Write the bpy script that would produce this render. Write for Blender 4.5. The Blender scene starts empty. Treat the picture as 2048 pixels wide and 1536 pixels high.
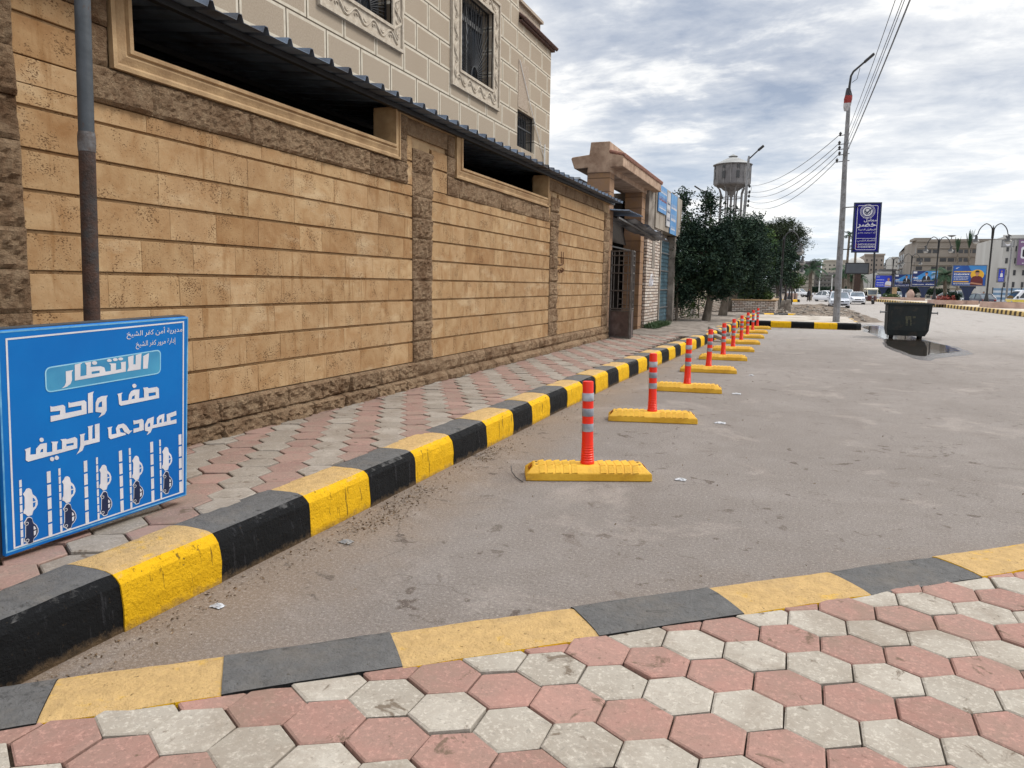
import bpy, bmesh, math, random
import numpy as np
from mathutils import Vector, Matrix, noise
PI = math.pi
random.seed(7)
scene = bpy.context.scene
COL = scene.collection

# ---------------------------------------------------------------- camera, world, sun, exposure
RM = [[0.9321663, 0.06210439, -0.35666375], [0.36172511, -0.11932556, 0.92461687], [0.01486366, -0.99091092, -0.13369598]]
H = 1.75
F = 1480.0
cam_d = bpy.data.cameras.new('camera')
cam_d.sensor_width = 36
cam_d.lens = F / 2048 * 36
cam_d.clip_start = 0.05
cam_d.clip_end = 3000
cam = bpy.data.objects.new('camera', cam_d)
COL.objects.link(cam)
Rm = Matrix(RM)
cam.matrix_world = Matrix((
    (RM[0][0], -RM[0][1], -RM[0][2], 0),
    (RM[1][0], -RM[1][1], -RM[1][2], 0),
    (RM[2][0], -RM[2][1], -RM[2][2], H),
    (0, 0, 0, 1)))
scene.camera = cam

SUN_EL, SUN_AZ = 48, 62          # azimuth measured from +Y towards +X
world = bpy.data.worlds.new("World")
scene.world = world
world.use_nodes = True
wt = world.node_tree
for n in list(wt.nodes): wt.nodes.remove(n)


class G:
    """tiny node-graph helper"""
    def __init__(s, t): s.t = t
    def n(s, typ, ins=None, **kw):
        nd = s.t.nodes.new(typ)
        for k, v in kw.items(): setattr(nd, k, v)
        for k, v in (ins or {}).items(): s.set(nd, k, v)
        return nd
    def set(s, nd, k, v):
        i = nd.inputs[k]
        if isinstance(v, bpy.types.NodeSocket): s.t.links.new(v, i)
        elif isinstance(v, bpy.types.Node): s.t.links.new(v.outputs[0], i)
        else:
            if isinstance(v, (tuple, list)) and i.type == 'RGBA' and len(v) == 3: v = (*v, 1)
            i.default_value = v
    def math(s, op, a, b=0.0, clamp=False):
        return s.n('ShaderNodeMath', {0: a, 1: b}, operation=op, use_clamp=clamp).outputs[0]
    def vmath(s, op, a, b=(0, 0, 0)):
        return s.n('ShaderNodeVectorMath', {0: a, 1: b}, operation=op).outputs[0]
    def mix(s, f, a, b, blend='MIX'):
        nd = s.n('ShaderNodeMix', data_type='RGBA', blend_type=blend)
        s.set(nd, 0, f); s.set(nd, 6, a); s.set(nd, 7, b)
        return nd.outputs[2]
    def noise(s, vec, scale, detail=3, rough=.55, dist=0.0):
        return s.n('ShaderNodeTexNoise', {'Vector': vec, 'Scale': scale, 'Detail': detail, 'Roughness': rough, 'Distortion': dist}).outputs[0]
    def map(s, v, a, b, c=0.0, d=1.0, smooth=False):
        nd = s.n('ShaderNodeMapRange', {0: v, 1: a, 2: b, 3: c, 4: d})
        if smooth: nd.interpolation_type = 'SMOOTHSTEP'
        return nd.outputs[0]
    def scale(s, vec, sc):
        return s.n('ShaderNodeMapping', {0: vec, 3: sc}).outputs[0]


def S(r, g, b):
    f = lambda c: (c / 255 / 12.92) if c / 255 <= .04045 else ((c / 255 + .055) / 1.055) ** 2.4
    return (f(r), f(g), f(b))


g = G(wt)
sky = g.n('ShaderNodeTexSky')
sky.sky_type = 'NISHITA'; sky.sun_disc = False
sky.sun_elevation = math.radians(SUN_EL); sky.sun_rotation = math.radians(SUN_AZ)
sky.air_density = 1.2; sky.dust_density = 2.0; sky.ozone_density = 1.0
tc = g.n('ShaderNodeTexCoord').outputs['Generated']
sep = g.n('ShaderNodeSeparateXYZ', {0: tc})
dz = g.math('MAXIMUM', sep.outputs[2], 0.0)
den = g.math('ADD', dz, 0.13)
u = g.math('DIVIDE', sep.outputs[0], den); v = g.math('DIVIDE', sep.outputs[1], den)
uvw = g.n('ShaderNodeCombineXYZ', {0: u, 1: v, 2: 0.37}).outputs[0]
n1 = g.noise(g.scale(uvw, (1.0, 1.35, 1)), 1.35, 9, .55, .35)
n2 = g.noise(g.vmath('ADD', uvw, (7.3, 2.1, 3.3)), 3.4, 9, .62, .3)
n3 = g.noise(g.vmath('ADD', g.scale(uvw, (1.0, 1.5, 1)), (3.3, 9.1, 1.3)), 7.5, 6, .6, .4)
cl = g.math('ADD', g.math('ADD', g.math('MULTIPLY', n1, .52), g.math('MULTIPLY', n2, .33)), g.math('MULTIPLY', n3, .15))
# one large dark cloud bank over the water tower
def blob(dx, dy, dz_, c0, c1):
    L = math.sqrt(dx*dx + dy*dy + dz_*dz_)
    dt = g.n('ShaderNodeVectorMath', {0: tc, 1: (dx/L, dy/L, dz_/L)}, operation='DOT_PRODUCT').outputs['Value']
    return g.map(dt, c0, c1, 0, 1, True)
b1 = blob(-0.127, .9, .262, .972, 1.0)
b2 = blob(-0.06, .9, .30, .985, 1.0)
clb = g.math('ADD', cl, g.math('ADD', g.math('MULTIPLY', b1, .11), g.math('MULTIPLY', b2, .0)))
dark = g.map(clb, .42, .70, 0, 1)
hz = g.map(dz, .0, .12, 1, 0, True)
white = g.mix(hz, (9.0, 8.95, 8.8), (6.8, 7.6, 8.2))
grey = g.mix(g.map(dz, .03, .25, 0, 1), (5.2, 6.0, 7.0), (2.8, 3.35, 4.4))
clouds = g.mix(g.math('POWER', dark, .8), white, grey)
clouds = g.mix(g.map(g.math('SUBTRACT', .5, cl), .0, .13, 0, .8, True), clouds, (9.3, 9.2, 8.9))
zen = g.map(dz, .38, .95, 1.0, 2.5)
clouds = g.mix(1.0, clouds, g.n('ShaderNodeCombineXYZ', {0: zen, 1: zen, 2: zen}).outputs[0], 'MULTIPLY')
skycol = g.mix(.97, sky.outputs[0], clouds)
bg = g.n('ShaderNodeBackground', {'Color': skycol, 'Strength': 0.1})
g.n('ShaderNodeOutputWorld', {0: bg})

sun_d = bpy.data.lights.new('sun', 'SUN')
sun_d.energy = 1.9; sun_d.angle = math.radians(18); sun_d.color = (1, .95, .87)
sun = bpy.data.objects.new('sun', sun_d)
COL.objects.link(sun)
a, e = math.radians(SUN_AZ), math.radians(SUN_EL)
sun.rotation_euler = Vector((-math.sin(a)*math.cos(e), -math.cos(a)*math.cos(e), -math.sin(e))).to_track_quat('-Z', 'Y').to_euler()
sun.location = (20, 10, 40)
scene.view_settings.view_transform = 'Standard'
scene.view_settings.look = 'None'
scene.view_settings.exposure = 0.35
scene.view_settings.gamma = 1

# ---------------------------------------------------------------- projection helpers (pixel of the 2048 photo -> point of the place)
def ray(px, py):
    return Rm @ Vector((px - 1024, py - 768, F))
def gnd(px, py, z=0.0):
    d = ray(px, py); t = (z - H) / d[2]; return Vector((d[0]*t, d[1]*t, z))
def atY(px, py, y):
    d = ray(px, py); t = y / d[1]; return Vector((d[0]*t, y, d[2]*t + H))
def atX(px, py, x):
    d = ray(px, py); t = x / d[0]; return Vector((x, d[1]*t, d[2]*t + H))

# ---------------------------------------------------------------- objects
ORG = {}
def props(o, label=None, cat=None, group=None, kind=None):
    if label: o['label'] = label
    if cat: o['category'] = cat
    if group: o['group'] = group
    if kind: o['kind'] = kind
    return o
def thing(name, label, cat, loc=(0, 0, 0), group=None):
    o = bpy.data.objects.new(name, None); COL.objects.link(o)
    o.empty_display_size = .2
    o.location = loc; ORG[o.name] = Vector(loc)
    return props(o, label, cat, group)

class MB:
    def __init__(s): s.v = []; s.f = []; s.m = []; s.mi = 0
    def add(s, vs, fs):
        b = len(s.v); s.v += [tuple(p) for p in vs]
        for f in fs: s.f.append([i + b for i in f]); s.m.append(s.mi)
        return s
    def box(s, x0, x1, y0, y1, z0, z1):
        return s.add([(x0,y0,z0),(x1,y0,z0),(x1,y1,z0),(x0,y1,z0),(x0,y0,z1),(x1,y0,z1),(x1,y1,z1),(x0,y1,z1)],
                     [(0,3,2,1),(4,5,6,7),(0,1,5,4),(1,2,6,5),(2,3,7,6),(3,0,4,7)])
    def obox(s, c, ax, ay, az):
        """oriented box: centre and three half-axis vectors"""
        c, ax, ay, az = map(Vector, (c, ax, ay, az))
        P = [c + ax*i + ay*j + az*k for k in (-1, 1) for i, j in ((-1,-1),(1,-1),(1,1),(-1,1))]
        return s.add(P, [(0,3,2,1),(4,5,6,7),(0,1,5,4),(1,2,6,5),(2,3,7,6),(3,0,4,7)])
    def bar(s, p, q, w, h=None, up=(0, 0, 1)):
        p, q = Vector(p), Vector(q); d = q - p; L = d.length; d.normalize()
        u_ = Vector(up)
        if abs(d.dot(u_)) > .95: u_ = Vector((1, 0, 0))
        x = d.cross(u_).normalized(); y = x.cross(d)
        return s.obox((p+q)/2, x*w/2, d*L/2, y*(h or w)/2)
    def tube(s, pts, r, n=8, cap=True):
        pts = [Vector(p) for p in pts]; rs = r if isinstance(r, (list, tuple)) else [r]*len(pts)
        rings = []; b = len(s.v)
        nrm = None
        for i, p in enumerate(pts):
            d = (pts[min(i+1, len(pts)-1)] - pts[max(i-1, 0)]).normalized()
            if nrm is None:
                nrm = d.orthogonal().normalized()
            else:
                nrm = (nrm - d*nrm.dot(d)).normalized()
            bn = d.cross(nrm)
            for k in range(n):
                a = 2*PI*k/n
                s.v.append(tuple(p + (nrm*math.cos(a) + bn*math.sin(a))*rs[i]))
        for i in range(len(pts)-1):
            for k in range(n):
                k2 = (k+1) % n
                s.f.append([b+i*n+k, b+i*n+k2, b+(i+1)*n+k2, b+(i+1)*n+k]); s.m.append(s.mi)
        if cap:
            s.f.append([b+k for k in range(n)][::-1]); s.m.append(s.mi)
            s.f.append([b+(len(pts)-1)*n+k for k in range(n)]); s.m.append(s.mi)
        return s
    def lathe(s, prof, c=(0, 0, 0), n=20, rot=0):
        b = len(s.v)
        for r, z in prof:
            for k in range(n):
                a = 2*PI*k/n + rot
                s.v.append((c[0]+r*math.cos(a), c[1]+r*math.sin(a), c[2]+z))
        for i in range(len(prof)-1):
            for k in range(n):
                k2 = (k+1) % n
                s.f.append([b+i*n+k, b+i*n+k2, b+(i+1)*n+k2, b+(i+1)*n+k]); s.m.append(s.mi)
        s.f.append([b+k for k in range(n)][::-1]); s.m.append(s.mi)
        s.f.append([b+(len(prof)-1)*n+k for k in range(n)]); s.m.append(s.mi)
        return s
    def extr(s, poly, d):
        """planar polygon (3-D points) extruded by vector d"""
        n = len(poly); d = Vector(d)
        P = [Vector(p) for p in poly]; Q = [p + d for p in P]
        return s.add(P + Q, [list(range(n))[::-1], [n+i for i in range(n)]] + [[i, (i+1) % n, n+(i+1) % n, n+i] for i in range(n)])
    def build(s, name, mats, parent=None, smooth=False, bevel=0, label=None, cat=None, group=None, kind=None, local=False, bseg=1):
        me = bpy.data.meshes.new(name)
        o0 = Vector((0, 0, 0))
        if parent is not None and not local: o0 = ORG[parent.name]
        if o0.length: vs = [(a-o0[0], b-o0[1], c-o0[2]) for a, b, c in s.v]
        else: vs = s.v
        me.from_pydata(vs, [], s.f)
        if not isinstance(mats, (list, tuple)): mats = [mats]
        for m in mats: me.materials.append(m)
        if len(mats) > 1: me.polygons.foreach_set('material_index', s.m)
        bm = bmesh.new(); bm.from_mesh(me); bmesh.ops.recalc_face_normals(bm, faces=bm.faces); bm.to_mesh(me); bm.free()
        if smooth:
            me.polygons.foreach_set('use_smooth', [True]*len(me.polygons))
            me.set_sharp_from_angle(angle=math.radians(40))
        o = bpy.data.objects.new(name, me); COL.objects.link(o)
        if parent is not None: o.parent = parent
        ORG[o.name] = o0
        if bevel:
            md = o.modifiers.new('bevel', 'BEVEL'); md.width = bevel; md.segments = bseg; md.limit_method = 'ANGLE'; md.angle_limit = math.radians(35)
        return props(o, label, cat, group, kind)

def copy_tree(o, parent=None, keep=True):
    c = o.copy(); COL.objects.link(c); ORG[c.name] = ORG.get(o.name, Vector((0,0,0)))
    if parent is not None: c.parent = parent
    for ch in list(o.children): copy_tree(ch, c)
    return c

# ---------------------------------------------------------------- materials
def base_mat(name):
    m = bpy.data.materials.new(name); m.use_nodes = True
    t = m.node_tree; g = G(t)
    b = t.nodes['Principled BSDF']
    return m, g, b
def mat(name, c1, c2=None, scale=6, rough=.7, bump=0.0, bscale=None, metal=0.0, spec=.5, detail=4, lo=.35, hi=.65, coord='Object',
        c3=None, s3=1.0, lo3=.5, hi3=.7, stretch=(1, 1, 1), coat=0, isl=0.0, tr=0.0, emit=None):
    m, g, b = base_mat(name)
    co = g.n('ShaderNodeTexCoord').outputs['Object'] if coord == 'Object' else g.n('ShaderNodeNewGeometry').outputs['Position']
    if stretch != (1, 1, 1): co = g.scale(co, stretch)
    col = None
    c2 = c2 or tuple(x*.82 for x in c1)
    f = g.map(g.noise(co, scale, detail), lo, hi)
    col = g.mix(f, c1, c2)
    if c3:
        f3 = g.map(g.noise(g.vmath('ADD', co, (3.1, 5.7, 1.3)), s3, 5, .6), lo3, hi3)
        col = g.mix(f3, col, c3)
    if isl:
        r = g.n('ShaderNodeNewGeometry').outputs['Random Per Island']
        k = g.map(r, 0, 1, 1-isl, 1+isl)
        col = g.mix(1.0, col, g.n('ShaderNodeCombineXYZ', {0: k, 1: k, 2: k}).outputs[0], 'MULTIPLY')
    g.set(b, 'Base Color', col); g.set(b, 'Roughness', rough); g.set(b, 'Metallic', metal)
    g.set(b, 'Specular IOR Level', spec); g.set(b, 'Coat Weight', coat)
    if bump:
        h = g.noise(co, bscale or scale*4, 5, .6)
        bp = g.n('ShaderNodeBump', {'Strength': bump, 'Distance': .02, 'Height': h})
        g.set(b, 'Normal', bp.outputs[0])
    if emit: g.set(b, 'Emission Color', c1); g.set(b, 'Emission Strength', emit)
    return m

W3 = lambda r: (r, r, r)
MT = {}
# asphalt: dusty, brownish by the kerbs, oil spots, aggregate
def asphalt_mat():
    m, g, b = base_mat('asphalt')
    p = g.n('ShaderNodeNewGeometry').outputs['Position']
    big = g.map(g.noise(p, .35, 5, .6, .4), .35, .68)
    col = g.mix(big, S(134, 127, 122), S(115, 108, 103))
    med = g.map(g.noise(p, 3.0, 6, .65), .3, .75)
    col = g.mix(g.math('MULTIPLY', med, .55), col, S(108, 99, 92))
    sx = g.n('ShaderNodeSeparateXYZ', {0: p})
    # the main road beyond the bay is older, paler asphalt
    far = g.map(g.math('ADD', sx.outputs[1], g.math('MULTIPLY', g.noise(p, .12, 4), 14)), 26, 48, 0, .75, True)
    col = g.mix(far, col, S(160, 155, 150))
    # dust gathering beside the kerb
    dk = g.math('ABSOLUTE', g.math('ADD', sx.outputs[0], 3.0))
    dust = g.map(g.math('ADD', dk, g.math('MULTIPLY', g.noise(p, 1.3, 5, .7), 1.1)), .55, 1.65, 1, 0, True)
    col = g.mix(g.math('MULTIPLY', dust, .75), col, S(126, 107, 88))
    kk = g.math('SUBTRACT', g.math('MULTIPLY', sx.outputs[1], .762), g.math('MULTIPLY', sx.outputs[0], .648))
    dust2 = g.map(g.math('ADD', g.math('SUBTRACT', kk, 2.97), g.math('MULTIPLY', g.noise(p, 1.7, 5, .7), .9)), .3, 1.3, 1, 0, True)
    col = g.mix(g.math('MULTIPLY', dust2, .6), col, S(122, 103, 86))
    # stains
    st = g.map(g.noise(g.vmath('ADD', p, (9, 4, 0)), 1.9, 4, .55, .6), .66, .74)
    col = g.mix(g.math('MULTIPLY', st, .55), col, S(92, 80, 72))
    vo = g.n('ShaderNodeTexVoronoi', {'Vector': g.vmath('ADD', p, g.n('ShaderNodeTexNoise', {'Vector': p, 'Scale': 4.0}).outputs['Color']), 'Scale': 1.5, 'Randomness': 1.0})
    sp = g.map(vo.outputs['Distance'], .09, .14, 1, 0)
    col = g.mix(g.math('MULTIPLY', sp, .75), col, S(74, 62, 54))
    st2 = g.map(g.noise(g.vmath('ADD', p, (19, 2, 0)), 5.2, 5, .6, .8), .62, .68)
    col = g.mix(g.math('MULTIPLY', st2, .65), col, S(80, 70, 62))
    trk = g.map(g.noise(g.scale(p, (1.6, .22, 1)), 1.3, 5, .6, .3), .55, .7, 0, .45)
    col = g.mix(trk, col, S(112, 103, 97))
    pale = g.map(g.noise(g.vmath('ADD', p, (5, 3, 0)), .9, 6, .7, .6), .55, .7, 0, .5)
    col = g.mix(pale, col, S(164, 154, 146))
    cr = g.n('ShaderNodeTexVoronoi', {'Vector': g.vmath('ADD', p, g.n('ShaderNodeTexNoise', {'Vector': p, 'Scale': 1.7, 'Detail': 6.0}).outputs['Color']), 'Scale': .42}, feature='DISTANCE_TO_EDGE').outputs['Distance']
    crk = g.math('MULTIPLY', g.map(cr, .0, .006, 1, 0), g.map(g.noise(p, .6, 2), .5, .6, 0, .6))
    col = g.mix(crk, col, S(70, 62, 56))
    gr = g.noise(p, 120, 4, .85)
    col = g.mix(g.map(gr, .56, .70, 0, .9), col, S(190, 182, 175))
    col = g.mix(g.map(gr, .44, .30, 0, .9), col, S(78, 72, 68))
    gr2 = g.noise(p, 48, 4, .8)
    col = g.mix(g.map(gr2, .54, .66, 0, .55), col, S(172, 164, 156))
    col = g.mix(g.map(gr2, .46, .34, 0, .55), col, S(84, 77, 72))
    g.set(b, 'Base Color', col); g.set(b, 'Roughness', .9); g.set(b, 'Specular IOR Level', .25)
    h = g.math('ADD', g.math('MULTIPLY', gr, .4), g.math('MULTIPLY', g.noise(p, 35, 5, .7), .9))
    g.set(b, 'Normal', g.n('ShaderNodeBump', {'Strength': .8, 'Distance': .015, 'Height': h}).outputs[0])
    return m
MT['asphalt'] = asphalt_mat()

def smooth_stone_mat():
    m, g, b = base_mat('smooth_sandstone')
    ge = g.n('ShaderNodeNewGeometry'); p = ge.outputs['Position']; r = ge.outputs['Random Per Island']
    wn = g.n('ShaderNodeTexWhiteNoise', {'W': r}, noise_dimensions='1D').outputs['Color']
    ws = g.n('ShaderNodeSeparateColor', {0: wn})
    col = g.mix(r, S(180, 153, 117), S(165, 137, 101))
    col = g.mix(g.map(ws.outputs[0], .6, 1, 0, .5), col, S(190, 164, 126))
    col = g.mix(g.map(ws.outputs[1], .8, 1, 0, .55), col, S(146, 110, 70))
    q = g.vmath('ADD', p, g.n('ShaderNodeVectorMath', {0: wn, 1: (9, 9, 9)}, operation='MULTIPLY').outputs[0])
    col = g.mix(g.map(g.noise(q, 4, 6, .6, .5), .3, .72), col, g.mix(1, col, S(216, 196, 176), 'MULTIPLY'))
    col = g.mix(g.map(g.noise(p, .7, 5, .6), .5, .75, 0, .6), col, S(148, 118, 86))
    col = g.mix(g.map(g.noise(g.scale(p, (1, .6, 1.6)), 1.6, 6, .65), .56, .7, 0, .5), col, S(196, 176, 144))
    col = g.mix(g.map(g.noise(g.vmath('ADD', p, (2, 8, 5)), 1.1, 6, .7, .4), .62, .72, 0, .55), col, S(128, 92, 54))
    # vertical run marks
    run = g.map(g.noise(g.scale(p, (1, 6, .7)), 1.7, 4, .6), .58, .72, 0, .7)
    col = g.mix(run, col, S(132, 96, 58))
    # damp and dirt low on the wall
    sz = g.n('ShaderNodeSeparateXYZ', {0: p})
    pits_n = g.noise(g.scale(q, (1, 1, 1.8)), 55, 3, .6)
    clus = g.map(g.noise(q, 5, 3), .45, .65, .0, .12)
    pit = g.map(g.math('SUBTRACT', pits_n, clus), .35, .28, 0, 1)
    col = g.mix(g.math('MULTIPLY', pit, .85), col, S(82, 54, 30))
    g.set(b, 'Base Color', col); g.set(b, 'Roughness', .88); g.set(b, 'Specular IOR Level', .25)
    h = g.math('SUBTRACT', g.math('MULTIPLY', g.noise(p, 28, 6, .65), .6), g.math('MULTIPLY', pit, .8))
    g.set(b, 'Normal', g.n('ShaderNodeBump', {'Strength': .6, 'Distance': .012, 'Height': h}).outputs[0])
    return m
MT['smooth_stone'] = smooth_stone_mat()

def rough_stone_mat():
    m, g, b = base_mat('rough_stone')
    ge = g.n('ShaderNodeNewGeometry'); p = ge.outputs['Position']; r = ge.outputs['Random Per Island']
    col = g.mix(r, S(158, 130, 102), S(128, 102, 78))
    col = g.mix(g.map(g.noise(p, 9, 6, .65, .6), .35, .7), col, S(170, 146, 118))
    col = g.mix(g.map(g.noise(p, 2.3, 5, .6), .5, .72, 0, .8), col, S(98, 68, 44))
    col = g.mix(g.map(g.noise(p, 60, 3, .6), .6, .75, 0, .5), col, S(74, 52, 34))
    g.set(b, 'Base Color', col); g.set(b, 'Roughness', .92); g.set(b, 'Specular IOR Level', .2)
    sk_ = g.n('ShaderNodeMapping', {0: p, 2: (.7, .3, .2), 3: (1, 1.2, 3.2)}).outputs[0]
    h = g.math('ADD', g.noise(p, 26, 8, .75, .5), g.math('MULTIPLY', g.noise(sk_, 13, 6, .7, .6), 1.2))
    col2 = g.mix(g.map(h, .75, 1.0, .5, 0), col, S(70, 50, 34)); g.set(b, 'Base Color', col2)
    g.set(b, 'Normal', g.n('ShaderNodeBump', {'Strength': 1.0, 'Distance': .05, 'Height': h}).outputs[0])
    return m
MT['rough_stone'] = rough_stone_mat()

def kerb_mat(name, top, face, chip):
    """painted kerb: trodden, dusty top and cleaner paint on the face"""
    m, g, b = base_mat(name)
    ge = g.n('ShaderNodeNewGeometry'); p = ge.outputs['Position']
    nz = g.n('ShaderNodeSeparateXYZ', {0: ge.outputs['True Normal']}).outputs[2]
    wear = g.map(g.math('ADD', nz, g.map(g.noise(p, 12, 6, .7), .3, .7, -.09, .09)), .84, .95)
    fcol = g.mix(g.map(g.noise(p, 7, 5, .6), .4, .7, 0, .35), face, tuple(x*.7 for x in face))
    drip = g.map(g.noise(g.scale(p, (24, 24, 2.2)), 1.0, 5, .7), .60, .66, 0, .9)
    low = g.map(g.math('ADD', g.n('ShaderNodeSeparateXYZ', {0: p}).outputs[2], g.map(g.noise(p, 14, 5, .7), .3, .7, -.03, .03)), .0, .045, .6, 0)
    fcol = g.mix(drip, fcol, chip)
    fcol = g.mix(low, fcol, S(120, 98, 72))
    tcol = g.mix(g.map(g.noise(p, 16, 6, .7), .35, .65), top, tuple(x*.78 for x in top))
    tcol = g.mix(g.map(g.noise(p, 2.6, 6, .7), .5, .75, 0, .3), tcol, S(140, 126, 108))
    tcol = g.mix(g.map(g.noise(p, 2.2, 7, .75, .5), .62, .66, 0, .45), tcol, face)
    col = g.mix(wear, fcol, tcol)
    pit = g.map(g.noise(p, 48, 3, .6), .34, .27)
    col = g.mix(g.math('MULTIPLY', pit, .75), col, S(60, 48, 34))
    g.set(b, 'Base Color', col); g.set(b, 'Roughness', .8); g.set(b, 'Specular IOR Level', .2)
    h = g.math('ADD', g.noise(p, 60, 5, .7), g.math('MULTIPLY', g.noise(p, 12, 6, .65), 1.3))
    g.set(b, 'Normal', g.n('ShaderNodeBump', {'Strength': .9, 'Distance': .02, 'Height': h}).outputs[0])
    return m
MT['kerb_y'] = kerb_mat('kerb_yellow_paint', S(204, 170, 116), S(226, 176, 20), S(110, 84, 26))
MT['kerb_y2'] = kerb_mat('faded_kerb_yellow', S(206, 184, 142), S(206, 176, 112), S(130, 108, 70))
MT['kerb_k2'] = kerb_mat('faded_kerb_dark', S(200, 178, 136), S(74, 60, 44), S(60, 52, 44))
MT['kerb_k'] = kerb_mat('kerb_black_paint', S(106, 105, 104), S(16, 17, 19), S(44, 44, 47))

def paver_mat(name, c1, c2, stain):
    m, g, b = base_mat(name)
    ge = g.n('ShaderNodeNewGeometry'); p = ge.outputs['Position']; r = ge.outputs['Random Per Island']
    col = g.mix(r, c1, c2)
    col = g.mix(g.map(g.noise(p, 5, 6, .65, .5), .35, .7, 0, .8), col, stain)
    col = g.mix(g.map(g.noise(p, 60, 4, .7), .52, .68, 0, .6), col, tuple(min(1, x*1.35) for x in c1))
    col = g.mix(g.map(g.noise(p, 42, 5, .8), .42, .33, 0, .7), col, tuple(x*.45 for x in c1))
    col = g.mix(g.map(g.noise(g.vmath('ADD', p, (4, 1, 0)), 2.4, 6, .7, .4), .5, .7, 0, .55), col, S(120, 106, 92))
    col = g.mix(g.map(g.noise(g.vmath('ADD', p, (1, 7, 0)), 6.5, 6, .7, .6), .60, .66, 0, .8), col, S(92, 78, 64))
    g.set(b, 'Base Color', col); g.set(b, 'Roughness', .85); g.set(b, 'Specular IOR Level', .25)
    h = g.math('ADD', g.noise(p, 80, 5, .7), g.math('MULTIPLY', g.noise(p, 11, 5, .7), 1.5))
    g.set(b, 'Normal', g.n('ShaderNodeBump', {'Strength': .4, 'Distance': .008, 'Height': h}).outputs[0])
    return m
MT['pav_red'] = paver_mat('red_paver', S(160, 124, 113), S(138, 104, 94), S(134, 112, 102))
MT['pav_white'] = paver_mat('white_paver', S(172, 165, 154), S(152, 145, 134), S(140, 131, 119))
MT['pav_red2'] = paver_mat('dusty_red_paver', S(152, 122, 112), S(128, 102, 94), S(138, 124, 112))
MT['pav_white2'] = paver_mat('dusty_white_paver', S(156, 148, 138), S(136, 128, 118), S(124, 114, 103))
MT['soil'] = mat('joint_soil', S(84, 70, 56), S(58, 47, 37), 9, .95, .6, 40, coord='P')
MT['earth'] = mat('dusty_ground', S(138, 126, 112), S(112, 100, 86), .5, .95, .6, 12, coord='P', c3=S(96, 82, 68), s3=2)
MT['dirt'] = mat('rough_dirt', S(112, 98, 84), S(78, 66, 54), 1.6, .95, .9, 14, coord='P', c3=S(140, 128, 114), s3=3)
MT['moulding'] = mat('sand_moulding', S(180, 152, 114), S(154, 126, 92), 5, .8, .3, 40, coord='P', c3=S(150, 118, 82), s3=2.5)
MT['backing'] = mat('brown_render', S(92, 70, 50), S(70, 52, 36), 4, .9, .3, coord='P')
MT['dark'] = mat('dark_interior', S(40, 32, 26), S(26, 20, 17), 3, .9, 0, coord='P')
MT['sheet'] = mat('weathered_sheet_steel', S(112, 128, 148), S(86, 96, 112), 3, .45, .1, metal=.3, coord='P', c3=S(66, 58, 52), s3=1.3)
MT['pole'] = mat('grey_pole_paint', S(62, 68, 74), S(50, 56, 62), 6, .5, .15, coord='P', c3=S(66, 44, 30), s3=6, lo3=.60, hi3=.66)
MT['rust'] = mat('rusty_steel', S(70, 46, 34), S(44, 31, 25), 14, .8, .5, 60, coord='P', c3=S(52, 50, 50), s3=8)
MT['black_metal'] = mat('black_iron', S(30, 30, 33), S(22, 22, 24), 8, .45, .1)
MT['grey_metal'] = mat('galvanised_steel', S(120, 120, 120), S(96, 95, 94), 5, .5, .15, metal=.2)
MT['steel'] = mat('lamp_column_steel', S(138, 138, 140), S(112, 112, 114), 2.5, .5, .15, metal=.1, c3=S(90, 86, 82), s3=5)
MT['glass'] = mat('window_glass', S(44, 50, 58), S(30, 34, 40), 2, .08, 0, spec=.8)
MT['glass_far'] = mat('dark_panes', S(62, 62, 64), S(44, 44, 46), .3, .25, 0, spec=.5, coord='P')
MT['white'] = mat('white_paint', S(226, 226, 224), S(206, 206, 204), 4, .5, 0)
MT['sign_white'] = mat('sign_white', S(214, 214, 220), S(200, 200, 206), 8, .5, 0)
MT['rubber'] = mat('tyre_rubber', S(28, 28, 29), S(20, 20, 21), 20, .8, .2)
# ================================================================ SETTING
# ---- ground, road
mb = MB(); mb.box(-900, 900, -60, 1500, -.6, -.03); mb.build('ground', MT['earth'], kind='structure')
def grid_sheet(name, x0, x1, y0, y1, nx, ny, zf, m, **kw):
    mb = MB(); vs = []
    for j in range(ny+1):
        for i in range(nx+1):
            x = x0+(x1-x0)*i/nx; y = y0+(y1-y0)*j/ny
            vs.append((x, y, zf(x, y)))
    fs = [(j*(nx+1)+i, j*(nx+1)+i+1, (j+1)*(nx+1)+i+1, (j+1)*(nx+1)+i) for j in range(ny) for i in range(nx)]
    mb.add(vs, fs); return mb.build(name, m, smooth=True, **kw)
grid_sheet('road', -3.25, 70, -4, 420, 60, 120, lambda x, y: 0.0, MT['asphalt'], kind='structure')

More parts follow.
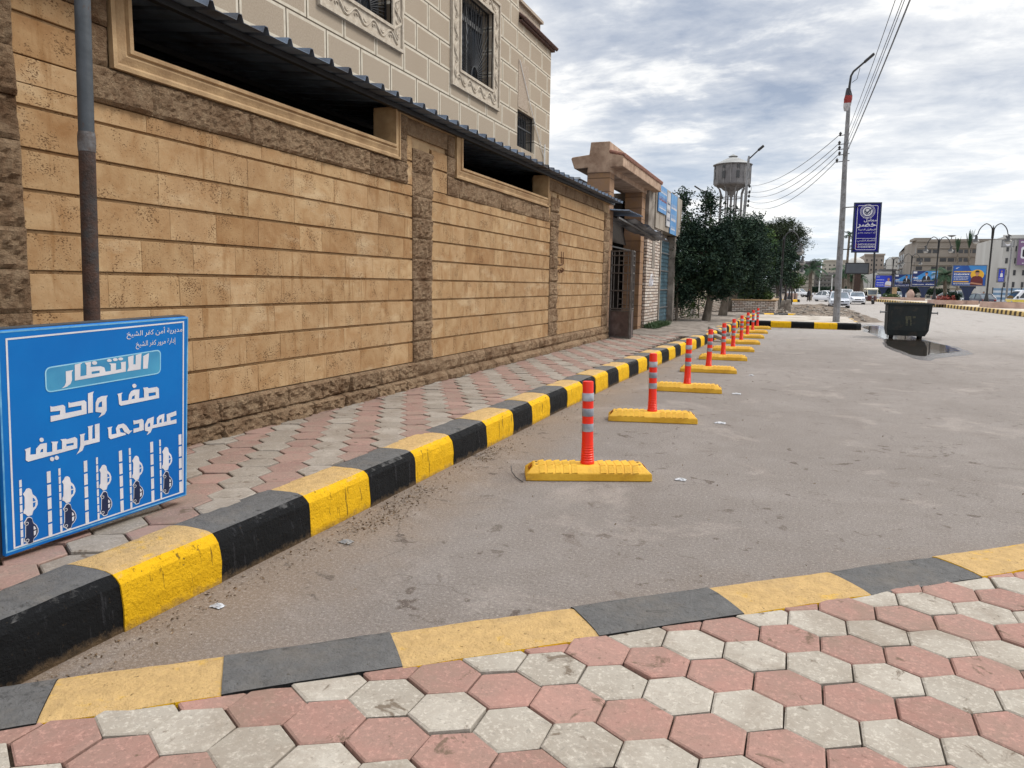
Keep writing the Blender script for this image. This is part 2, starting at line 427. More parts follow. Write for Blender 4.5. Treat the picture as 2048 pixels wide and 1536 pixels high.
# ---- kerbs: swept profile split into painted blocks
def kerb(name, path, zb, prof, cuts, start, jitter=.004, cut_gap=.0):
    """prof: list of (offset to the inner side, height); path: polyline with the road on its right; blocks alternate yellow and black"""
    P = [Vector((x, y, 0)) for x, y in path]
    segs = [0]
    for i in range(1, len(P)): segs.append(segs[-1] + (P[i]-P[i-1]).length)
    L = segs[-1]
    def at(s):
        s = max(0, min(L-1e-6, s))
        for i in range(1, len(P)):
            if s <= segs[i]:
                d = (P[i]-P[i-1]).normalized(); q = P[i-1] + d*(s-segs[i-1])
                t = (s-segs[i-1])/(segs[i]-segs[i-1])
                d0 = (P[i-1]-P[i-2]).normalized() if i > 1 else d
                d1 = (P[i+1]-P[i]).normalized() if i < len(P)-1 else d
                dd = ((d0+d)*(1-t) + (d+d1)*t).normalized() if .0 < 1 else d
                return q, Vector((-dd.y, dd.x, 0))
    mb = MB()
    for bi in range(len(cuts)-1):
        s0, s1 = cuts[bi], cuts[bi+1]
        if s0 >= L: break
        s1 = min(s1, L)
        mb.mi = (bi + start) % 2
        ns = max(2, int((s1-s0)/.05)) if s1 < 14 else 3
        rows = []
        dz = random.uniform(-jitter, jitter); dx = random.uniform(-jitter, jitter)*1.5
        for k in range(ns+1):
            q, n = at(s0 + cut_gap + (s1-s0-2*cut_gap)*k/ns)
            row = []
            for j, (o, h) in enumerate(prof):
                w = noise.noise(Vector((q.x*3.1+o*9, q.y*3.1, h*9)))*.009 + noise.noise(Vector((q.x*14, q.y*14+o*31, h*33)))*.005
                pt = q + n*(o + dx - (w if h < .29 and j > 0 else 0)) + Vector((0, 0, zb + h + (dz + w*.7 if h > 0 else 0)))
                row.append(tuple(pt))
            rows.append(row)
        m_ = len(prof); vs = [p for r_ in rows for p in r_]
        fs = [(k*m_+j, (k+1)*m_+j, (k+1)*m_+j+1, k*m_+j+1) for k in range(ns) for j in range(m_-1)]
        fs += [tuple(range(m_))[::-1], tuple(ns*m_ + j for j in range(m_))]
        mb.add(vs, fs)
    return mb.build(name, [MT['kerb_y'], MT['kerb_k']], kind='structure')
PROF = [(0, -.02), (0, .05), (-.0, .12), (.006, .19), (.012, .24), (.03, .268), (.06, .29), (.10, .30), (.17, .303), (.25, .303), (.33, .30), (.375, .29), (.38, -.02)]
lpath = [(-3.0, -.9), (-3.045, 1.2), (-3.045, 9.5), (-3.0, 13), (-2.86, 17), (-2.66, 22), (-2.56, 27), (-2.5, 32), (-2.46, 38), (-2.5, 42), (-2.3, 44.4), (-1.6, 45.6), (-.2, 46.0)]
def cut_list(marks, step, L):
    c = list(marks)
    while c[-1] < L: c.append(c[-1] + step*random.uniform(.96, 1.04))
    return c
# distances along the kerb: path starts at y=-.9
ys = [-.9, .25, 1.0, 1.75, 2.57, 3.24, 4.09, 4.85, 5.59, 6.36, 7.16, 7.97, 8.62, 9.34, 10.1]
ys = [-.9, -.6, .2, .95, 1.72, 2.57, 3.24, 4.09, 4.85, 5.59, 6.36, 7.16, 7.97, 8.62, 9.34, 10.1]
marks = [y + .9 for y in ys]
# block 2.57..3.24 is yellow
kerb('left_kerb', lpath, 0, PROF, cut_list(marks, .77, 60), 1 if ys.index(2.57) % 2 == 0 and False else (0 - ys.index(2.57)) % 2)
# front kerb: its road side faces away from us, the lens sees the top only
fdir = Vector((.7622, .6473, 0)); fnrm = Vector((.6473, -.7622, 0))
fo = Vector((-2.62, 1.665, 0))
t0 = fo - fdir*3.2; t1 = fo + fdir*9
pts = [((-1.549, 2.611)), (-.905, 3.13)]
proj_s = lambda x, y: (Vector((x, y, 0)) - t0).dot(fdir)
fm = [proj_s(-.378, 3.607), proj_s(.182, 4.062), proj_s(.734, 4.541), proj_s(1.31, 4.996)]
# path runs from the far right end back towards the wall so that the road lies on its right
Lf = (t1 - t0).length
ss = [proj_s(-2.62, 1.665), proj_s(-2.04, 2.172), proj_s(-1.555, 2.60), proj_s(-.91, 3.12)] + fm
ss = [ss[0]-3.1, ss[0]-2.33, ss[0]-1.56, ss[0]-.78, ss[0]-.02] + ss[1:]
ss[4] = proj_s(-2.45, 1.78)
while ss[-1] < Lf: ss.append(ss[-1] + .75)
rev = [Lf - s for s in ss][::-1]
off = -rev[0]; rev = [r + off for r in rev]
# yellow block lies between ss[4] and ss[5]
nblk = len(rev) - 1; idx = nblk - 1 - 4
fprof = [(0, -.3), (0, .2), (.012, .27), (.03, .295), (.06, .302), (.12, .304), (.2, .303), (.28, .302), (.325, .296), (.335, -.02)]
pa = t0 + fdir*(ss[-1]); pb = t0 + fdir*ss[0]
# build with the road on the other side: mirror by starting at the far end
kerb('front_kerb', [(pa.x, pa.y), ((pa.x+pb.x)/2, (pa.y+pb.y)/2), (pb.x, pb.y)], 0, fprof, rev, (0 - idx) % 2)

# ---- hexagonal pavers
def hex_field(name, rows, pitch, z, mats, keep, rot=0.0, gap=.006, tilt=.004, bev=.008, colour=None):
    """rows: iterable of (ix, iy, x, y)"""
    R = pitch/2/math.cos(PI/6)
    mb = MB()
    for ix, iy, x, y in rows:
        if not keep(x, y): continue
        mb.mi = colour(ix, iy)
        tx, ty = random.uniform(-tilt, tilt), random.uniform(-tilt, tilt); dz = random.uniform(-tilt, tilt)*.8
        vs = []
        for rr, zz in ((R-gap/2/math.cos(PI/6), -.05), (R-gap/2/math.cos(PI/6), -bev*.6), (R-gap/2/math.cos(PI/6)-bev, 0)):
            for k in range(6):
                a = PI/6 + PI/3*k + rot
                px, py = rr*math.cos(a)+random.uniform(-.0015, .0015), rr*math.sin(a)+random.uniform(-.0015, .0015)
                vs.append((x+px, y+py, z+zz+dz+tx*px/R+ty*py/R))
        fs = []
        for l in range(2):
            for k in range(6):
                k2 = (k+1) % 6; fs.append((l*6+k, l*6+k2, l*6+6+k2, l*6+6+k))
        fs.append(tuple(12+k for k in range(6)))
        mb.add(vs, fs)
    return mb.build(name, mats, kind='structure')
def inner_side(x, y, m=.0):          # front pavement side of the front kerb
    return (Vector((x, y, 0)) - fo).dot(fnrm) > m
rows = []
for j in range(-14, 16):
    for i in range(-22, 24):
        x = .044 + .2405*i + (.1115 if j % 2 else 0); y = 3.18 + .2078*j
        rows.append((i, j, x, y))
hex_field('front_pavement', rows, .2405, .292, [MT['pav_red'], MT['pav_white']], lambda x, y: inner_side(x, y, .22), colour=lambda i, j: 1 if j % 2 else 0)
mb = MB()
q0 = fo + fnrm*.3 - fdir*5; q1 = fo + fnrm*.3 + fdir*9; q2 = q1 + fnrm*9; q3 = q0 + fnrm*9
mb.extr([(q.x, q.y, .268) for q in (q0, q1, q2, q3)], (0, 0, -.3)); mb.build('front_pavement_bed', MT['soil'], kind='structure')
rows = []
for i in range(-3, 130):
    for j in range(0, 130):
        pass
def left_rows(y0, y1):
    out = []
    for j in range(int((y0-4.18)/.262), int((y1-4.18)/.262)):
        for i in range(-9, 9):
            x = -3.71 - .292*i - (.146 if j % 2 else 0)
            if not -5.15 < x < -3.36 + max(0, y-10)*.028: continue
            out.append((i*2 + (1 if j % 2 else 0), j, x, 4.18 + .262*j))
    return out
# colour stripes run diagonally: step (-.146,+.262) keeps the colour
hex_field('left_pavement', left_rows(-.8, 24), .292, .293, [MT['pav_white2'], MT['pav_red2']], lambda x, y: True, gap=.007, tilt=.006,
          colour=lambda c, j: int(round((c - j)/2)) % 2)
mb = MB(); mb.box(-9, -3.38, -1, 24.2, -.02, .266); mb.box(-9, -3.2, 11, 24.2, -.02, .266); mb.box(-9, -2.75, 22, 48, -.02, .285); mb.build('left_pavement_bed', MT['soil'], kind='structure')
def slab_mat():
    return mat('worn_paving', S(142, 132, 122), S(112, 102, 92), 2.2, .9, .5, 30, coord='P', c3=S(90, 80, 70), s3=1.6, stretch=(1.6, 1, 1))
MT['slab'] = slab_mat()
grid_sheet('worn_pavement', -5.1, -2.72, 22.4, 46, 8, 60, lambda x, y: .298 + .02*noise.noise(Vector((x*1.3, y*.9, 2))), MT['slab'], kind='structure')

# ---- paved island ahead with a kerb facing us
isl = [(-2.45, 35.15), (2.3, 35.15), (2.52, 35.3), (2.55, 35.6)]
ip = [(2.53, 42.5), (2.53, 35.7), (2.5, 35.3), (2.3, 35.1), (-2.42, 35.1)]
PROF2 = [(0, -.02), (0, .22), (.03, .27), (.06, .29), (.14, .30), (.2, .30), (.2, -.02)]
cutsi = [0, 1.2, 2.0, 2.8, 3.6, 4.4, 5.2, 6.0, 6.75]
Li = 0
for a_, b_ in zip(ip[:-1], ip[1:]): Li += math.hypot(a_[0]-b_[0], a_[1]-b_[1])
xi = [2.53, 1.50, .66, -.30, -1.15, -2.0, -2.5]
base_s = 6.8 + math.hypot(.03, .4) + math.hypot(.2, .2)
cc = [0, 1.5, 3.0, 4.5, 6.0, base_s + (2.3-1.55)] + [base_s + (2.3-x) for x in (.62, -.33, -1.18, -2.24, -2.42)]
kerb('island_kerb', ip[::1], 0, [(-o, h) for o, h in PROF2], cc, 1)
mb = MB(); mb.box(-2.2, 2.42, 35.25, 43.4, -.02, .296); mb.build('paved_island', mat('pale_worn_paving', S(186, 178, 168), S(160, 150, 138), 2.4, .9, .5, 26, coord='P', c3=S(132, 120, 106), s3=1.2), kind='structure')
# ---- broken ground beyond
def dz_(x, y):
    e_ = min(1, max(0, (x+2.6)/.8))*min(1, max(0, (4.6-x-(y-46)*.012)/2.4))*min(1, (y-43.2)/2)*min(1, max(0, (90-y)/14))
    return -.02 + max(0, e_)*(.12 + .30*max(0, noise.noise(Vector((x*.7, y*.35, 4)))+.25) + .09*noise.noise(Vector((x*2.6, y*1.7, 1))))
grid_sheet('rough_ground', -2.6, 4.6, 43.2, 90, 60, 180, dz_, MT['dirt'], kind='structure')
# ---- puddle
pz = [(340,500),(500,488),(640,496),(760,515),(900,560),(1010,600),(1120,650),(1250,690),(1400,735),(1560,775),(1700,800),(1830,850),(1905,885),(1800,903),(1600,920),(1400,940),(1330,968),(1180,955),(1080,925),(960,880),(850,840),(760,800),(725,760),(735,715),(640,660),(520,610),(430,585),(460,560),(380,520)]
mb = MB(); poly = []
PW = [gnd(1680+a_*.12695, 590+b_*.12695) for a_, b_ in pz]
n_ = len(PW)
for i in range(n_):
    a_, b_ = PW[i], PW[(i+1) % n_]
    for k in range(4):
        t = k/4; q = a_*(1-t) + b_*t
        w = noise.noise(Vector((q.x*3, q.y*2, 5)))*.05
        poly.append((q.x+w, q.y+w, .005))
mb.add(poly, [list(range(len(poly)))])
m_, g_, b_ = base_mat('standing_water')
g_.set(b_, 'Base Color', S(52, 46, 40)); g_.set(b_, 'Roughness', .03); g_.set(b_, 'Specular IOR Level', 1.0); g_.set(b_, 'IOR', 1.7)
g_.set(b_, 'Normal', g_.n('ShaderNodeBump', {'Strength': .12, 'Distance': .02, 'Height': g_.noise(g_.n('ShaderNodeNewGeometry').outputs['Position'], 3, 3)}).outputs[0])
MT['water'] = m_
mb.build('puddle_water', m_, kind='structure')
mb = MB()
c_ = sum((Vector(p) for p in poly), Vector())/len(poly)
mb.add([tuple(c_ + (Vector(p)-c_)*1.18 + Vector((0, 0, -.0025))) for p in poly], [list(range(len(poly)))])
mb.build('wet_asphalt', mat('wet_asphalt', S(96, 88, 82), S(80, 74, 70), 5, .16, .3, 60, coord='P'), kind='structure')

# ================================================================ SANDSTONE BOUNDARY WALL
WX = -5.03
wall = thing('boundary_wall', 'long sandstone block boundary wall with rough-faced pilasters, left of the pavement', 'wall', (WX, 3, .3))
def stone(mb, y0, y1, z0, z1, proud, bev=.006, x=WX, depth=.12):
    """one dressed block with arrises"""
    b = bev
    xa, xb = x - depth, x + proud
    o = [(xa, y0, z0), (xa, y1, z0), (xa, y1, z1), (xa, y0, z1)]
    m_ = [(xb-b, y0, z0), (xb-b, y1, z0), (xb-b, y1, z1), (xb-b, y0, z1)]
    f_ = [(xb, y0+b, z0+b), (xb, y1-b, z0+b), (xb, y1-b, z1-b), (xb, y0+b, z1-b)]
    mb.add(o+m_+f_, [(0,1,2,3), (8,9,10,11)] + [(i, (i+1) % 4, 4+(i+1) % 4, 4+i) for i in range(4)] + [(4+i, 4+(i+1) % 4, 8+(i+1) % 4, 8+i) for i in range(4)])
def rstone(mb, y0, y1, z0, z1, proud, x=WX, amp=.03, res=.03):
    """one rock-faced block: pillowed, broken surface"""
    ny = max(3, int((y1-y0)/res)); nz = max(3, int((z1-z0)/res))
    sd = random.uniform(0, 100); vs = []
    sl = Vector((random.uniform(-.5, .5), random.uniform(-.5, .5)))
    for j in range(nz+1):
        for i in range(ny+1):
            a_, b_ = i/ny, j/nz; y = y0+(y1-y0)*a_; z = z0+(z1-z0)*b_
            ed = min(1, .25+min(a_, 1-a_)*(y1-y0)/.02)*min(1, .25+min(b_, 1-b_)*(z1-z0)/.02)
            h = noise.fractal(Vector((y*16+z*6+sd, z*20-y*6, sd)), .6, 2.1, 6)*amp*.75
            h += noise.noise(Vector((y*3+sd, z*4-y*1.5, sd+7)))*amp*.9
            vs.append((x + proud*(.25+.75*ed) + h*ed - .003*(1-ed) + (a_-.5)*sl[0]*.03 + (b_-.5)*sl[1]*.03, y, z))
    fs = [(j*(ny+1)+i, j*(ny+1)+i+1, (j+1)*(ny+1)+i+1, (j+1)*(ny+1)+i) for j in range(nz) for i in range(ny)]
    # rim back into the wall
    n0 = len(vs)
    rim = [i for i in range(ny+1)] + [j*(ny+1)+ny for j in range(1, nz+1)] + [nz*(ny+1)+i for i in range(ny-1, -1, -1)] + [j*(ny+1) for j in range(nz-1, 0, -1)]
    for r_ in rim: vs.append((x-.1, vs[r_][1], vs[r_][2]))
    m2 = len(rim)
    for k in range(m2): fs.append((rim[k], n0+k, n0+(k+1) % m2, rim[(k+1) % m2]))
    mb.add(vs, fs)
def split(y0, y1, lo, hi):
    out = [y0]
    while out[-1] < y1 - hi: out.append(out[-1] + random.uniform(lo, hi))
    if y1 - out[-1] > hi*.9: out.append((out[-1]+y1)/2)
    out.append(y1); return out
ZC = [.64, .93, 1.22, 1.51, 1.79, 2.07, 2.35, 2.63, 2.92, 3.06]
def courses(mb, y0, y1, zs, lo=.35, hi=.75):
    for k in range(len(zs)-1):
        cs = split(y0, y1, lo, hi)
        pr = random.uniform(-.003, .003)
        thin = zs[k+1]-zs[k] < .2
        for a_, b_ in zip(cs[:-1], cs[1:]):
            g_ = .0004
            # bed joints are raked deep, perpends are tight
            stone(mb, a_+g_, b_-g_, zs[k] + (.003 if thin else .008), zs[k+1] - (.003 if thin else .018), pr+random.uniform(-.0012, .0012), .003)
            if not thin: stone(mb, a_, b_, zs[k+1]-.0165, zs[k+1]+.004, -.022, .002)
YS, YE = -1.2, 20.3
# back wall core (with the two long openings)
mb = MB()
o1 = (4.5, 8.66); o2 = (10.54, 14.8)
core = [(YS, o1[0], .2, 3.93), (o1[0], o1[1], .2, 3.40), (o1[1], o2[0], .2, 3.93), (o2[0], o2[1], .2, 3.40), (o2[1], YE, .2, 3.93)]
for a_, b_, z0, z1 in core: mb.box(WX-.3, WX-.035, a_, b_, z0, z1)
mb.build('wall_core', MT['moulding'], wall)
# smooth courses
for a_, b_ in ((YS, 3.03), (3.64, 9.15), (9.72, 15.14), (15.68, 19.70)):
    mb = MB()
    if b_ > 19: courses(mb, a_, b_, [.64, .93, 1.22, 1.51, 1.79, 2.07, 2.35, 2.63, 2.92, 3.21, 3.46, 3.70])
    elif a_ < 0: courses(mb, a_, b_, [.64, .93, 1.22, 1.51, 1.79, 2.07, 2.35, 2.63, 2.92, 3.23, 3.52, 3.8])
    else: courses(mb, a_, b_, ZC)
    if a_ == 3.64:
        courses(mb, 3.64, 4.14, [3.06, 3.24, 3.52, 3.72]); courses(mb, 9.0, 9.15, [3.06, 3.38, 3.72])
    if a_ == 9.72:
        courses(mb, 9.72, 10.22, [3.06, 3.38, 3.64], .3, .6); courses(mb, 15.03, 15.14, [3.06, 3.38, 3.72])
    mb.build('dressed_stonework', MT['smooth_stone'], wall)
# rough pilasters
for a_, b_, zt in ((3.03, 3.64, 3.96), (9.15, 9.72, 3.64), (15.14, 15.68, 3.66), (19.70, 20.30, 3.70)):
    mb = MB(); z = .64; k = 0
    while z < zt - .1:
        h = .29 if z < 2.9 else .31
        z2 = min(zt, z + h*random.uniform(.96, 1.04))
        if b_ < 20: rstone(mb, a_+.002, b_-.002, z+.002, z2-.002, .035, amp=.036)
        else: rstone(mb, a_+.004, b_-.004, z+.004, z2-.004, .035, amp=.02, res=.05)
        z = z2
    mb.build('rough_pilaster', MT['rough_stone'], wall, smooth=False)
# rough surrounds of the openings and top band
def band(y0, y1, z0, z1, lo, hi, proud=.03, amp=.024, res=.03):
    mb = MB(); cs = split(y0, y1, lo, hi)
    for a_, b_ in zip(cs[:-1], cs[1:]): rstone(mb, a_+.001, b_-.001, z0+.002, z1-.002, proud, amp=amp*1.3, res=.024 if a_ < 9 else .04)
    return mb
for y0, y1 in ((4.15, 9.0), (10.22, 15.03)):
    band(y0, y1, 3.06, 3.335, .42, .66).build('rough_band', MT['rough_stone'], wall)
    for a_, b_ in ((y0, y0+.24), (y1-.24, y1)):
        mb = MB(); rstone(mb, a_, b_, 3.34, 3.62, .03, amp=.02); rstone(mb, a_, b_, 3.63, 3.93, .03, amp=.02)
        mb.build('rough_jamb', MT['rough_stone'], wall)
for y0, y1 in ((3.64, 4.15), (9.0, 10.22), (15.03, 19.70)):
    band(y0, y1, 3.71, 3.93, .4, .6, .012, .012).build('rough_top_band', MT['rough_stone'], wall)
# rock-faced base course and low plinth
mb = MB(); cs = split(YS, YE+.02, .42, .75)
for a_, b_ in zip(cs[:-1], cs[1:]): rstone(mb, a_+.001, b_-.001, .43, .637, .06, amp=.04, res=.022 if a_ < 9 else .05)
mb.build('rock_faced_base', MT['rough_stone'], wall)
mb = MB(); cs = split(YS, YE+.02, .5, .9)
for a_, b_ in zip(cs[:-1], cs[1:]): rstone(mb, a_+.001, b_-.001, .24, .43, .10, amp=.045, res=.022 if a_ < 9 else .05)
mb.build('plinth', MT['rough_stone'], wall)
# coping
mb = MB(); mb.box(WX-.34, WX+.02, YS, o1[0]-.1, 3.932, 3.962); mb.box(WX-.34, WX+.02, o1[1]+.1, o2[0]-.1, 3.932, 3.962); mb.box(WX-.34, WX+.02, o2[1]+.1, YE, 3.932, 3.962)
mb.build('coping', MT['moulding'], wall)
# moulded frames round the openings
def frame(y0, y1, z0, z1):
    mb = MB()
    # profile: (inward distance from outer edge, proud)
    prof = [(0, 0.0), (0, .05), (.03, .055), (.035, .04), (.05, .035), (.075, .045), (.105, .06), (.125, .05), (.135, .075), (.165, .08), (.17, -.25)]
    def corner(d): return [(y0+d, z1), (y0+d, z0+d), (y1-d, z0+d), (y1-d, z1)]
    for (d0, p0), (d1, p1) in zip(prof[:-1], prof[1:]):
        A, B_ = corner(d0), corner(d1)
        for k in range(3):
            mb.add([(WX+p0, *A[k]), (WX+p0, *A[k+1]), (WX+p1, *B_[k+1]), (WX+p1, *B_[k])], [(0, 1, 2, 3)])
    return mb.build('opening_frame', MT['moulding'], wall)
frame(4.40, 8.76, 3.34, 3.97); frame(10.46, 14.9, 3.34, 3.97)
# dark charcoal scrawl on the far panel, two lines of letters
mb = MB(); X_ = WX+.006
def scr(pts, r=.012):
    mb.tube([(X_, y, z) for y, z in pts], r, 5)
def pz6(a_, b_):
    v_ = atX(780+a_*.3125, 280+b_*.3125, WX+.006); return (v_.y, v_.z)
for l in [[(1096,715),(1096,790)],[(1108,718),(1108,795),(1092,800),(1080,798)],[(1084,828),(1080,838),(1084,848),(1092,846)],[(1096,818),(1092,835),(1098,848)],[(1104,822),(1110,830),(1106,842),(1100,836)]]:
    scr([pz6(*q) for q in l])
mb.build('scrawled_letters', mat('charcoal_marks', S(96, 58, 32), S(80, 48, 28), 30, .9), wall)

# ================================================================ CANOPY OF CORRUGATED SHEET
can = thing('corrugated_canopy', 'dark corrugated sheet canopy over the top of the sandstone wall', 'canopy', (-5, 10, 3.97))
def corr(mb, y0, y1, x0, z0, x1, z1, pitch=.34, rib=.062, th=.006, first=5.14):
    ys_ = []; 
    k = int(math.floor((y0-first)/pitch))
    prof = []
    while first + k*pitch < y1:
        c = first + k*pitch
        for dy, dh in ((-.12, 0), (-.045, 0), (-.02, rib), (.02, rib), (.045, 0)):
            if y0 <= c+dy <= y1: prof.append((c+dy, dh))
        k += 1
    n = len(prof)
    for s_ in range(4):
        t0_, t1_ = s_/4, (s_+1)/4
        vs = []
        for t in (t0_, t1_):
            for y, h in prof:
                w = .012*noise.noise(Vector((y*1.3, t*3, 0)))
                vs.append((x0+(x1-x0)*t, y, z0+(z1-z0)*t+h+w))
        for t in (t0_, t1_):
            for y, h in prof:
                w = .012*noise.noise(Vector((y*1.3, t*3, 0)))
                vs.append((x0+(x1-x0)*t, y, z0+(z1-z0)*t+h+w-th))
        fs = [(i, i+1, n+i+1, n+i) for i in range(n-1)] + [(2*n+i, 3*n+i, 3*n+i+1, 2*n+i+1) for i in range(n-1)]
        if s_ == 0: fs += [(i, 2*n+i, 2*n+i+1, i+1) for i in range(n-1)]
        if s_ == 3: fs += [(n+i, n+i+1, 3*n+i+1, 3*n+i) for i in range(n-1)]
        mb.add(vs, fs)
mb = MB(); corr(mb, -1, 20.45, -4.70, 3.985, -7.98, 4.35); mb.build('roof_sheet', MT['sheet'], can)
for x_ in (-4.95, -6.4, -7.8):
    mb = MB(); z_ = 3.985 + (-4.70 - x_)*.111 - .045
    mb.box(x_-.03, x_+.03, -1, 20.4, z_-.03, z_+.03); mb.build('purlin', MT['black_metal'], can)

# ================================================================ VILLA FACADE
FX = -8.0
def facade_mat():
    m, g, b = base_mat('scored_render')
    p = g.n('ShaderNodeNewGeometry').outputs['Position']
    s = g.n('ShaderNodeSeparateXYZ', {0: p})
    vec = g.n('ShaderNodeCombineXYZ', {0: g.math('SUBTRACT', s.outputs[1], .04), 1: g.math('ADD', s.outputs[2], .14), 2: 0.0}).outputs[0]
    def brick(ms):
        n = g.n('ShaderNodeTexBrick', {'Vector': vec, 'Scale': 1.0, 'Mortar Size': ms, 'Mortar Smooth': 0.0, 'Brick Width': 1.09, 'Row Height': .568, 'Color1': (.4, .4, .4), 'Color2': (.6, .6, .6)})
        n.offset = .5
        return n
    b1, b2 = brick(.014), brick(.062)
    tone = g.map(g.n('ShaderNodeSeparateColor', {0: b1.outputs[0]}).outputs[0], .4, .6, 0, 1)
    inner = g.mix(g.map(g.noise(p, 38, 5, .7), .35, .7), S(166, 153, 136), S(140, 126, 109))
    inner = g.mix(g.math('MULTIPLY', tone, .3), inner, S(170, 158, 141))
    inner = g.mix(g.map(g.noise(p, .9, 5, .6), .45, .75, 0, .5), inner, S(150, 136, 118))
    border = g.mix(g.map(g.noise(p, 9, 4), .3, .7), S(200, 192, 176), S(182, 172, 155))
    col = g.mix(b2.outputs['Fac'], inner, border)
    col = g.mix(b1.outputs['Fac'], col, S(84, 74, 62))
    g.set(b, 'Base Color', col); g.set(b, 'Roughness', .9); g.set(b, 'Specular IOR Level', .2)
    h = g.math('ADD', g.math('MULTIPLY', g.math('SUBTRACT', 1.0, b2.outputs['Fac']), g.math('ADD', g.math('MULTIPLY', g.noise(p, 45, 4, .7), .7), -.5)), g.math('MULTIPLY', b1.outputs['Fac'], -1.2))
    g.set(b, 'Normal', g.n('ShaderNodeBump', {'Strength': .12, 'Distance': .02, 'Height': h}).outputs[0])
    return m
MT['facade'] = facade_mat()
MT['carved'] = mat('carved_render', S(190, 180, 164), S(166, 154, 138), 10, .9, .5, 50, coord='P')
MT['stucco'] = mat('plain_stucco', S(168, 154, 138), S(146, 130, 114), 26, .9, .4, 60, coord='P')
villa = thing('villa', 'cream villa with scored block render and carved window surrounds behind the sandstone wall', 'house', (FX, 14, 0))
wins = [(12.33, 13.66, 6.84, 8.5), (16.90, 18.88, 6.84, 8.75), (20.79, 22.33, 5.75, 6.80)]
w1, w2, w3 = (12.0-.05, 13.67, 6.84, 9.0), (16.90, 18.88, 6.84, 8.75), (20.80, 22.33, 5.76, 6.80)
def facade_wall(y0, y1, z0, z1, holes, x0, x1, mb):
    ysp = sorted({y0, y1, *[h[0] for h in holes], *[h[1] for h in holes]})
    for a_, b_ in zip(ysp[:-1], ysp[1:]):
        hs = sorted([h for h in holes if h[0] <= a_+1e-6 and h[1] >= b_-1e-6], key=lambda h: h[2])
        z = z0
        for h in hs: mb.box(x0, x1, a_, b_, z, h[2]); z = h[3]
        mb.box(x0, x1, a_, b_, z, z1)
mb = MB(); facade_wall(-1, 20.85, 0, 13.0, [w1, w2, w3] if False else [w1, w2], FX-.35, FX, mb)
facade_wall(20.85, 23.80, 0, 9.20, [(20.85, w3[1], w3[2], w3[3])], FX-.35, FX-.0, mb)
mb.box(-16, FX-.35, 23.4, 23.8, 0, 9.2); mb.box(-16, FX-.35, -1, -.7, 0, 13); mb.box(-16, FX-.35, 20.55, 20.85, 9.2, 13)
mb.build('facade_wall', MT['facade'], villa)
mb = MB(); mb.box(-16, FX-.3, -.9, 23.5, 12.9, 13.0); mb.box(-16, FX-.3, 20.8, 23.6, 9.0, 9.1); mb.box(-16, FX-.05, 20.86, 22.85, 9.1, 9.78); mb.box(FX-.1, FX+.04, 20.86, 22.9, 9.74, 9.82)
mb.build('roof_parapet', MT['stucco'], villa)
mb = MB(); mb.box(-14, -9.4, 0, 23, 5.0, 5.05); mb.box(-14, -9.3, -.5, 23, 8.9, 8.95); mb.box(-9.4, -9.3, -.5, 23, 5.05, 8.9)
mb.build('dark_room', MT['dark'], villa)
# tile strip
mb = MB()
y = 20.86
while y < 23.9:
    mb.tube([(FX-.02, y+.05, 9.42), (FX+.17, y+.05, 9.27)], .055, 8); y += .108
mb.box(FX-.02, FX+.10, 20.86, 23.9, 9.19, 9.25)
mb.build('tile_strip', mat('dark_roof_tile', S(92, 62, 52), S(66, 46, 40), 12, .8, .3, coord='P'), villa)
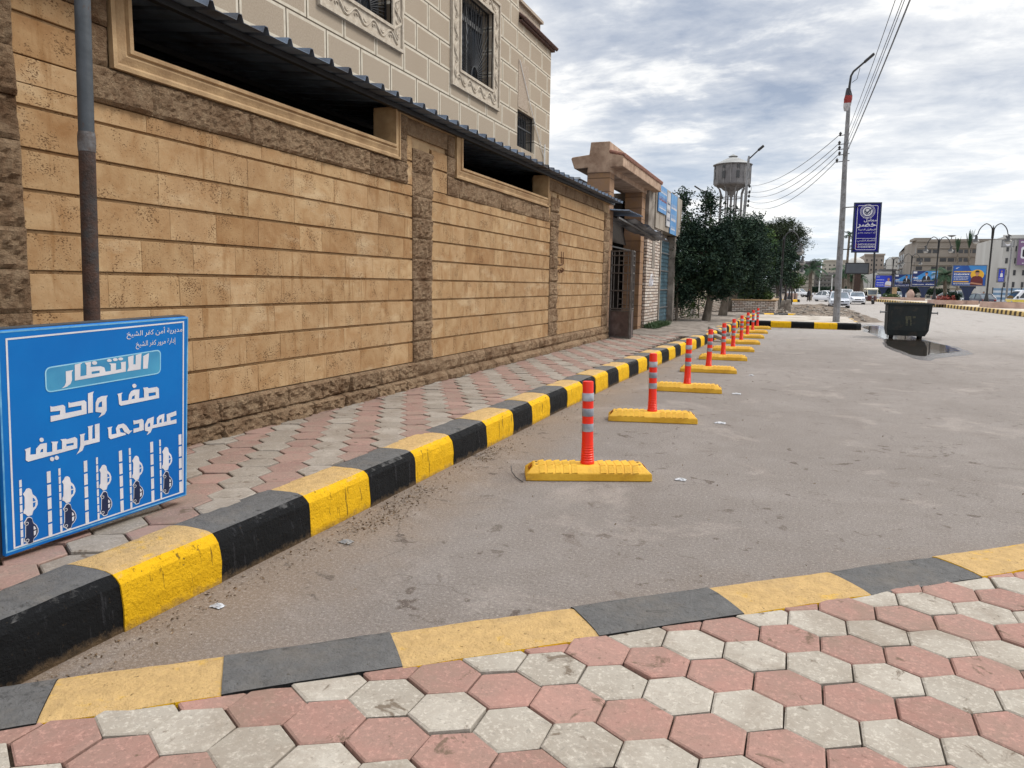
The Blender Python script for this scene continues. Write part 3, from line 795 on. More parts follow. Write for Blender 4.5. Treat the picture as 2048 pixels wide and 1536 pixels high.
# recessed plain panel + cable
mb = MB(); mb.box(FX-.01, FX+.012, 20.86, 21.72, 6.86, 8.17); mb.build('plain_panel', MT['stucco'], villa)
mb = MB(); mb.tube([(FX+.03, 20.9, 8.15), (FX+.04, 22.0, 6.9), (FX+.03, 23.2, 5.8)], .012, 5); mb.tube([(FX+.05, 23.2, 4.3), (FX+.05, 23.2, 6.2)], .025, 6)
mb.build('cable_and_pipe', MT['white'], villa)
def win_surround(y0, y1, z0, z1, oy0, oy1, oz0, oz1):
    mb = MB()
    # flat band with raised edges
    def ring(a, b, p):
        (a0, a1, c0, c1), (b0, b1, d0, d1) = a, b
        for bx in ((a0, a1, c0, d0), (a0, a1, d1, c1), (a0, b0, d0, d1), (b1, a1, d0, d1)):
            if bx[3]-bx[2] > 1e-4 and bx[1]-bx[0] > 1e-4: mb.box(FX+.001, FX+p, *bx)
    ring((oy0, oy1, oz0, oz1), (y0, y1, z0, z1), .03)
    e = .045
    ring((oy0-.02, oy1+.02, oz0-.02, oz1+.02), (oy0+e, oy1-e, oz0+e, oz1-e), .07)
    ring((y0-.06, y1+.06, z0-.06, z1+.06), (y0, y1, z0, z1), .065)
    def vine(p, q, amp, wl):
        p, q = Vector(p), Vector(q); d = (q-p); L = d.length; d.normalize(); n = Vector((-d.y, d.x)) if True else None
        N_ = max(6, int(L/.025)); pts = []
        for k in range(N_+1):
            s_ = L*k/N_; w = math.sin(s_/wl*2*PI)*amp
            c = p + d*s_ + n*w; pts.append((FX+.035, c.x, c.y))
        mb.tube(pts, .026, 6)
        k = 0
        while (k+.5)*wl/2 < L:
            s_ = (k+.25)*wl/2 + wl*.12; sg = -1 if k % 2 else 1
            c = p + d*min(L, s_) ; pts = []
            for j in range(8):
                a_ = j/7*1.5*PI; rr = amp*.75*(1-j/10)
                v_ = c + n*(sg*(-amp*.15 + rr*math.sin(a_)*.8)) + d*(rr*math.cos(a_))
                pts.append((FX+.035, v_.x, v_.y))
            mb.tube(pts, [.018]*5+[.015, .011, .006], 5); k += 1
    cy0, cy1, cz0, cz1 = (oy0+y0-.06+e)/2, (oy1+y1+.06-e)/2, (oz0+z0-.06+e)/2, (oz1+z1+.06-e)/2
    am = (z0-.06-oz0-e)/2*.62; av = (y0-.06-oy0-e)/2*.5
    vine((cy0, cz0), (cy1, cz0), am, .62); vine((cy0, cz1), (cy1, cz1), am, .62)
    vine((cy0, cz0), (cy0, cz1), av, .5); vine((cy1, cz0), (cy1, cz1), av, .5)
    return mb
for (y0, y1, z0, z1), (a_, b_, c_, d_), fan in ((w1, (11.25-.0, 14.09, 6.44, 9.4), True), (w2, (16.42, 19.33, 6.41, 9.12), True)):
    s_ = win_surround(y0, y1, z0, z1, a_, b_, c_, d_).build('carved_surround', MT['carved'], villa)
def grille(y0, y1, z0, z1, fan):
    mb = MB(); x_ = FX-.10
    for a_, b_, c_, d_ in ((y0, y1, z0, z0+.03), (y0, y1, z1-.03, z1), (y0, y0+.03, z0, z1), (y1-.03, y1, z0, z1)): mb.box(x_-.02, x_+.02, a_, b_, c_, d_)
    if fan:
        cy, cz = (y0+y1)/2+.05, z0+.12
        for k in range(29):
            a_ = math.radians(4 + k*172/28); dy, dz = math.cos(a_), math.sin(a_)
            t = min((y1-cy)/dy if dy > 1e-3 else 9, (y0-cy)/dy if dy < -1e-3 else 9, (z1-cz)/dz if dz > 1e-3 else 9)
            if k % 2: t *= .94
            mb.tube([(x_, cy+dy*.2, cz+dz*.2), (x_, cy+dy*t, cz+dz*t)], .009, 5)
        mb.tube([(x_+.03, cy+.2*math.cos(a_), cz-.1+.33*math.sin(a_)) for a_ in [PI*k/12 for k in range(13)]], .02, 6)
        n = 9
        for k in range(n):
            y = y0+(y1-y0)*(k+.5)/n; mb.tube([(x_-.03, y, z0), (x_-.03, y, z1)], .008, 5)
    else:
        for k in range(11):
            y = y0+(y1-y0)*(k+.5)/11; mb.tube([(x_, y, z0), (x_, y, z1)], .012, 5)
        mb.box(x_-.01, x_+.02, y0, y1, (z0+z1)/2+.06, (z0+z1)/2+.10)
    return mb
for i, (y0, y1, z0, z1) in enumerate((w1, w2, w3)):
    mb = MB(); mb.box(FX-.34, FX-.31, y0, y1, z0, z1); wo = mb.build('window', MT['glass'], villa)
    grille(y0, y1, z0, z1, i < 2).build('grille', MT['black_metal'], wo)
    mb = MB()
    for k in range(3):
        yy = y0 + (y1-y0)*k/2; mb.box(FX-.31, FX-.27, max(y0, yy-.03), min(y1, yy+.03), z0, z1)
    mb.box(FX-.312, FX-.268, y0, y1, z1-.06, z1)
    if i < 2: mb.box(FX-.312, FX-.268, y0, y1, z1-.5, z1-.38)
    mb.build('frame', MT['grey_metal'], wo)
# dark yard under the canopy between wall and villa
mb = MB(); mb.box(-7.98, -5.4, -1.2, -1.05, 0, 4.3); mb.build('added_light_stop', MT['dark'], villa)  # end walls added at both ends to keep daylight out of the yard
mb = MB(); mb.box(-7.98, -5.35, 20.3, 20.45, 0, 4.2); mb.build('added_light_stop', MT['dark'], villa)
mb = MB(); mb.box(-7.998+.0, -7.96, -1, 20.3, .3, 4.3); mb.build('shade_coloured_sheet', MT['dark'], villa)  # near-black sheet over the villa wall: canopy shade put into the colour
# ================================================================ LETTERING
AR = {}
for i, ch in enumerate('ا'): AR[ch] = (0xFE8D, 0xFE8E, None, None)
AR['أ'] = (0xFE83, 0xFE84, None, None); AR['إ'] = (0xFE87, 0xFE88, None, None); AR['ة'] = (0xFE93, 0xFE94, None, None)
AR['د'] = (0xFEA9, 0xFEAA, None, None); AR['ذ'] = (0xFEAB, 0xFEAC, None, None); AR['ر'] = (0xFEAD, 0xFEAE, None, None)
AR['ز'] = (0xFEAF, 0xFEB0, None, None); AR['و'] = (0xFEED, 0xFEEE, None, None); AR['ى'] = (0xFEEF, 0xFEF0, None, None)
for ch, b_ in dict(zip('ئبتثجحخسشصضطظعغفقكلمنهي', (0xFE89, 0xFE8F, 0xFE95, 0xFE99, 0xFE9D, 0xFEA1, 0xFEA5, 0xFEB1, 0xFEB5, 0xFEB9, 0xFEBD, 0xFEC1, 0xFEC5, 0xFEC9, 0xFECD, 0xFED1, 0xFED5, 0xFED9, 0xFEDD, 0xFEE1, 0xFEE5, 0xFEE9, 0xFEF1))).items():
    AR[ch] = (b_, b_+1, b_+2, b_+3)
def shape_ar(s):
    out = []
    for i, ch in enumerate(s):
        if ch not in AR: out.append(ch); continue
        f = AR[ch]
        prev = i > 0 and s[i-1] in AR and AR[s[i-1]][2] is not None
        nxt = i < len(s)-1 and s[i+1] in AR and f[2] is not None
        k = (3 if nxt else 1) if prev else (2 if nxt else 0)
        out.append(chr(f[k]))
    return ''.join(out[::-1])
def curve_mesh(cu):
    o = bpy.data.objects.new('tmp', cu); COL.objects.link(o)
    bpy.context.view_layer.update()
    me = bpy.data.meshes.new_from_object(o.evaluated_get(bpy.context.evaluated_depsgraph_get()))
    vs = [tuple(v.co) for v in me.vertices]; fs = [tuple(p.vertices) for p in me.polygons]
    bpy.data.objects.remove(o); bpy.data.curves.remove(cu); bpy.data.meshes.remove(me)
    return vs, fs
def text_uv(s, x0, x1, y0, y1, bold=0.0, keep=False):
    """text fitted into the box x0..x1, y0..y1 of a sign's own plane"""
    cu = bpy.data.curves.new('t', 'FONT'); cu.body = s; cu.offset = bold; cu.resolution_u = 3
    vs, fs = curve_mesh(cu)
    X = [v[0] for v in vs]; Y = [v[1] for v in vs]
    sx = (x1-x0)/(max(X)-min(X)); sy = (y1-y0)/(max(Y)-min(Y))
    return [(x0+(v[0]-min(X))*sx, y0+(v[1]-min(Y))*sy) for v in vs], fs
def poly_uv(polys):
    cu = bpy.data.curves.new('t', 'CURVE'); cu.dimensions = '2D'; cu.fill_mode = 'BOTH'
    for pl in polys:
        sp = cu.splines.new('POLY'); sp.points.add(len(pl)-1)
        for p, q in zip(sp.points, pl): p.co = (q[0], q[1], 0, 1)
        sp.use_cyclic_u = True
    vs, fs = curve_mesh(cu)
    return [(v[0], v[1]) for v in vs], fs
class Plane:
    """flat sign: origin, unit u (right), unit v (up), normal towards the reader"""
    def __init__(s, o, u, v): s.o, s.u, s.v = Vector(o), Vector(u).normalized(), Vector(v).normalized(); s.n = s.u.cross(s.v)
    def p(s, a, b, h=0.0): return tuple(s.o + s.u*a + s.v*b + s.n*h)
    def put(s, mb, uvf, h, mi=0):
        mb.mi = mi; vs, fs = uvf; mb.add([s.p(a, b, h) for a, b in vs], fs)
    def rect(s, mb, a0, a1, b0, b1, h0, h1, mi=0):
        mb.mi = mi; mb.extr([s.p(a0, b0, h0), s.p(a1, b0, h0), s.p(a1, b1, h0), s.p(a0, b1, h0)], s.n*(h1-h0))
    def poly(s, mb, pts, h, mi=0):
        mb.mi = mi; mb.add([s.p(a, b, h) for a, b in pts], [list(range(len(pts)))])
def rrect(a0, a1, b0, b1, r, n=5):
    out = []
    for cx, cy, st in ((a1-r, b1-r, 0), (a0+r, b1-r, 1), (a0+r, b0+r, 2), (a1-r, b0+r, 3)):
        for k in range(n+1):
            a = PI/2*(st + k/n); out.append((cx+r*math.cos(a), cy+r*math.sin(a)))
    return out
def outline(pts, w):
    c = Vector((sum(p[0] for p in pts)/len(pts), sum(p[1] for p in pts)/len(pts)))
    n = len(pts); inn = []
    for i in range(n):
        a, b, d = Vector(pts[i-1]), Vector(pts[i]), Vector(pts[(i+1) % n])
        t = (d-a).normalized(); nn = Vector((-t.y, t.x))
        if nn.dot(c-b) < 0: nn = -nn
        inn.append(tuple(b+nn*w))
    return pts+inn, [(i, (i+1) % n, n+(i+1) % n, n+i) for i in range(n)]

# ================================================================ PARKING SIGN LEANING BY THE KERB
def blue_mat(name, c1, c2):
    m, g, b = base_mat(name)
    p = g.n('ShaderNodeTexCoord').outputs['Object']
    col = g.mix(g.map(g.noise(p, 1.6, 4), .35, .7), c1, c2)
    scr = g.map(g.noise(g.scale(p, (2, 2, 26)), 2.6, 5, .7), .66, .74, 0, .35)
    col = g.mix(scr, col, tuple(min(1, x*1.9+.04) for x in c1))
    g.set(b, 'Base Color', col); g.set(b, 'Roughness', g.map(g.noise(p, 7, 4), .3, .7, .45, .65)); g.set(b, 'Specular IOR Level', .25)
    wv = g.n('ShaderNodeTexWave', {'Vector': p, 'Scale': 60.0, 'Distortion': .4}, bands_direction='Z').outputs['Fac']
    g.set(b, 'Normal', g.n('ShaderNodeBump', {'Strength': .12, 'Distance': .002, 'Height': wv}).outputs[0])
    return m
MT['sign_blue'] = blue_mat('parking_sign_blue', S(2, 108, 184), S(2, 94, 172))
MT['badge'] = mat('badge_blue', S(70, 152, 190), S(44, 120, 168), 3, .45, 0)
MT['navy'] = mat('navy_print', S(18, 38, 78), S(14, 30, 62), 4, .5, 0)
U_ = Vector((.0541, .9982, .0264)); U_ = Vector((0.054148, 0.998181, 0.026454)).normalized()
LE, HD, RL = .1032, .0542, .0266
uh = Vector((math.sin(HD), math.cos(HD), 0)); nh = Vector((math.cos(HD), -math.sin(HD), 0)); uph = Vector((0, 0, 1))*math.cos(LE) + nh*math.sin(LE)
Us = uh*math.cos(RL) + uph*math.sin(RL); Vs = -uh*math.sin(RL) + uph*math.cos(RL)
PS = Plane((-3.7306, 2.4779, .3189), Us, Vs)
WS, HS = 1.1423, 1.1755
ps = thing('parking_sign', 'blue Arabic parking rules board with rows of car pictograms, standing by the kerb', 'sign', (-3.73, 3.05, .3))
mb = MB(); PS.rect(mb, -.006, WS, 0, HS, -.028, 0)
mb.build('board', MT['sign_blue'], ps, bevel=.004)
mb = MB(); PS.rect(mb, -.028, WS+.004, -.012, .03, -.085, -.0285); PS.rect(mb, -.028, WS+.004, HS-.04, HS+.004, -.085, -.0285); PS.rect(mb, -.028, .02, .03, HS-.04, -.085, -.0285); PS.rect(mb, WS-.04, WS+.004, .03, HS-.04, -.085, -.0285)
mb.build('frame', MT['pole'], ps)
mb = MB(); PS.put(mb, outline([(-.004, .02), (-.004, HS-.002), (WS-.002, HS-.002), (WS-.002, .004)], .012), .0012)
mb.build('edge_strip', mat('light_edge', S(120, 180, 214), S(70, 140, 190), 9, .5, 0), ps)
mb = MB(); PS.put(mb, outline([(.034, .03), (.034, 1.137), (1.108, 1.152), (1.116, .03)], .013), .0016)
mb.build('border_line', MT['sign_white'], ps)
LET = [[[0.814,0.964],[0.854,0.978],[0.845,0.886],[0.813,0.887]],[[0.712,0.97],[0.749,0.976],[0.747,0.922],[0.762,0.921],[0.764,0.976],[0.802,0.981],[0.796,0.887],[0.706,0.886],[0.716,0.91]],[[0.664,0.944],[0.698,0.945],[0.697,0.886],[0.387,0.876],[0.388,0.964],[0.432,0.969],[0.421,0.961],[0.419,0.895],[0.454,0.897],[0.455,0.953],[0.445,0.968],[0.483,0.968],[0.479,0.94],[0.539,0.937],[0.562,0.927],[0.569,0.902],[0.602,0.902],[0.602,0.936],[0.593,0.946],[0.635,0.942],[0.634,0.903],[0.668,0.905],[0.667,0.937]],[[0.485,0.913],[0.532,0.913],[0.533,0.9],[0.485,0.899]],[[0.337,0.934],[0.379,0.936],[0.37,0.925],[0.371,0.882],[0.362,0.862],[0.342,0.85],[0.311,0.844],[0.329,0.856],[0.337,0.874]],[[0.642,0.762],[0.676,0.765],[0.668,0.755],[0.669,0.715],[0.713,0.714],[0.717,0.745],[0.731,0.764],[0.752,0.77],[0.788,0.767],[0.785,0.713],[0.819,0.712],[0.819,0.753],[0.813,0.773],[0.843,0.772],[0.85,0.764],[0.909,0.764],[0.923,0.752],[0.926,0.692],[0.664,0.689],[0.652,0.7],[0.648,0.747]],[[0.734,0.716],[0.739,0.732],[0.755,0.737],[0.755,0.716]],[[0.851,0.734],[0.901,0.733],[0.901,0.714],[0.851,0.713]],[[0.581,0.763],[0.573,0.75],[0.573,0.677],[0.56,0.657],[0.521,0.644],[0.535,0.657],[0.541,0.67],[0.505,0.681],[0.506,0.734],[0.518,0.757],[0.542,0.765]],[[0.522,0.704],[0.522,0.714],[0.529,0.73],[0.545,0.736],[0.545,0.703]],[[0.461,0.794],[0.496,0.8],[0.49,0.786],[0.489,0.681],[0.46,0.681]],[[0.347,0.763],[0.36,0.757],[0.439,0.759],[0.451,0.747],[0.452,0.68],[0.247,0.673],[0.248,0.705],[0.299,0.703],[0.301,0.725],[0.248,0.728],[0.248,0.759],[0.259,0.753],[0.318,0.754],[0.329,0.742],[0.33,0.706],[0.422,0.707],[0.422,0.733],[0.348,0.733]],[[1.053,0.588],[1.055,0.56],[1.009,0.554],[1.011,0.532],[1.055,0.534],[1.056,0.507],[0.877,0.51],[0.865,0.488],[0.837,0.474],[0.851,0.495],[0.825,0.506],[0.824,0.543],[0.843,0.575],[0.889,0.582],[0.884,0.53],[0.91,0.53],[0.909,0.568],[0.927,0.582],[0.965,0.586],[0.962,0.533],[0.983,0.533],[0.981,0.579],[1.013,0.583]],[[0.927,0.534],[0.93,0.554],[0.944,0.559],[0.944,0.533]],[[0.844,0.525],[0.848,0.545],[0.862,0.548],[0.862,0.524]],[[0.745,0.586],[0.762,0.581],[0.805,0.583],[0.816,0.571],[0.817,0.512],[0.746,0.508],[0.746,0.534],[0.786,0.534],[0.786,0.56],[0.747,0.56]],[[0.577,0.575],[0.609,0.576],[0.602,0.566],[0.602,0.529],[0.635,0.528],[0.63,0.558],[0.643,0.578],[0.679,0.58],[0.699,0.563],[0.722,0.527],[0.74,0.526],[0.713,0.507],[0.686,0.527],[0.671,0.555],[0.653,0.555],[0.66,0.53],[0.691,0.519],[0.696,0.508],[0.597,0.502],[0.584,0.514],[0.582,0.56]],[[0.528,0.61],[0.527,0.503],[0.434,0.501],[0.424,0.476],[0.387,0.46],[0.403,0.481],[0.411,0.506],[0.412,0.56],[0.408,0.569],[0.441,0.57],[0.435,0.559],[0.434,0.528],[0.46,0.527],[0.46,0.594],[0.456,0.606],[0.488,0.607],[0.484,0.594],[0.482,0.529],[0.499,0.528],[0.499,0.609]],[[0.107,0.553],[0.138,0.559],[0.135,0.519],[0.165,0.515],[0.166,0.544],[0.189,0.565],[0.224,0.563],[0.222,0.511],[0.252,0.508],[0.253,0.553],[0.247,0.564],[0.286,0.557],[0.279,0.544],[0.278,0.511],[0.306,0.51],[0.307,0.554],[0.298,0.566],[0.328,0.563],[0.335,0.558],[0.381,0.562],[0.394,0.548],[0.393,0.495],[0.123,0.484],[0.111,0.495],[0.113,0.542]],[[0.187,0.519],[0.193,0.534],[0.203,0.536],[0.202,0.518]],[[0.331,0.533],[0.372,0.531],[0.372,0.518],[0.331,0.52]],[[0.681,0.962],[0.678,0.957],[0.67,0.955],[0.66,0.956],[0.652,0.96],[0.649,0.966],[0.653,0.971],[0.661,0.973],[0.67,0.972],[0.678,0.968]],[[0.646,0.962],[0.643,0.957],[0.635,0.955],[0.626,0.956],[0.618,0.96],[0.615,0.966],[0.618,0.97],[0.626,0.973],[0.636,0.972],[0.643,0.968]],[[0.609,0.961],[0.606,0.956],[0.598,0.954],[0.589,0.955],[0.581,0.959],[0.578,0.964],[0.581,0.969],[0.589,0.972],[0.598,0.971],[0.606,0.966]],[[0.519,0.958],[0.516,0.952],[0.508,0.949],[0.498,0.95],[0.49,0.955],[0.487,0.962],[0.49,0.968],[0.498,0.97],[0.508,0.969],[0.516,0.965]],[[0.768,0.792],[0.765,0.784],[0.758,0.781],[0.749,0.782],[0.742,0.788],[0.739,0.796],[0.742,0.803],[0.749,0.806],[0.758,0.805],[0.765,0.799]],[[0.208,0.583],[0.206,0.576],[0.2,0.573],[0.193,0.575],[0.187,0.581],[0.185,0.588],[0.187,0.595],[0.193,0.598],[0.201,0.596],[0.206,0.591]],[[0.262,0.464],[0.259,0.458],[0.253,0.455],[0.246,0.457],[0.24,0.463],[0.238,0.47],[0.24,0.477],[0.246,0.48],[0.254,0.478],[0.26,0.472]],[[0.288,0.465],[0.285,0.459],[0.279,0.456],[0.271,0.458],[0.265,0.464],[0.263,0.471],[0.266,0.478],[0.272,0.481],[0.279,0.479],[0.285,0.473]]]
mb = MB(); bd = [(.226, .832), (.938, .843), (.938, .992), (.224, .968)]
def round_poly(q, r, n=5):
    out = []
    for i in range(len(q)):
        a, b, c = Vector(q[i-1]), Vector(q[i]), Vector(q[(i+1) % len(q)])
        p0 = b + (a-b).normalized()*r; p2 = b + (c-b).normalized()*r
        for k in range(n+1):
            t = k/n; out.append(tuple(p0*(1-t)**2 + b*2*t*(1-t) + p2*t*t))
    return out
rb = round_poly(bd, .035)
PS.poly(mb, rb, .0014); mb.build('badge', MT['badge'], ps)
mb = MB(); PS.put(mb, outline(rb, .007), .002); mb.build('badge_outline', mat('pale_outline', S(150, 200, 224), S(120, 186, 216), 8, .5, 0), ps)
mb = MB(); PS.put(mb, poly_uv(LET), .0026)
PS.put(mb, text_uv(shape_ar('مديرية أمن كفر الشيخ'), .705, 1.095, 1.072, 1.127, .004), .0018)
PS.put(mb, text_uv(shape_ar('إدارة مرور كفر الشيخ'), .765, 1.045, 1.008, 1.055, .004), .0018)
mb.build('lettering', MT['sign_white'], ps)
mb = MB()
for (x0, y1), (x1, y0), w, n in [((.074,.396),(.072,.03),.013,8), ((.219,.404),(.22,.03),.021,5), ((.283,.405),(.286,.03),.012,8), ((.429,.411),(.434,.03),.021,5), ((.503,.414),(.509,.03),.012,8), ((.648,.419),(.658,.03),.021,5), ((.714,.42),(.724,.03),.013,8), ((.862,.425),(.873,.03),.021,5), ((.927,.426),(.939,.03),.012,8), ((1.073,.428),(1.084,.03),.022,5)]:
    mb = MB()
    for k in range(n):
        a_, b_ = k/n, (k+.86)/n if k < n-1 else 1
        xa, xb = x0+(x1-x0)*a_, x0+(x1-x0)*b_; ya, yb = y1+(y0-y1)*a_, y1+(y0-y1)*b_
        PS.poly(mb, [(xa, ya), (xb, yb), (xb+w, yb), (xa+w, ya)], .002)
    mb.build('bay_line', MT['sign_white'], ps)
CS = [(-.029,.065),(-.02,.079),(-.006,.079),(.006,.068),(.012,.04),(.029,.02),(.037,-.003),(.037,-.024),(.027,-.042),(.013,-.052),(.006,-.074),(-.016,-.075),(-.029,-.058),(-.039,-.052),(-.038,-.037),(-.032,-.028),(-.03,.037),(-.038,.055)]
for i, (cx, cy) in enumerate([(.129,.261),(.34,.27),(.561,.28),(.775,.283),(.988,.289),(.128,.103),(.342,.113),(.564,.121),(.778,.128),(.993,.131)]):
    dk = i > 4; mb = MB()
    if dk:
        PS.poly(mb, [(cx+a*1.02, cy+b*1.0) for a, b in CS], .0016, 1)
        PS.poly(mb, [(cx+a*.90, cy+b*.93) for a, b in CS], .0022, 0)
    else: PS.poly(mb, [(cx+a, cy+b) for a, b in CS], .002, 1)
    wm = 1 if dk else 2
    PS.poly(mb, [(cx+.012, cy+.0), (cx+.026, cy-.001), (cx+.018, cy+.017), (cx+.012, cy+.02)], .003, wm)
    PS.poly(mb, [(cx+.012, cy-.008), (cx+.026, cy-.008), (cx+.022, cy-.03), (cx+.012, cy-.034)], .003, wm)
    if dk:
        for dy in (.045, -.05):
            PS.put(mb, outline([(cx-.023+.010*math.cos(a), cy+dy+.010*math.sin(a)) for a in [2*PI*k/12 for k in range(12)]], .003), .003, 1)
    mb.build('car_pictogram', [MT['navy'], MT['sign_white'], MT['sign_blue']], ps)

# ================================================================ RUSTY POLE BEHIND THE SIGN
def fitpole(px0, py0, px1, py1, x, y, z0, z1):
    """lean so that the pole passes both sighted points at the given base"""
    b = Vector((x, y, z0)); d = ray(px1, py1); best = None
    t = (z1-H)/d[2]; return Vector((d[0]*t, d[1]*t, z1))
pb_ = gnd(190, 1010, .3); pb_ = atX(183, 600, -4.22); 
base = Vector((-4.22, pb_.y - .02, .29))
top = atX(165, 10, -4.22); dvec = (top - pb_)/(top.z - pb_.z)
base = pb_ + dvec*(.29 - pb_.z)
pl = thing('rusty_pole', 'grey steel pole with rusted lower half, standing behind the blue parking board', 'pole', base)
zc = atX(176, 285, -4.22).z
pt = lambda z: pb_ + dvec*(z - pb_.z)
rp = .048
MB().tube([pt(.27), pt(1.0), pt(1.8), pt(zc-.06)], rp, 20).build('lower_tube', MT['rust'], pl, smooth=True)
MB().tube([pt(zc-.06), pt(zc-.03), pt(zc+.03), pt(zc+.06)], [rp+.001, rp+.004, rp+.004, rp], 20).build('joint_collar', mat('scuffed_collar', S(96, 96, 98), S(70, 62, 58), 14, .6, .3, coord='P', c3=S(70, 44, 30), s3=14), pl, smooth=True)
MB().tube([pt(zc+.06), pt(3.2), pt(4.6), pt(6.2)], rp*.95, 20).build('upper_tube', MT['pole'], pl, smooth=True)

# ================================================================ BOLLARDS ON YELLOW STOPS
MT['stop_y'] = mat('yellow_rubber', S(226, 178, 52), S(206, 156, 34), 4, .6, .3, 40, c3=S(150, 112, 50), s3=5, lo3=.58, hi3=.74)
MT['post_red'] = mat('orange_red_plastic', S(236, 46, 18), S(222, 38, 14), 5, .38, .05, c3=S(190, 60, 40), s3=9, lo3=.62, hi3=.75)
MT['reflect'] = mat('grey_reflective_tape', S(142, 146, 154), S(122, 126, 134), 9, .35, .1, 30, c3=S(176, 180, 188), s3=6)
MT['red_refl'] = mat('red_reflector', S(150, 32, 20), S(110, 24, 18), 60, .25, 0)
def make_bollard():
    r = thing('flexible_bollard', 'red and grey banded bollard', 'bollard')
    mb = MB(); L, Wd, Hh = .57, .15, .13
    # chamfered long block: cross-section (x along the length)
    sec = lambda x, e: [(x*(L-e*.0), -Wd, 0), (x*(L), -Wd, .07), (x*(L-.075), -Wd+.055, Hh), (x*(L-.075), Wd-.055, Hh), (x*L, Wd, .07), (x*L, Wd, 0)]
    a_, b_ = sec(-1, 0), sec(1, 0)
    # end faces slope too
    vs = a_ + b_
    n = 6
    fs = [(i, i+1, n+i+1, n+i) for i in range(5)] + [tuple(range(6))[::-1], tuple(6+i for i in range(6)), (0, n, n+5, 5)]
    mb.add(vs, fs)
    base_ = mb.build('stop_block', MT['stop_y'], r, bevel=.008, bseg=2)
    # moulded ridges across the top and front slope
    rid = []
    for sx in (-1, 1):
        for k in range(5):
            x = sx*(.13 + .073*k)
            rid.append(x)
    mb = MB()
    for x in rid:
        for sy in (-1, 1):
            P = [(x-.028, sy*(Wd-.001), .073), (x-.028, sy*(Wd-.055), Hh), (x-.028, 0.0, Hh)]
            for (p, q) in zip(P[:-1], P[1:]):
                t0_, t1_ = Vector(p), Vector(q); nrm = Vector((0, sy*.69, .72)) if p[2] < .1 else Vector((0, 0, 1))
                w = Vector((.05, 0, 0)); h = nrm*.011
                mb.add([t0_+nrm*-.002, t0_+w-nrm*.002, t1_+w-nrm*.002, t1_-nrm*.002, t0_+h*.35, t0_+w+h, t1_+w+h, t1_+h*.35], [(4,5,6,7),(0,1,5,4),(1,2,6,5),(2,3,7,6),(3,0,4,7)])
    mb.build('ridges', MT['stop_y'], base_)
    for sx in (-1, 1):
        mb = MB(); mb.obox((sx*(L-.042), 0, .102), (.019*.8, 0, -sx*.0235*.8), (0, .048, 0), (sx*.002, 0, .0016)); mb.build('end_reflector', MT['red_refl'], base_)
        for sy in (-1, 1):
            mb = MB(); mb.lathe([(.012, 0), (.012, .003), (.005, .004)], (sx*(L-.10), sy*.05, Hh), 10); mb.build('bolt_head', MT['rust'], base_)
    z0 = Hh; R = .052
    prof = [(R+.012, z0), (R+.012, z0+.02)]
    for k in range(7): prof += [(R+.011-k*.0012, z0+.025+k*.022), (R+.006-k*.001, z0+.030+k*.022), (R+.0065-k*.001, z0+.041+k*.022), (R+.011-(k+1)*.0012, z0+.044+k*.022)]
    prof += [(R, z0+.20), (R*.98, z0+.5), (R*.95, z0+.745), (R*.9, z0+.757), (.018, z0+.76), (.016, z0+.745)]
    MB().lathe(prof, n=28).build('post', MT['post_red'], r, smooth=True)
    for zb in (.30, .44, .58):
        rr = R*1.0 + .0015
        MB().lathe([(rr, z0+zb), (rr+.001, z0+zb+.002), (rr+.001, z0+zb+.070), (rr, z0+zb+.072)], n=28).build('reflective_band', MT['reflect'], r, smooth=True)
    return r
bol = make_bollard()
ang = math.atan2(6.548-6.052, 1.094)*.0
spots = [(-1.73, 6.44, 22.7), (-1.72, 9.58, 13.8), (-1.70, 12.62, 7.1), (-1.70, 15.7, 6.3), (-1.68, 18.6, 4.7), (-1.67, 21.3, 5.6), (-1.66, 24.2, 5), (-1.67, 27.2, 4), (-1.67, 30.2, 4), (-1.67, 33.4, 4)]
labs = ['nearest red and grey banded bollard on a long yellow stop beside a bent wire',
        'second red and grey bollard of the row, its post hiding the stop behind', 'third bollard from the camera in the row of red posts on yellow stops',
        'fourth bollard from the camera in the row of red posts on yellow stops', 'fifth bollard from the camera in the row of red posts on yellow stops',
        'red bollard sixth in the row, beside the broken kerb slabs', 'seventh bollard from the camera in the row of red posts on yellow stops',
        'eighth bollard in the row, third from the island end', 'ninth bollard in the row, last but one before the paved island', 'farthest and last red bollard, right before the black and yellow island kerb']
for i, ((x, y, a_), lb) in enumerate(zip(spots, labs)):
    o = bol if i == 0 else copy_tree(bol)
    o.location = (x, y, .002); o.rotation_euler = (0, 0, math.radians(a_))
    lx_, ly_ = random.uniform(-.02, .02), random.uniform(-.02, .02)
    for c_ in o.children:
        if not c_.name.startswith('stop_block'): c_.rotation_euler = (lx_, ly_, 0)
    props(o, lb, 'bollard', 'red and grey bollards on yellow stops along the parking bay')
# the stops of the photo turn slightly: first two are rotated more

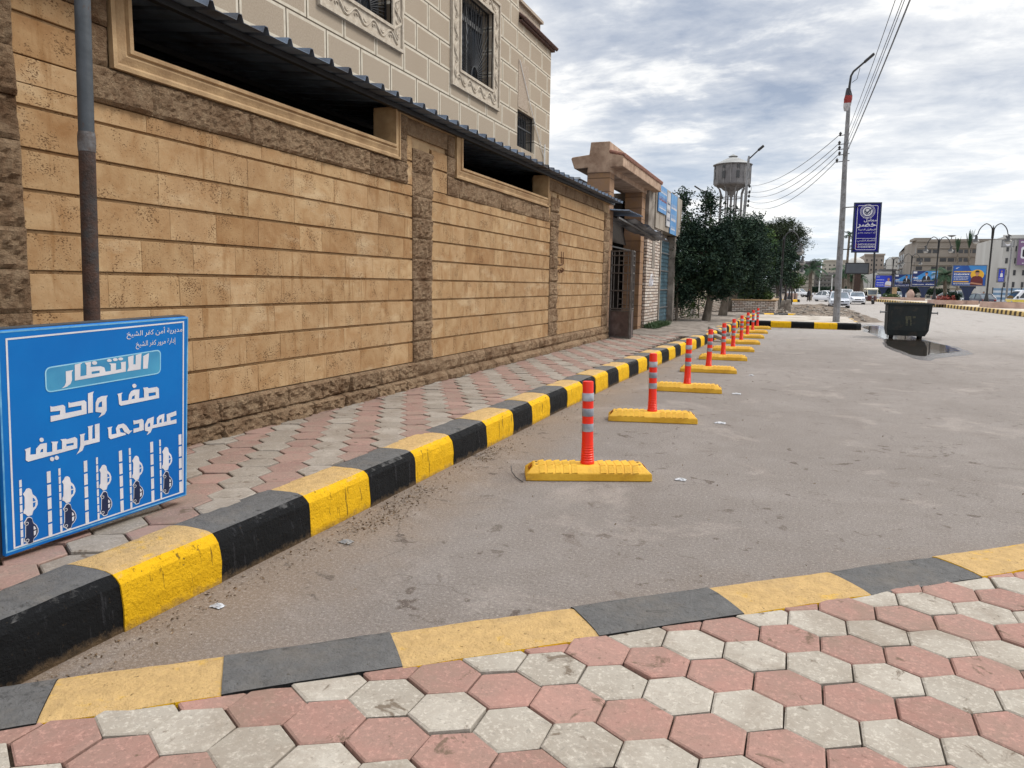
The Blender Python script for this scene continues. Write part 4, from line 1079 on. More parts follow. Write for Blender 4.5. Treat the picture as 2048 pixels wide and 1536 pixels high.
# ================================================================ GATE PORTAL
MT['pinkish'] = mat('pink_sand_render', S(182, 156, 134), S(152, 126, 106), 3, .9, .4, 30, coord='P', c3=S(122, 96, 78), s3=2)
def block_mat():
    m, g, b = base_mat('banded_sandstone')
    p = g.n('ShaderNodeNewGeometry').outputs['Position']
    z = g.n('ShaderNodeSeparateXYZ', {0: p}).outputs[2]
    fr = g.math('FRACT', g.math('DIVIDE', z, .36))
    line = g.math('LESS_THAN', fr, .05)
    fl = g.n('ShaderNodeTexWhiteNoise', {'W': g.math('FLOOR', g.math('DIVIDE', z, .36))}, noise_dimensions='1D').outputs['Value']
    col = g.mix(fl, S(142, 114, 94), S(124, 98, 80))
    col = g.mix(g.map(g.noise(p, 5, 6, .6), .35, .7), col, S(148, 114, 80))
    col = g.mix(line, col, S(82, 58, 38))
    g.set(b, 'Base Color', col); g.set(b, 'Roughness', .9)
    h = g.math('SUBTRACT', g.noise(p, 30, 5, .6), g.math('MULTIPLY', line, 1.5))
    g.set(b, 'Normal', g.n('ShaderNodeBump', {'Strength': .5, 'Distance': .015, 'Height': h}).outputs[0])
    return m
MT['banded'] = block_mat()
gp = thing('gate_portal', 'pink-beige concrete gate portal with tiled canopy on two sandstone piers after the wall', 'gate portal', (-5.4, 23, .3))
mb = MB(); mb.box(-5.75, -5.10, 20.48, 21.0, .2, 4.86); mb.build('pier', MT['banded'], gp, bevel=.01)
mb = MB(); mb.box(-5.70, -5.12, 25.05, 25.62, .2, 4.95); mb.build('pier', MT['banded'], gp, bevel=.01)
# T-shaped beam with flared wings, seen end on
sec = [(-5.62, 4.86), (-5.62, 5.05), (-6.12, 4.98), (-6.2, 5.27), (-6.18, 5.33), (-5.68, 5.36), (-5.66, 5.68), (-5.15, 5.68), (-5.15, 5.30), (-4.76, 5.26), (-4.72, 4.97), (-5.10, 4.96), (-5.10, 4.86)]
mb = MB()
sec2 = [(-5.75, 4.84), (-5.74, 4.98), (-6.12, 4.96), (-6.22, 5.24), (-6.18, 5.28), (-5.70, 5.33), (-5.66, 5.66), (-5.12, 5.66), (-5.13, 5.34), (-4.74, 5.26), (-4.74, 4.98), (-5.09, 4.97), (-5.09, 4.84)]
mb.extr([(x, 20.45, z) for x, z in sec2], (0, 5.9, 0)); mb.build('canopy_beam', MT['pinkish'], gp, bevel=.012)
mb = MB(); y = 20.5
while y < 26.4:
    mb.tube([(-5.13, y, 5.40), (-4.70, y, 5.28)], .055, 8); y += .12
mb.build('roof_tiles', mat('rose_clay_tile', S(150, 106, 88), S(120, 82, 70), 9, .85, .3, coord='P'), gp)
# rubble-stone wall seen through the portal
mb = MB()
for j in range(9):
    z = 3.2 + j*.2; y = 20.6
    while y < 24.9:
        w = random.uniform(.22, .42); rstone(mb, y, y+w-.02, z, z+.18, .02, x=-6.7, res=.09); y += w
rw = mb.build('rubble_wall', mat('grey_rubble', S(150, 134, 116), S(108, 94, 80), 5, .95, .5, coord='P'), None, label='rough rubble-stone wall seen between the piers of the gate portal', cat='wall')
# dark passage behind the gate
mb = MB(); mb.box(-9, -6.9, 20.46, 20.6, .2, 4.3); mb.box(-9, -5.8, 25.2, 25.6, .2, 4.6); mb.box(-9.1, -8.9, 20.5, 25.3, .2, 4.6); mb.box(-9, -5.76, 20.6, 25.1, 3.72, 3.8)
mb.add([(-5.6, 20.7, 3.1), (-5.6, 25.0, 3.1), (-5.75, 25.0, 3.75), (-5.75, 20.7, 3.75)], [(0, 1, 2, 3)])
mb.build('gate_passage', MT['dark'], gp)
# roof-top tanks behind the canopy
for x_, y_, w_ in ((-7.35, 21.6, .8), (-6.65, 22.2, .6)):
    t_ = thing('roof_tank', '%s pale square metal tank above the far end of the canopy' % ('left' if x_ < -7 else 'right'), 'water tank', (x_, y_, 4.3), 'pale tanks behind the canopy')
    mb = MB(); mb.box(x_-w_/2, x_+w_/2, y_-.4, y_+.4, 3.8, 4.86); mb.box(x_-w_/2-.03, x_+w_/2+.03, y_-.43, y_+.43, 4.84, 4.9)
    mb.build('tank_body', MT['grey_metal'], t_, bevel=.02)
    mb = MB(); mb.tube([(x_-.2, y_, 4.88), (x_-.2, y_, 4.98), (x_+.2, y_, 4.98), (x_+.2, y_, 4.88)], .012, 5); mb.build('pipe_hoop', MT['grey_metal'], t_)

# ================================================================ IRON GATE, FOLDED OPEN
ig = thing('iron_gate', 'brown iron gate with bar grille over solid lower panels, folded open on the pavement', 'gate', (-4.7, 20.5, .3))
MT['gate'] = mat('brown_gate_paint', S(92, 76, 72), S(70, 58, 55), 5, .6, .15, coord='P', c3=S(110, 96, 92), s3=3)
MT['gate_bar'] = mat('gate_bar_iron', S(92, 86, 82), S(70, 64, 60), 8, .6, .2, coord='P')
def leaf(A, B, name):
    A, B = Vector(A), Vector(B); d = B-A; L = d.length; pl_ = Plane(A, d, (0, 0, 1))
    mb = MB(); zt = 2.42
    for a_ in (0, L-.045): pl_.rect(mb, a_, a_+.045, 0, zt, -.02, .02)
    for z_ in (0.02, .74, .80, 1.30, 1.78, 2.0, zt-.16, zt-.04): pl_.rect(mb, .045, L-.045, z_, z_+.035, -.018, .018)
    fr_ = mb.build(name, MT['gate_bar'], ig)
    mb = MB(); n = 4
    for k in range(n):
        a_ = .045 + (L-.09)*(k+.5)/n; pl_.rect(mb, a_-.008, a_+.008, .8, zt, -.01, .01)
    for z_ in (1.08, 1.55, 2.12, .93): pl_.rect(mb, L*.45, L*.75, z_, z_+.02, -.012, .012)
    mb.build('grille_bars', MT['gate_bar'], fr_)
    mb = MB(); pl_.rect(mb, .045, L-.045, .055, .74, -.008, .008)
    pl_.put(mb, outline([(.09, .11), (.09, .68), (L-.09, .68), (L-.09, .11)], .03), .013)
    mb.build('lower_panel', MT['gate'], fr_)
leaf((-4.99, 20.42, .3), (-4.36, 20.28, .3), 'gate_leaf'); leaf((-4.35, 20.30, .3), (-4.44, 21.0, .3), 'gate_leaf')
# torn tarpaulin and loose sheets over the gate
tp = thing('torn_awning', 'torn grey and blue awning sheets sagging over the iron gate', 'awning', (-4.9, 22, 3.6))
def rag(name, A, B, C_, D_, m, amp=.12, sd=0, n=14):
    A, B, C_, D_ = map(Vector, (A, B, C_, D_)); mb = MB(); vs = []
    for j in range(n+1):
        for i in range(n+1):
            u, v = i/n, j/n; p = (A*(1-u)+B*u)*(1-v) + (D_*(1-u)+C_*u)*v
            p = p + Vector((noise.noise(p*2.1+Vector((sd, 0, 0)))*amp, 0, noise.noise(p*3.3+Vector((0, sd, 0)))*amp*1.2 - .05*math.sin(u*PI)*math.sin(v*PI)))
            vs.append(p)
    vs2 = [v + Vector((0, 0, -.012)) for v in vs]; N_ = len(vs); k = n+1
    fs = [(j*k+i, j*k+i+1, (j+1)*k+i+1, (j+1)*k+i) for j in range(n) for i in range(n)]
    mb.add(vs+vs2, fs + [tuple(N_+q for q in f[::-1]) for f in fs]); return mb.build(name, m, tp)
MT['tarp'] = mat('faded_tarpaulin', S(150, 158, 170), S(96, 104, 118), 2.5, .6, .3, coord='P', c3=S(60, 62, 70), s3=2)
rag('tarpaulin', (-4.5, 21.2, 3.62), (-4.15, 24.2, 3.36), (-5.2, 24.6, 3.45), (-5.5, 21.2, 3.75), MT['tarp'], .07, 3)
rag('tarpaulin', (-4.4, 22.4, 3.55), (-4.15, 25.0, 3.22), (-5.0, 25.2, 3.36), (-5.2, 22.4, 3.62), MT['tarp'], .09, 8)
mb = MB(); corr(mb, 20.5, 22.6, -4.55, 3.80, -5.6, 3.86, pitch=.2, rib=.03, first=20.6); mb.build('loose_sheet', MT['sheet'], tp)
mb = MB(); mb.bar((-4.8, 20.35, 3.6), (-4.5, 24.9, 3.25), .05); mb.bar((-5.3, 20.6, 2.9), (-5.3, 25, 2.9), .04); mb.build('awning_pole', MT['grey_metal'], tp)

# ================================================================ WHITE BRICK SHOP
def wbrick_mat():
    m, g, b = base_mat('whitewashed_brick')
    p = g.n('ShaderNodeNewGeometry').outputs['Position']; s = g.n('ShaderNodeSeparateXYZ', {0: p})
    vec = g.n('ShaderNodeCombineXYZ', {0: g.math('ADD', s.outputs[0], s.outputs[1]), 1: s.outputs[2], 2: 0.0}).outputs[0]
    vec = g.vmath('ADD', vec, g.n('ShaderNodeVectorMath', {0: g.n('ShaderNodeTexNoise', {'Vector': p, 'Scale': 3.0}).outputs['Color'], 1: (.02, .02, 0)}, operation='MULTIPLY').outputs[0])
    n = g.n('ShaderNodeTexBrick', {'Vector': vec, 'Scale': 1.0, 'Mortar Size': .014, 'Mortar Smooth': .1, 'Brick Width': .30, 'Row Height': .105, 'Color1': S(206, 198, 188), 'Color2': S(172, 154, 140), 'Mortar': S(62, 48, 40)})
    col = g.mix(g.map(g.noise(p, 3.2, 5, .65), .52, .7, 0, .7), n.outputs[0], S(150, 124, 104))
    g.set(b, 'Base Color', col); g.set(b, 'Roughness', .9)
    g.set(b, 'Normal', g.n('ShaderNodeBump', {'Strength': .8, 'Distance': .015, 'Height': g.math('SUBTRACT', g.noise(p, 30, 4), g.math('MULTIPLY', n.outputs['Fac'], 1.4))}).outputs[0])
    return m
MT['wbrick'] = wbrick_mat()
sh = thing('brick_shop', 'old shop with whitewashed brick pier and blue roller shutter after the gate portal', 'shop', (-5.2, 28, .3))
mb = MB(); mb.box(-5.8, -5.02, 25.66, 28.15, .2, 3.85); mb.build('brick_pier', MT['wbrick'], sh)
MT['cement'] = mat('rough_cement', S(150, 142, 132), S(112, 104, 96), 2.5, .95, .8, 20, coord='P', c3=S(84, 72, 62), s3=2.2)
mb = MB(); mb.box(-5.85, -5.0, 25.64, 27.2, 3.75, 5.0); mb.box(-5.85, -5.001, 26.6, 27.1, 2.4, 3.75); mb.build('cement_patch', MT['cement'], sh)
mb = MB()
for k in range(42): 
    z = .32 + k*.077; mb.box(-5.32, -5.25 + (.02 if k % 2 else 0), 28.3, 31.5, z, z+.077)
mb.build('roller_shutter', mat('blue_green_shutter', S(58, 86, 98), S(44, 68, 80), 3, .5, .1, coord='P', c3=S(92, 116, 124), s3=1.4), sh)
mb = MB()
for z in (.9, 1.6, 2.35, 3.05): mb.box(-5.24, -5.2, 28.3, 31.5, z, z+.04)
mb.build('shutter_bars', MT['grey_metal'], sh)
mb = MB(); mb.box(-5.35, -4.98, 28.15, 28.3, .2, 3.8); mb.box(-5.35, -5.0, 31.5, 31.9, .2, 3.8); mb.build('door_frame', MT['cement'], sh)
mb = MB(); mb.box(-9, -5.33, 25.66, 33, .2, 4.9); mb.build('shop_body', MT['cement'], sh)
# high sloping fascia with three banner boards
fz = thing('shop_fascia', 'grey sheet fascia box sticking out above the roller shutter', 'fascia', (-4.8, 30, 3.6))
mb = MB(); mb.extr([(-4.95, 26.7, 3.82), (-4.95, 26.7, 5.38), (-5.3, 26.7, 5.42), (-5.5, 26.7, 3.86)], (0, 5.9, 0)); mb.build('fascia_box', mat('dusty_sheet', S(168, 160, 148), S(132, 122, 110), 2, .8, .3, coord='P', c3=S(104, 90, 76), s3=1.5, stretch=(1, 1, .4)), fz)
def banner(y0, y1, z0, z1, mb_, label, col, rows_):
    t_ = thing('shop_banner', label, 'banner', (-4.9, y0, z0), 'banners on the shop fascia')
    P_ = Plane((-4.9, y0, z0), (0, 1, 0), (0, 0, 1)); mb = MB(); P_.rect(mb, 0, y1-y0, 0, z1-z0, -.03, 0); mb.build('panel', col, t_)
    mb = MB()
    for z_, h_, x0, x1, mi in rows_:
        xx = x0
        while xx < x1:
            w = random.uniform(.05, .16)
            pts = [(xx, z_), (xx+w, z_+random.uniform(0, .02)), (xx+w, z_+h_*.4), (xx+w*.3, z_+h_*.35), (xx+w*.25, z_+h_), (xx, z_+h_)]
            P_.poly(mb, pts, .004, mi); xx += w + .035
    mb.build('print', [MT['sign_white'], MT['red_refl'], MT['navy']], t_)
MT['banner_b'] = mat('faded_blue_banner', S(70, 122, 176), S(96, 146, 190), 2, .6, .1, coord='P')
MT['banner_w'] = mat('faded_white_banner', S(184, 186, 190), S(160, 160, 162), 2, .7, .1, coord='P')
banner(26.85, 28.5, 4.4, 5.34, None, 'blue shop banner with white and red print, nearest on the grey fascia', MT['banner_b'], [(.68, .12, .1, 1.5, 0), (.40, .16, .1, 1.5, 1), (.12, .12, .15, 1.4, 0)])
banner(28.62, 29.4, 4.02, 5.28, None, 'narrow pale banner with dark print between two blue ones', MT['banner_w'], [(.8, .12, .1, .65, 2), (.5, .14, .1, .65, 2), (.2, .14, .1, .6, 2)])
banner(29.5, 31.0, 3.8, 5.33, None, 'blue shop banner with large white letters, farthest on the grey fascia', MT['banner_b'], [(.95, .2, .1, 1.2, 0), (.5, .26, .15, 1.2, 0), (.15, .16, .15, 1.1, 0)])
# white spray tag on the brick
mb = MB(); xg = -5.012
for k in range(3):
    mb.tube([(xg, 26.6+.24*(k*.5)+.16*math.cos(a_), 1.95+.2*math.sin(a_)+k*.03) for a_ in [k+2*PI*j/14*.8 for j in range(15)]], .012, 5)
mb.tube([(xg, 26.2+.06*j, 1.75+.12*((j*7) % 3)) for j in range(14)], .011, 5)
mb.build('spray_tag', MT['sign_white'], sh)
# ================================================================ TREES AND PLANTS
def leaf_mat(name, c1, c2, c3, sc=.8):
    m, g, b = base_mat(name)
    ge = g.n('ShaderNodeNewGeometry'); r = ge.outputs['Random Per Island']; p = ge.outputs['Position']
    col = g.mix(r, c1, c2)
    col = g.mix(g.map(g.noise(p, sc*2.2, 4, .6), .48, .66), col, c3)
    g.set(b, 'Base Color', col); g.set(b, 'Roughness', .75); g.set(b, 'Specular IOR Level', .12)
    return m
MT['leaf_dark'] = leaf_mat('dark_leaves', (.009, .021, .016), (.022, .042, .028), (.04, .066, .034))
MT['leaf_mid'] = leaf_mat('green_leaves', (.025, .055, .018), (.05, .09, .03), (.09, .13, .03))
MT['leaf_fine'] = leaf_mat('feathery_leaves', (.020, .030, .018), (.036, .045, .028), (.04, .058, .024))
MT['leaf_palm'] = leaf_mat('palm_leaves', (.02, .05, .03), (.04, .075, .04), (.06, .09, .05))
MT['bark'] = mat('grey_bark', S(122, 112, 100), S(84, 76, 66), 5, .9, .7, 26, coord='P', stretch=(1, 1, .5))
MT['bark_d'] = mat('dark_bark', S(64, 56, 50), S(44, 38, 34), 5, .9, .7, 26, coord='P')
rng = np.random.default_rng(5)
def quads_mesh(name, V, m, parent, **kw):
    """V: (N,4,3) array of quads in world coordinates"""
    N = V.shape[0]; me = bpy.data.meshes.new(name)
    off = np.array(ORG[parent.name][:]) if parent is not None else np.zeros(3)
    co = (V - off).reshape(-1, 3).astype(np.float32)
    me.vertices.add(N*4); me.vertices.foreach_set('co', co.ravel())
    me.loops.add(N*4); me.loops.foreach_set('vertex_index', np.arange(N*4, dtype=np.int32))
    me.polygons.add(N); me.polygons.foreach_set('loop_start', np.arange(0, N*4, 4, dtype=np.int32)); me.polygons.foreach_set('loop_total', np.full(N, 4, dtype=np.int32))
    me.update(calc_edges=True); me.materials.append(m)
    o = bpy.data.objects.new(name, me); COL.objects.link(o)
    if parent is not None: o.parent = parent
    ORG[o.name] = Vector(off)
    return props(o, **kw)
def leaf_quads(C, size, up=.3, droop=0.0, asp=.42):
    N = len(C)
    d = rng.normal(size=(N, 3)); d[:, 2] = d[:, 2]*.7 + up - droop; d /= np.linalg.norm(d, axis=1)[:, None]
    w = np.cross(d, rng.normal(size=(N, 3))); w /= np.linalg.norm(w, axis=1)[:, None]
    s = size*rng.uniform(.6, 1.35, N)[:, None]
    a = C; b = C + d*s*.5 + w*s*asp*.5; c = C + d*s; e = C + d*s*.5 - w*s*asp*.5
    return np.stack([a, b, c, e], axis=1)
def crown_points(ells, n, clump=.28, per=64, shell=.55):
    """ells: (cx,cy,cz,rx,ry,rz,weight); clumps spread through each ellipsoid, denser near its surface"""
    W = np.array([e[6] if len(e) > 6 else e[3]*e[4]*e[5] for e in ells]); W = W/W.sum()
    out = []
    for e, w in zip(ells, W):
        k = max(1, int(n*w/per))
        d = rng.normal(size=(k, 3)); d /= np.linalg.norm(d, axis=1)[:, None]
        r = (shell + (1-shell)*rng.uniform(0, 1, k)**.5)*rng.uniform(.86, 1.12, k)
        c = np.array(e[:3]) + d*r[:, None]*np.array(e[3:6])
        cs = clump*rng.uniform(.45, 1.15, k)
        pts = c[:, None, :] + rng.normal(size=(k, per, 3))*cs[:, None, None]*np.array([1, 1, .75])
        out.append(pts.reshape(-1, 3))
    return np.concatenate(out)
def tree(name, label, base, trunk, r0, ells, n, size, lm, bm='bark', clump=.28, cat='tree', group=None, limbs=5, up=.2, droop=0, tr=None, shell=.55, asp=.42):
    b = Vector(base); t = thing(name, label, cat, base, group)
    top = Vector(trunk[-1])
    mb = MB(); n_ = len(trunk); mb.tube(trunk, [r0*(1.18 if i == 0 else 1 - .35*i/max(1, n_-1)) for i in range(n_)], 10)
    tr_ = random.Random(len(label))
    for k in range(limbs):
        e = ells[k % len(ells)]
        q = Vector((e[0]+tr_.uniform(-.6, .6)*e[3], e[1]+tr_.uniform(-.6, .6)*e[4], e[2]+tr_.uniform(-.3, .6)*e[5]))
        mid = (top+q)/2 + Vector((tr_.uniform(-.15, .15), tr_.uniform(-.15, .15), -.1))
        mb.tube([top - (top-Vector(trunk[-2]))*.15, mid, q], [r0*.45, r0*.28, r0*.08], 6)
    mb.build('trunk', MT[bm], t, smooth=True)
    quads_mesh('crown', leaf_quads(crown_points(ells, n, clump, shell=shell), size, up, droop, asp), MT[lm], t)
    return t
def E3(px, py, y, rx, rz, ry=None, w=None):
    """ellipsoid from a sighted centre at distance y, radii in photo pixels"""
    c = atY(px, py, y); k = y/F
    e = (c.x, c.y, c.z, rx*k, (ry or rx)*k, rz*k)
    return e + ((w,) if w else ())
# three ficus trees along the pavement
tree('ficus_tree', 'nearest dark dense roadside tree with a pale leaning trunk beside the blue shutter', (-3.78, 33.4, .3), [(-3.82, 33.4, .25), (-3.72, 33.4, 1.0), (-3.6, 33.5, 1.9), (-3.55, 33.5, 2.6)], .17,
     [E3(1405, 520, 33.6, 52, 62), E3(1372, 560, 33.2, 28, 45), E3(1440, 545, 33.8, 40, 52), E3(1398, 468, 33.8, 32, 38), E3(1374, 455, 33.5, 16, 34), E3(1418, 436, 33.8, 13, 34), E3(1440, 482, 34, 30, 34), E3(1418, 400, 33.8, 7, 20, None, .12), E3(1365, 410, 33.6, 9, 22, None, .15), E3(1452, 455, 34, 8, 26, None, .12), E3(1402, 574, 33.2, 36, 18)], 26000, .15, 'leaf_dark', clump=.22, group='dense dark trees along the pavement', limbs=9)
tree('ficus_tree', 'second dark dense roadside tree from the blue shutter, standing between two others', (-3.72, 40, .3), [(-3.75, 40, .25), (-3.62, 40, 1.2), (-3.5, 40.1, 2.2), (-3.4, 40.2, 3)], .2,
     [E3(1470, 510, 40, 46, 58), E3(1490, 540, 40.4, 36, 46), E3(1472, 465, 40.6, 22, 28), E3(1455, 548, 40, 32, 32), E3(1462, 435, 40.4, 7, 20, None, .12), E3(1495, 475, 40.8, 24, 34)], 17000, .17, 'leaf_dark', clump=.27, group='dense dark trees along the pavement', limbs=7)
tree('ficus_tree', 'third dark dense roadside tree from the shutter, just before the whitewashed brick planter', (-3.97, 48, .3), [(-4.0, 48, .25), (-3.85, 48, 1.3), (-3.75, 48, 2.6), (-3.6, 48, 3.4)], .22,
     [E3(1500, 520, 48, 36, 56), E3(1516, 545, 48.5, 26, 40), E3(1490, 470, 48.5, 26, 34), E3(1510, 460, 49, 16, 26)], 13000, .19, 'leaf_dark', clump=.3, group='dense dark trees along the pavement', limbs=6)
tree('leafy_tree', 'yellow-green topped tree between the dark ficus trees and the feathery tree', (-3.6, 56, .3), [(-3.6, 56, .2), (-3.5, 56, 3), (-3.4, 56, 5)], .16,
     [E3(1522, 500, 56, 22, 42), E3(1530, 478, 56.5, 14, 22), E3(1512, 470, 56, 16, 30), E3(1505, 520, 57, 26, 40)], 12000, .2, 'leaf_mid', clump=.3, limbs=5)
tree('creeper', 'dark creeper hanging over the post beside the blue shutter', (-4.9, 32.2, .3), [(-4.9, 32.2, .25), (-4.95, 32.3, 1.6), (-5, 32.3, 3)], .06,
     [E3(1358, 530, 32, 12, 40), E3(1352, 500, 32, 9, 30), E3(1364, 590, 32.4, 10, 36), E3(1366, 470, 32.6, 9, 36)], 5500, .13, 'leaf_dark', clump=.2, limbs=4, droop=.5, shell=.2, cat='climbing plant')
tree('creeper', 'sparse creeper with bare stems at the foot of the nearest dark tree', (-4.45, 36, .3), [(-4.45, 36, .25), (-4.5, 36, 1), (-4.5, 36.2, 1.8)], .03,
     [E3(1390, 600, 36, 20, 28), E3(1376, 630, 35, 14, 14)], 1500, .1, 'leaf_mid', clump=.2, limbs=6, shell=.2, cat='climbing plant')
tree('feathery_tree', 'wide feathery umbrella-shaped tree rising behind the row of dark trees', (-2.0, 84, 0), [(-2.2, 84, 0), (-2.3, 84, 3), (-2.1, 84, 5)], .25,
     [E3(1560, 465, 84, 46, 24), E3(1585, 485, 84, 28, 22), E3(1540, 480, 84, 34, 30), E3(1565, 495, 84, 40, 20), E3(1600, 492, 84, 10, 12), E3(1570, 447, 84, 26, 9)], 18000, .30, 'leaf_fine', bm='bark_d', clump=.34, limbs=12, up=0, droop=.1, asp=.2, shell=.3)
for i, (px, y, lab) in enumerate([(1545, 66, 'slim-stemmed clipped dark tree, left of the three behind the lamp post'), (1562, 70, 'slim-stemmed clipped dark tree, middle one of three behind the planter'), (1574, 76, 'slim-stemmed clipped dark tree, right one of three behind the planter')]):
    b = atY(px+8, 612, y); b.z = .1; c = atY(px, 535, y)
    tree('clipped_tree', lab, tuple(b), [(b.x, y, .05), (b.x, y, 1.5), (c.x, y, c.z)], .09, [E3(px, 535, y, 24, 36), E3(px+4, 510, y, 18, 26)], 5000, .2, 'leaf_dark', bm='bark_d', clump=.3, group='slim clipped trees beyond the planter')
b = atY(1590, 590, 104)
tree('round_tree', 'small round clipped tree with bright top in front of the far flats', (b.x, 104, 0), [(b.x, 104, 0), (b.x, 104, 1.2)], .09, [E3(1588, 562, 104, 16, 15)], 3000, .22, 'leaf_mid', bm='bark_d', clump=.25)
b = gnd(1505, 612, .3)
tree('bush', 'loose light green bush growing behind the brick planter', (-3.1, 52.5, .3), [(-3.1, 52.5, .2), (-3.1, 52.5, .7)], .05, [E3(1512, 582, 52.5, 20, 14), E3(1530, 588, 53, 14, 12), E3(1492, 585, 52, 12, 10)], 3500, .16, 'leaf_mid', clump=.18, cat='bush', shell=.3)
mb = MB()
hp = np.array([(rng.uniform(-5, -2.4), rng.uniform(53, 60), .5 + rng.uniform(0, .7)) for _ in range(1500)])
quads_mesh('undergrowth', leaf_quads(hp, .22), MT['leaf_dark'], None, label='low dark undergrowth behind the brick planter', cat='undergrowth', kind='stuff')
# tuft of grass at the foot of the brick pier
gp_ = np.array([(rng.uniform(-5.0, -4.55), rng.uniform(25.4, 28.4), .3) for _ in range(1500)])
gq = leaf_quads(gp_, .20, up=1.6, asp=.09)
quads_mesh('grass', gq, mat('grass_blades', (.03, .07, .02), (.05, .10, .03), 3, .6, coord='P'), None, label='green grass growing at the foot of the whitewashed brick pier', cat='grass', kind='stuff')

# ================================================================ SMALL WALLS AND RUBBLE
bw = thing('brick_planter', 'low whitewashed brick planter wall with coping beyond the parking bay', 'planter', (-2.6, 47.6, .3))
mb = MB(); mb.box(-3.9, -1.42, 47.4, 47.6, .0, .98); mb.box(-1.62, -1.42, 47.6, 53, .0, .98); mb.build('brickwork', MT['wbrick'], bw)
mb = MB(); mb.box(-3.95, -1.36, 47.36, 47.66, .98, 1.06); mb.box(-1.66, -1.36, 47.66, 53, .98, 1.06); mb.build('coping', MT['moulding'], bw)
mb = MB(); mb.box(-3.85, -1.64, 47.62, 52.9, .3, .8); mb.build('planter_soil', MT['soil'], bw)
tag_ = MB().box(-5.4, -5.2, 31.95, 62, .2, 2.3); tag_.build('garden_wall', MT['wbrick'], None, label='whitewashed brick garden wall glimpsed between the tree trunks', cat='wall')
for i, (x, y, h, lab) in enumerate([(-.75, 50.5, .75, 'grey concrete block stump standing in the rubble'), (-1.2, 57, .6, 'leaning stone post left of the rubble'), (-1.7, 60, .8, 'small upright stone post behind the planter corner')]):
    mb = MB(); mb.extr([(x-.24, y, .2), (x+.24, y, .2), (x+.16, y, .3+h), (x-.10, y, .3+h)], (0, .5, 0)); mb.build('stone_block', MT['cement'], None, bevel=.02, label=lab, cat='stone block', group='concrete stumps in the rubble')
def rock(mb, c, s, sd=0):
    bm = bmesh.new(); bmesh.ops.create_icosphere(bm, subdivisions=2, radius=1)
    vs = []
    for v in bm.verts:
        d = v.co.normalized(); k = 1 + .35*noise.noise(d*1.7 + Vector((sd, sd*2, 0)))
        vs.append((c[0]+d.x*s[0]*k, c[1]+d.y*s[1]*k, c[2]+d.z*s[2]*k))
    fs = [tuple(v.index for v in f.verts) for f in bm.faces]; bm.free(); mb.add(vs, fs)
mb = MB()
for k in range(380):
    x, y = random.uniform(-1.9, 3.6), random.uniform(43.6, 66); s = random.uniform(.03, .13)
    rock(mb, (x, y, dz_(x, y) + s*.3), (s, s*random.uniform(.7, 1.3), s*.7), k)
mb.build('rubble', MT['cement'], None, label='scattered rubble and clods on the rough ground past the island', cat='rubble', kind='stuff')
# broken kerb slabs lying in the road
for i, (px, py, rot, lab) in enumerate([(1437, 672, -38, 'upper broken kerb slab lying beside the sixth bollard'), (1450, 680, -30, 'lower broken kerb slab lying beside the sixth bollard')]):
    q = gnd(px, py+4, 0); a_ = math.radians(rot)
    mb = MB(); mb.obox((q.x, q.y, .09+(.14 if i == 0 else .0)), (math.cos(a_)*.42, math.sin(a_)*.42, -.10), (-math.sin(a_)*.13, math.cos(a_)*.13, 0), (.012, 0, .055))
    mb.build('broken_slab', MT['cement'], None, bevel=.02, label=lab, cat='kerb slab', group='broken slabs by the kerb')
# leaf litter and grit along the kerb
pts = []
for k in range(700):
    y = 1.8 + abs(random.gauss(0, 1))*5; x = -3.0 + abs(random.gauss(0, .11)) + (.03 if y > 14 else 0)
    if y < 20: pts.append((x, y, .004))
for k in range(800):
    c_ = random.choice([(-2.82, 4.6), (-2.9, 6.9), (-2.86, 5.2)]); pts.append((c_[0]+random.gauss(0, .08), c_[1]+random.gauss(0, .25), .006))
for k in range(300):
    s_ = random.uniform(0, 6); q = fo + fdir*s_ - fnrm*abs(random.gauss(0, .10)); pts.append((q.x, q.y, .004))
for k in range(700):
    pts.append((random.uniform(-2.9, 6), random.uniform(3, 22), .003))
C_ = np.array(pts); lq = leaf_quads(C_, .022, up=.05, asp=.5); lq[:, :, 2] = np.clip(lq[:, :, 2], .002, .02)
quads_mesh('leaf_litter', lq, mat('dry_litter', S(120, 96, 70), S(66, 54, 42), 40, .9, coord='P', c3=S(168, 156, 140), s3=30), None, label='dry leaf litter and grit gathered along the kerbs', cat='leaf litter', kind='stuff')
# small litter on the asphalt
for i, (px, py, lab, sz) in enumerate([(1440, 845, 'flattened silver foil scrap on the asphalt right of the second bollard', .07), (1473, 787, 'pale crushed scrap on the asphalt right of the third bollard', .07), (1361, 958, 'small white scrap right of the nearest bollard stop', .05), (435, 1210, 'crumpled clear wrapper near the black and yellow kerb, closest to the camera', .035), (692, 1082, 'flat grey stone chip beside a yellow kerb block', .045), (1503, 750, 'tiny white scrap on the asphalt far from the kerb', .05)]):
    q = gnd(px, py, .012); mb = MB(); n = 6; vs = []
    for j in range(n+1):
        for k in range(n+1):
            a_, b_ = (j/n-.5)*2, (k/n-.5)*2; rr = 1 + .3*noise.noise(Vector((a_*2, b_*2, i)))
            vs.append((q.x+b_*sz*rr, q.y+a_*sz*.7*rr, .006 + max(0, (1-max(abs(a_), abs(b_)))*.02 + .012*noise.noise(Vector((a_*4, b_*4, i+3))))))
    mb.add(vs, [(j*(n+1)+k, j*(n+1)+k+1, (j+1)*(n+1)+k+1, (j+1)*(n+1)+k) for j in range(n) for k in range(n)])
    mb.build('litter_scrap', mat('scrap_%d' % i, S(206, 208, 212) if i != 4 else S(140, 134, 126), S(120, 120, 122), 40, .35, .4), None, label=lab, cat='litter', group='scraps lying on the asphalt')
w0, w1_ = gnd(1022, 938, .02), gnd(1046, 964, .01)
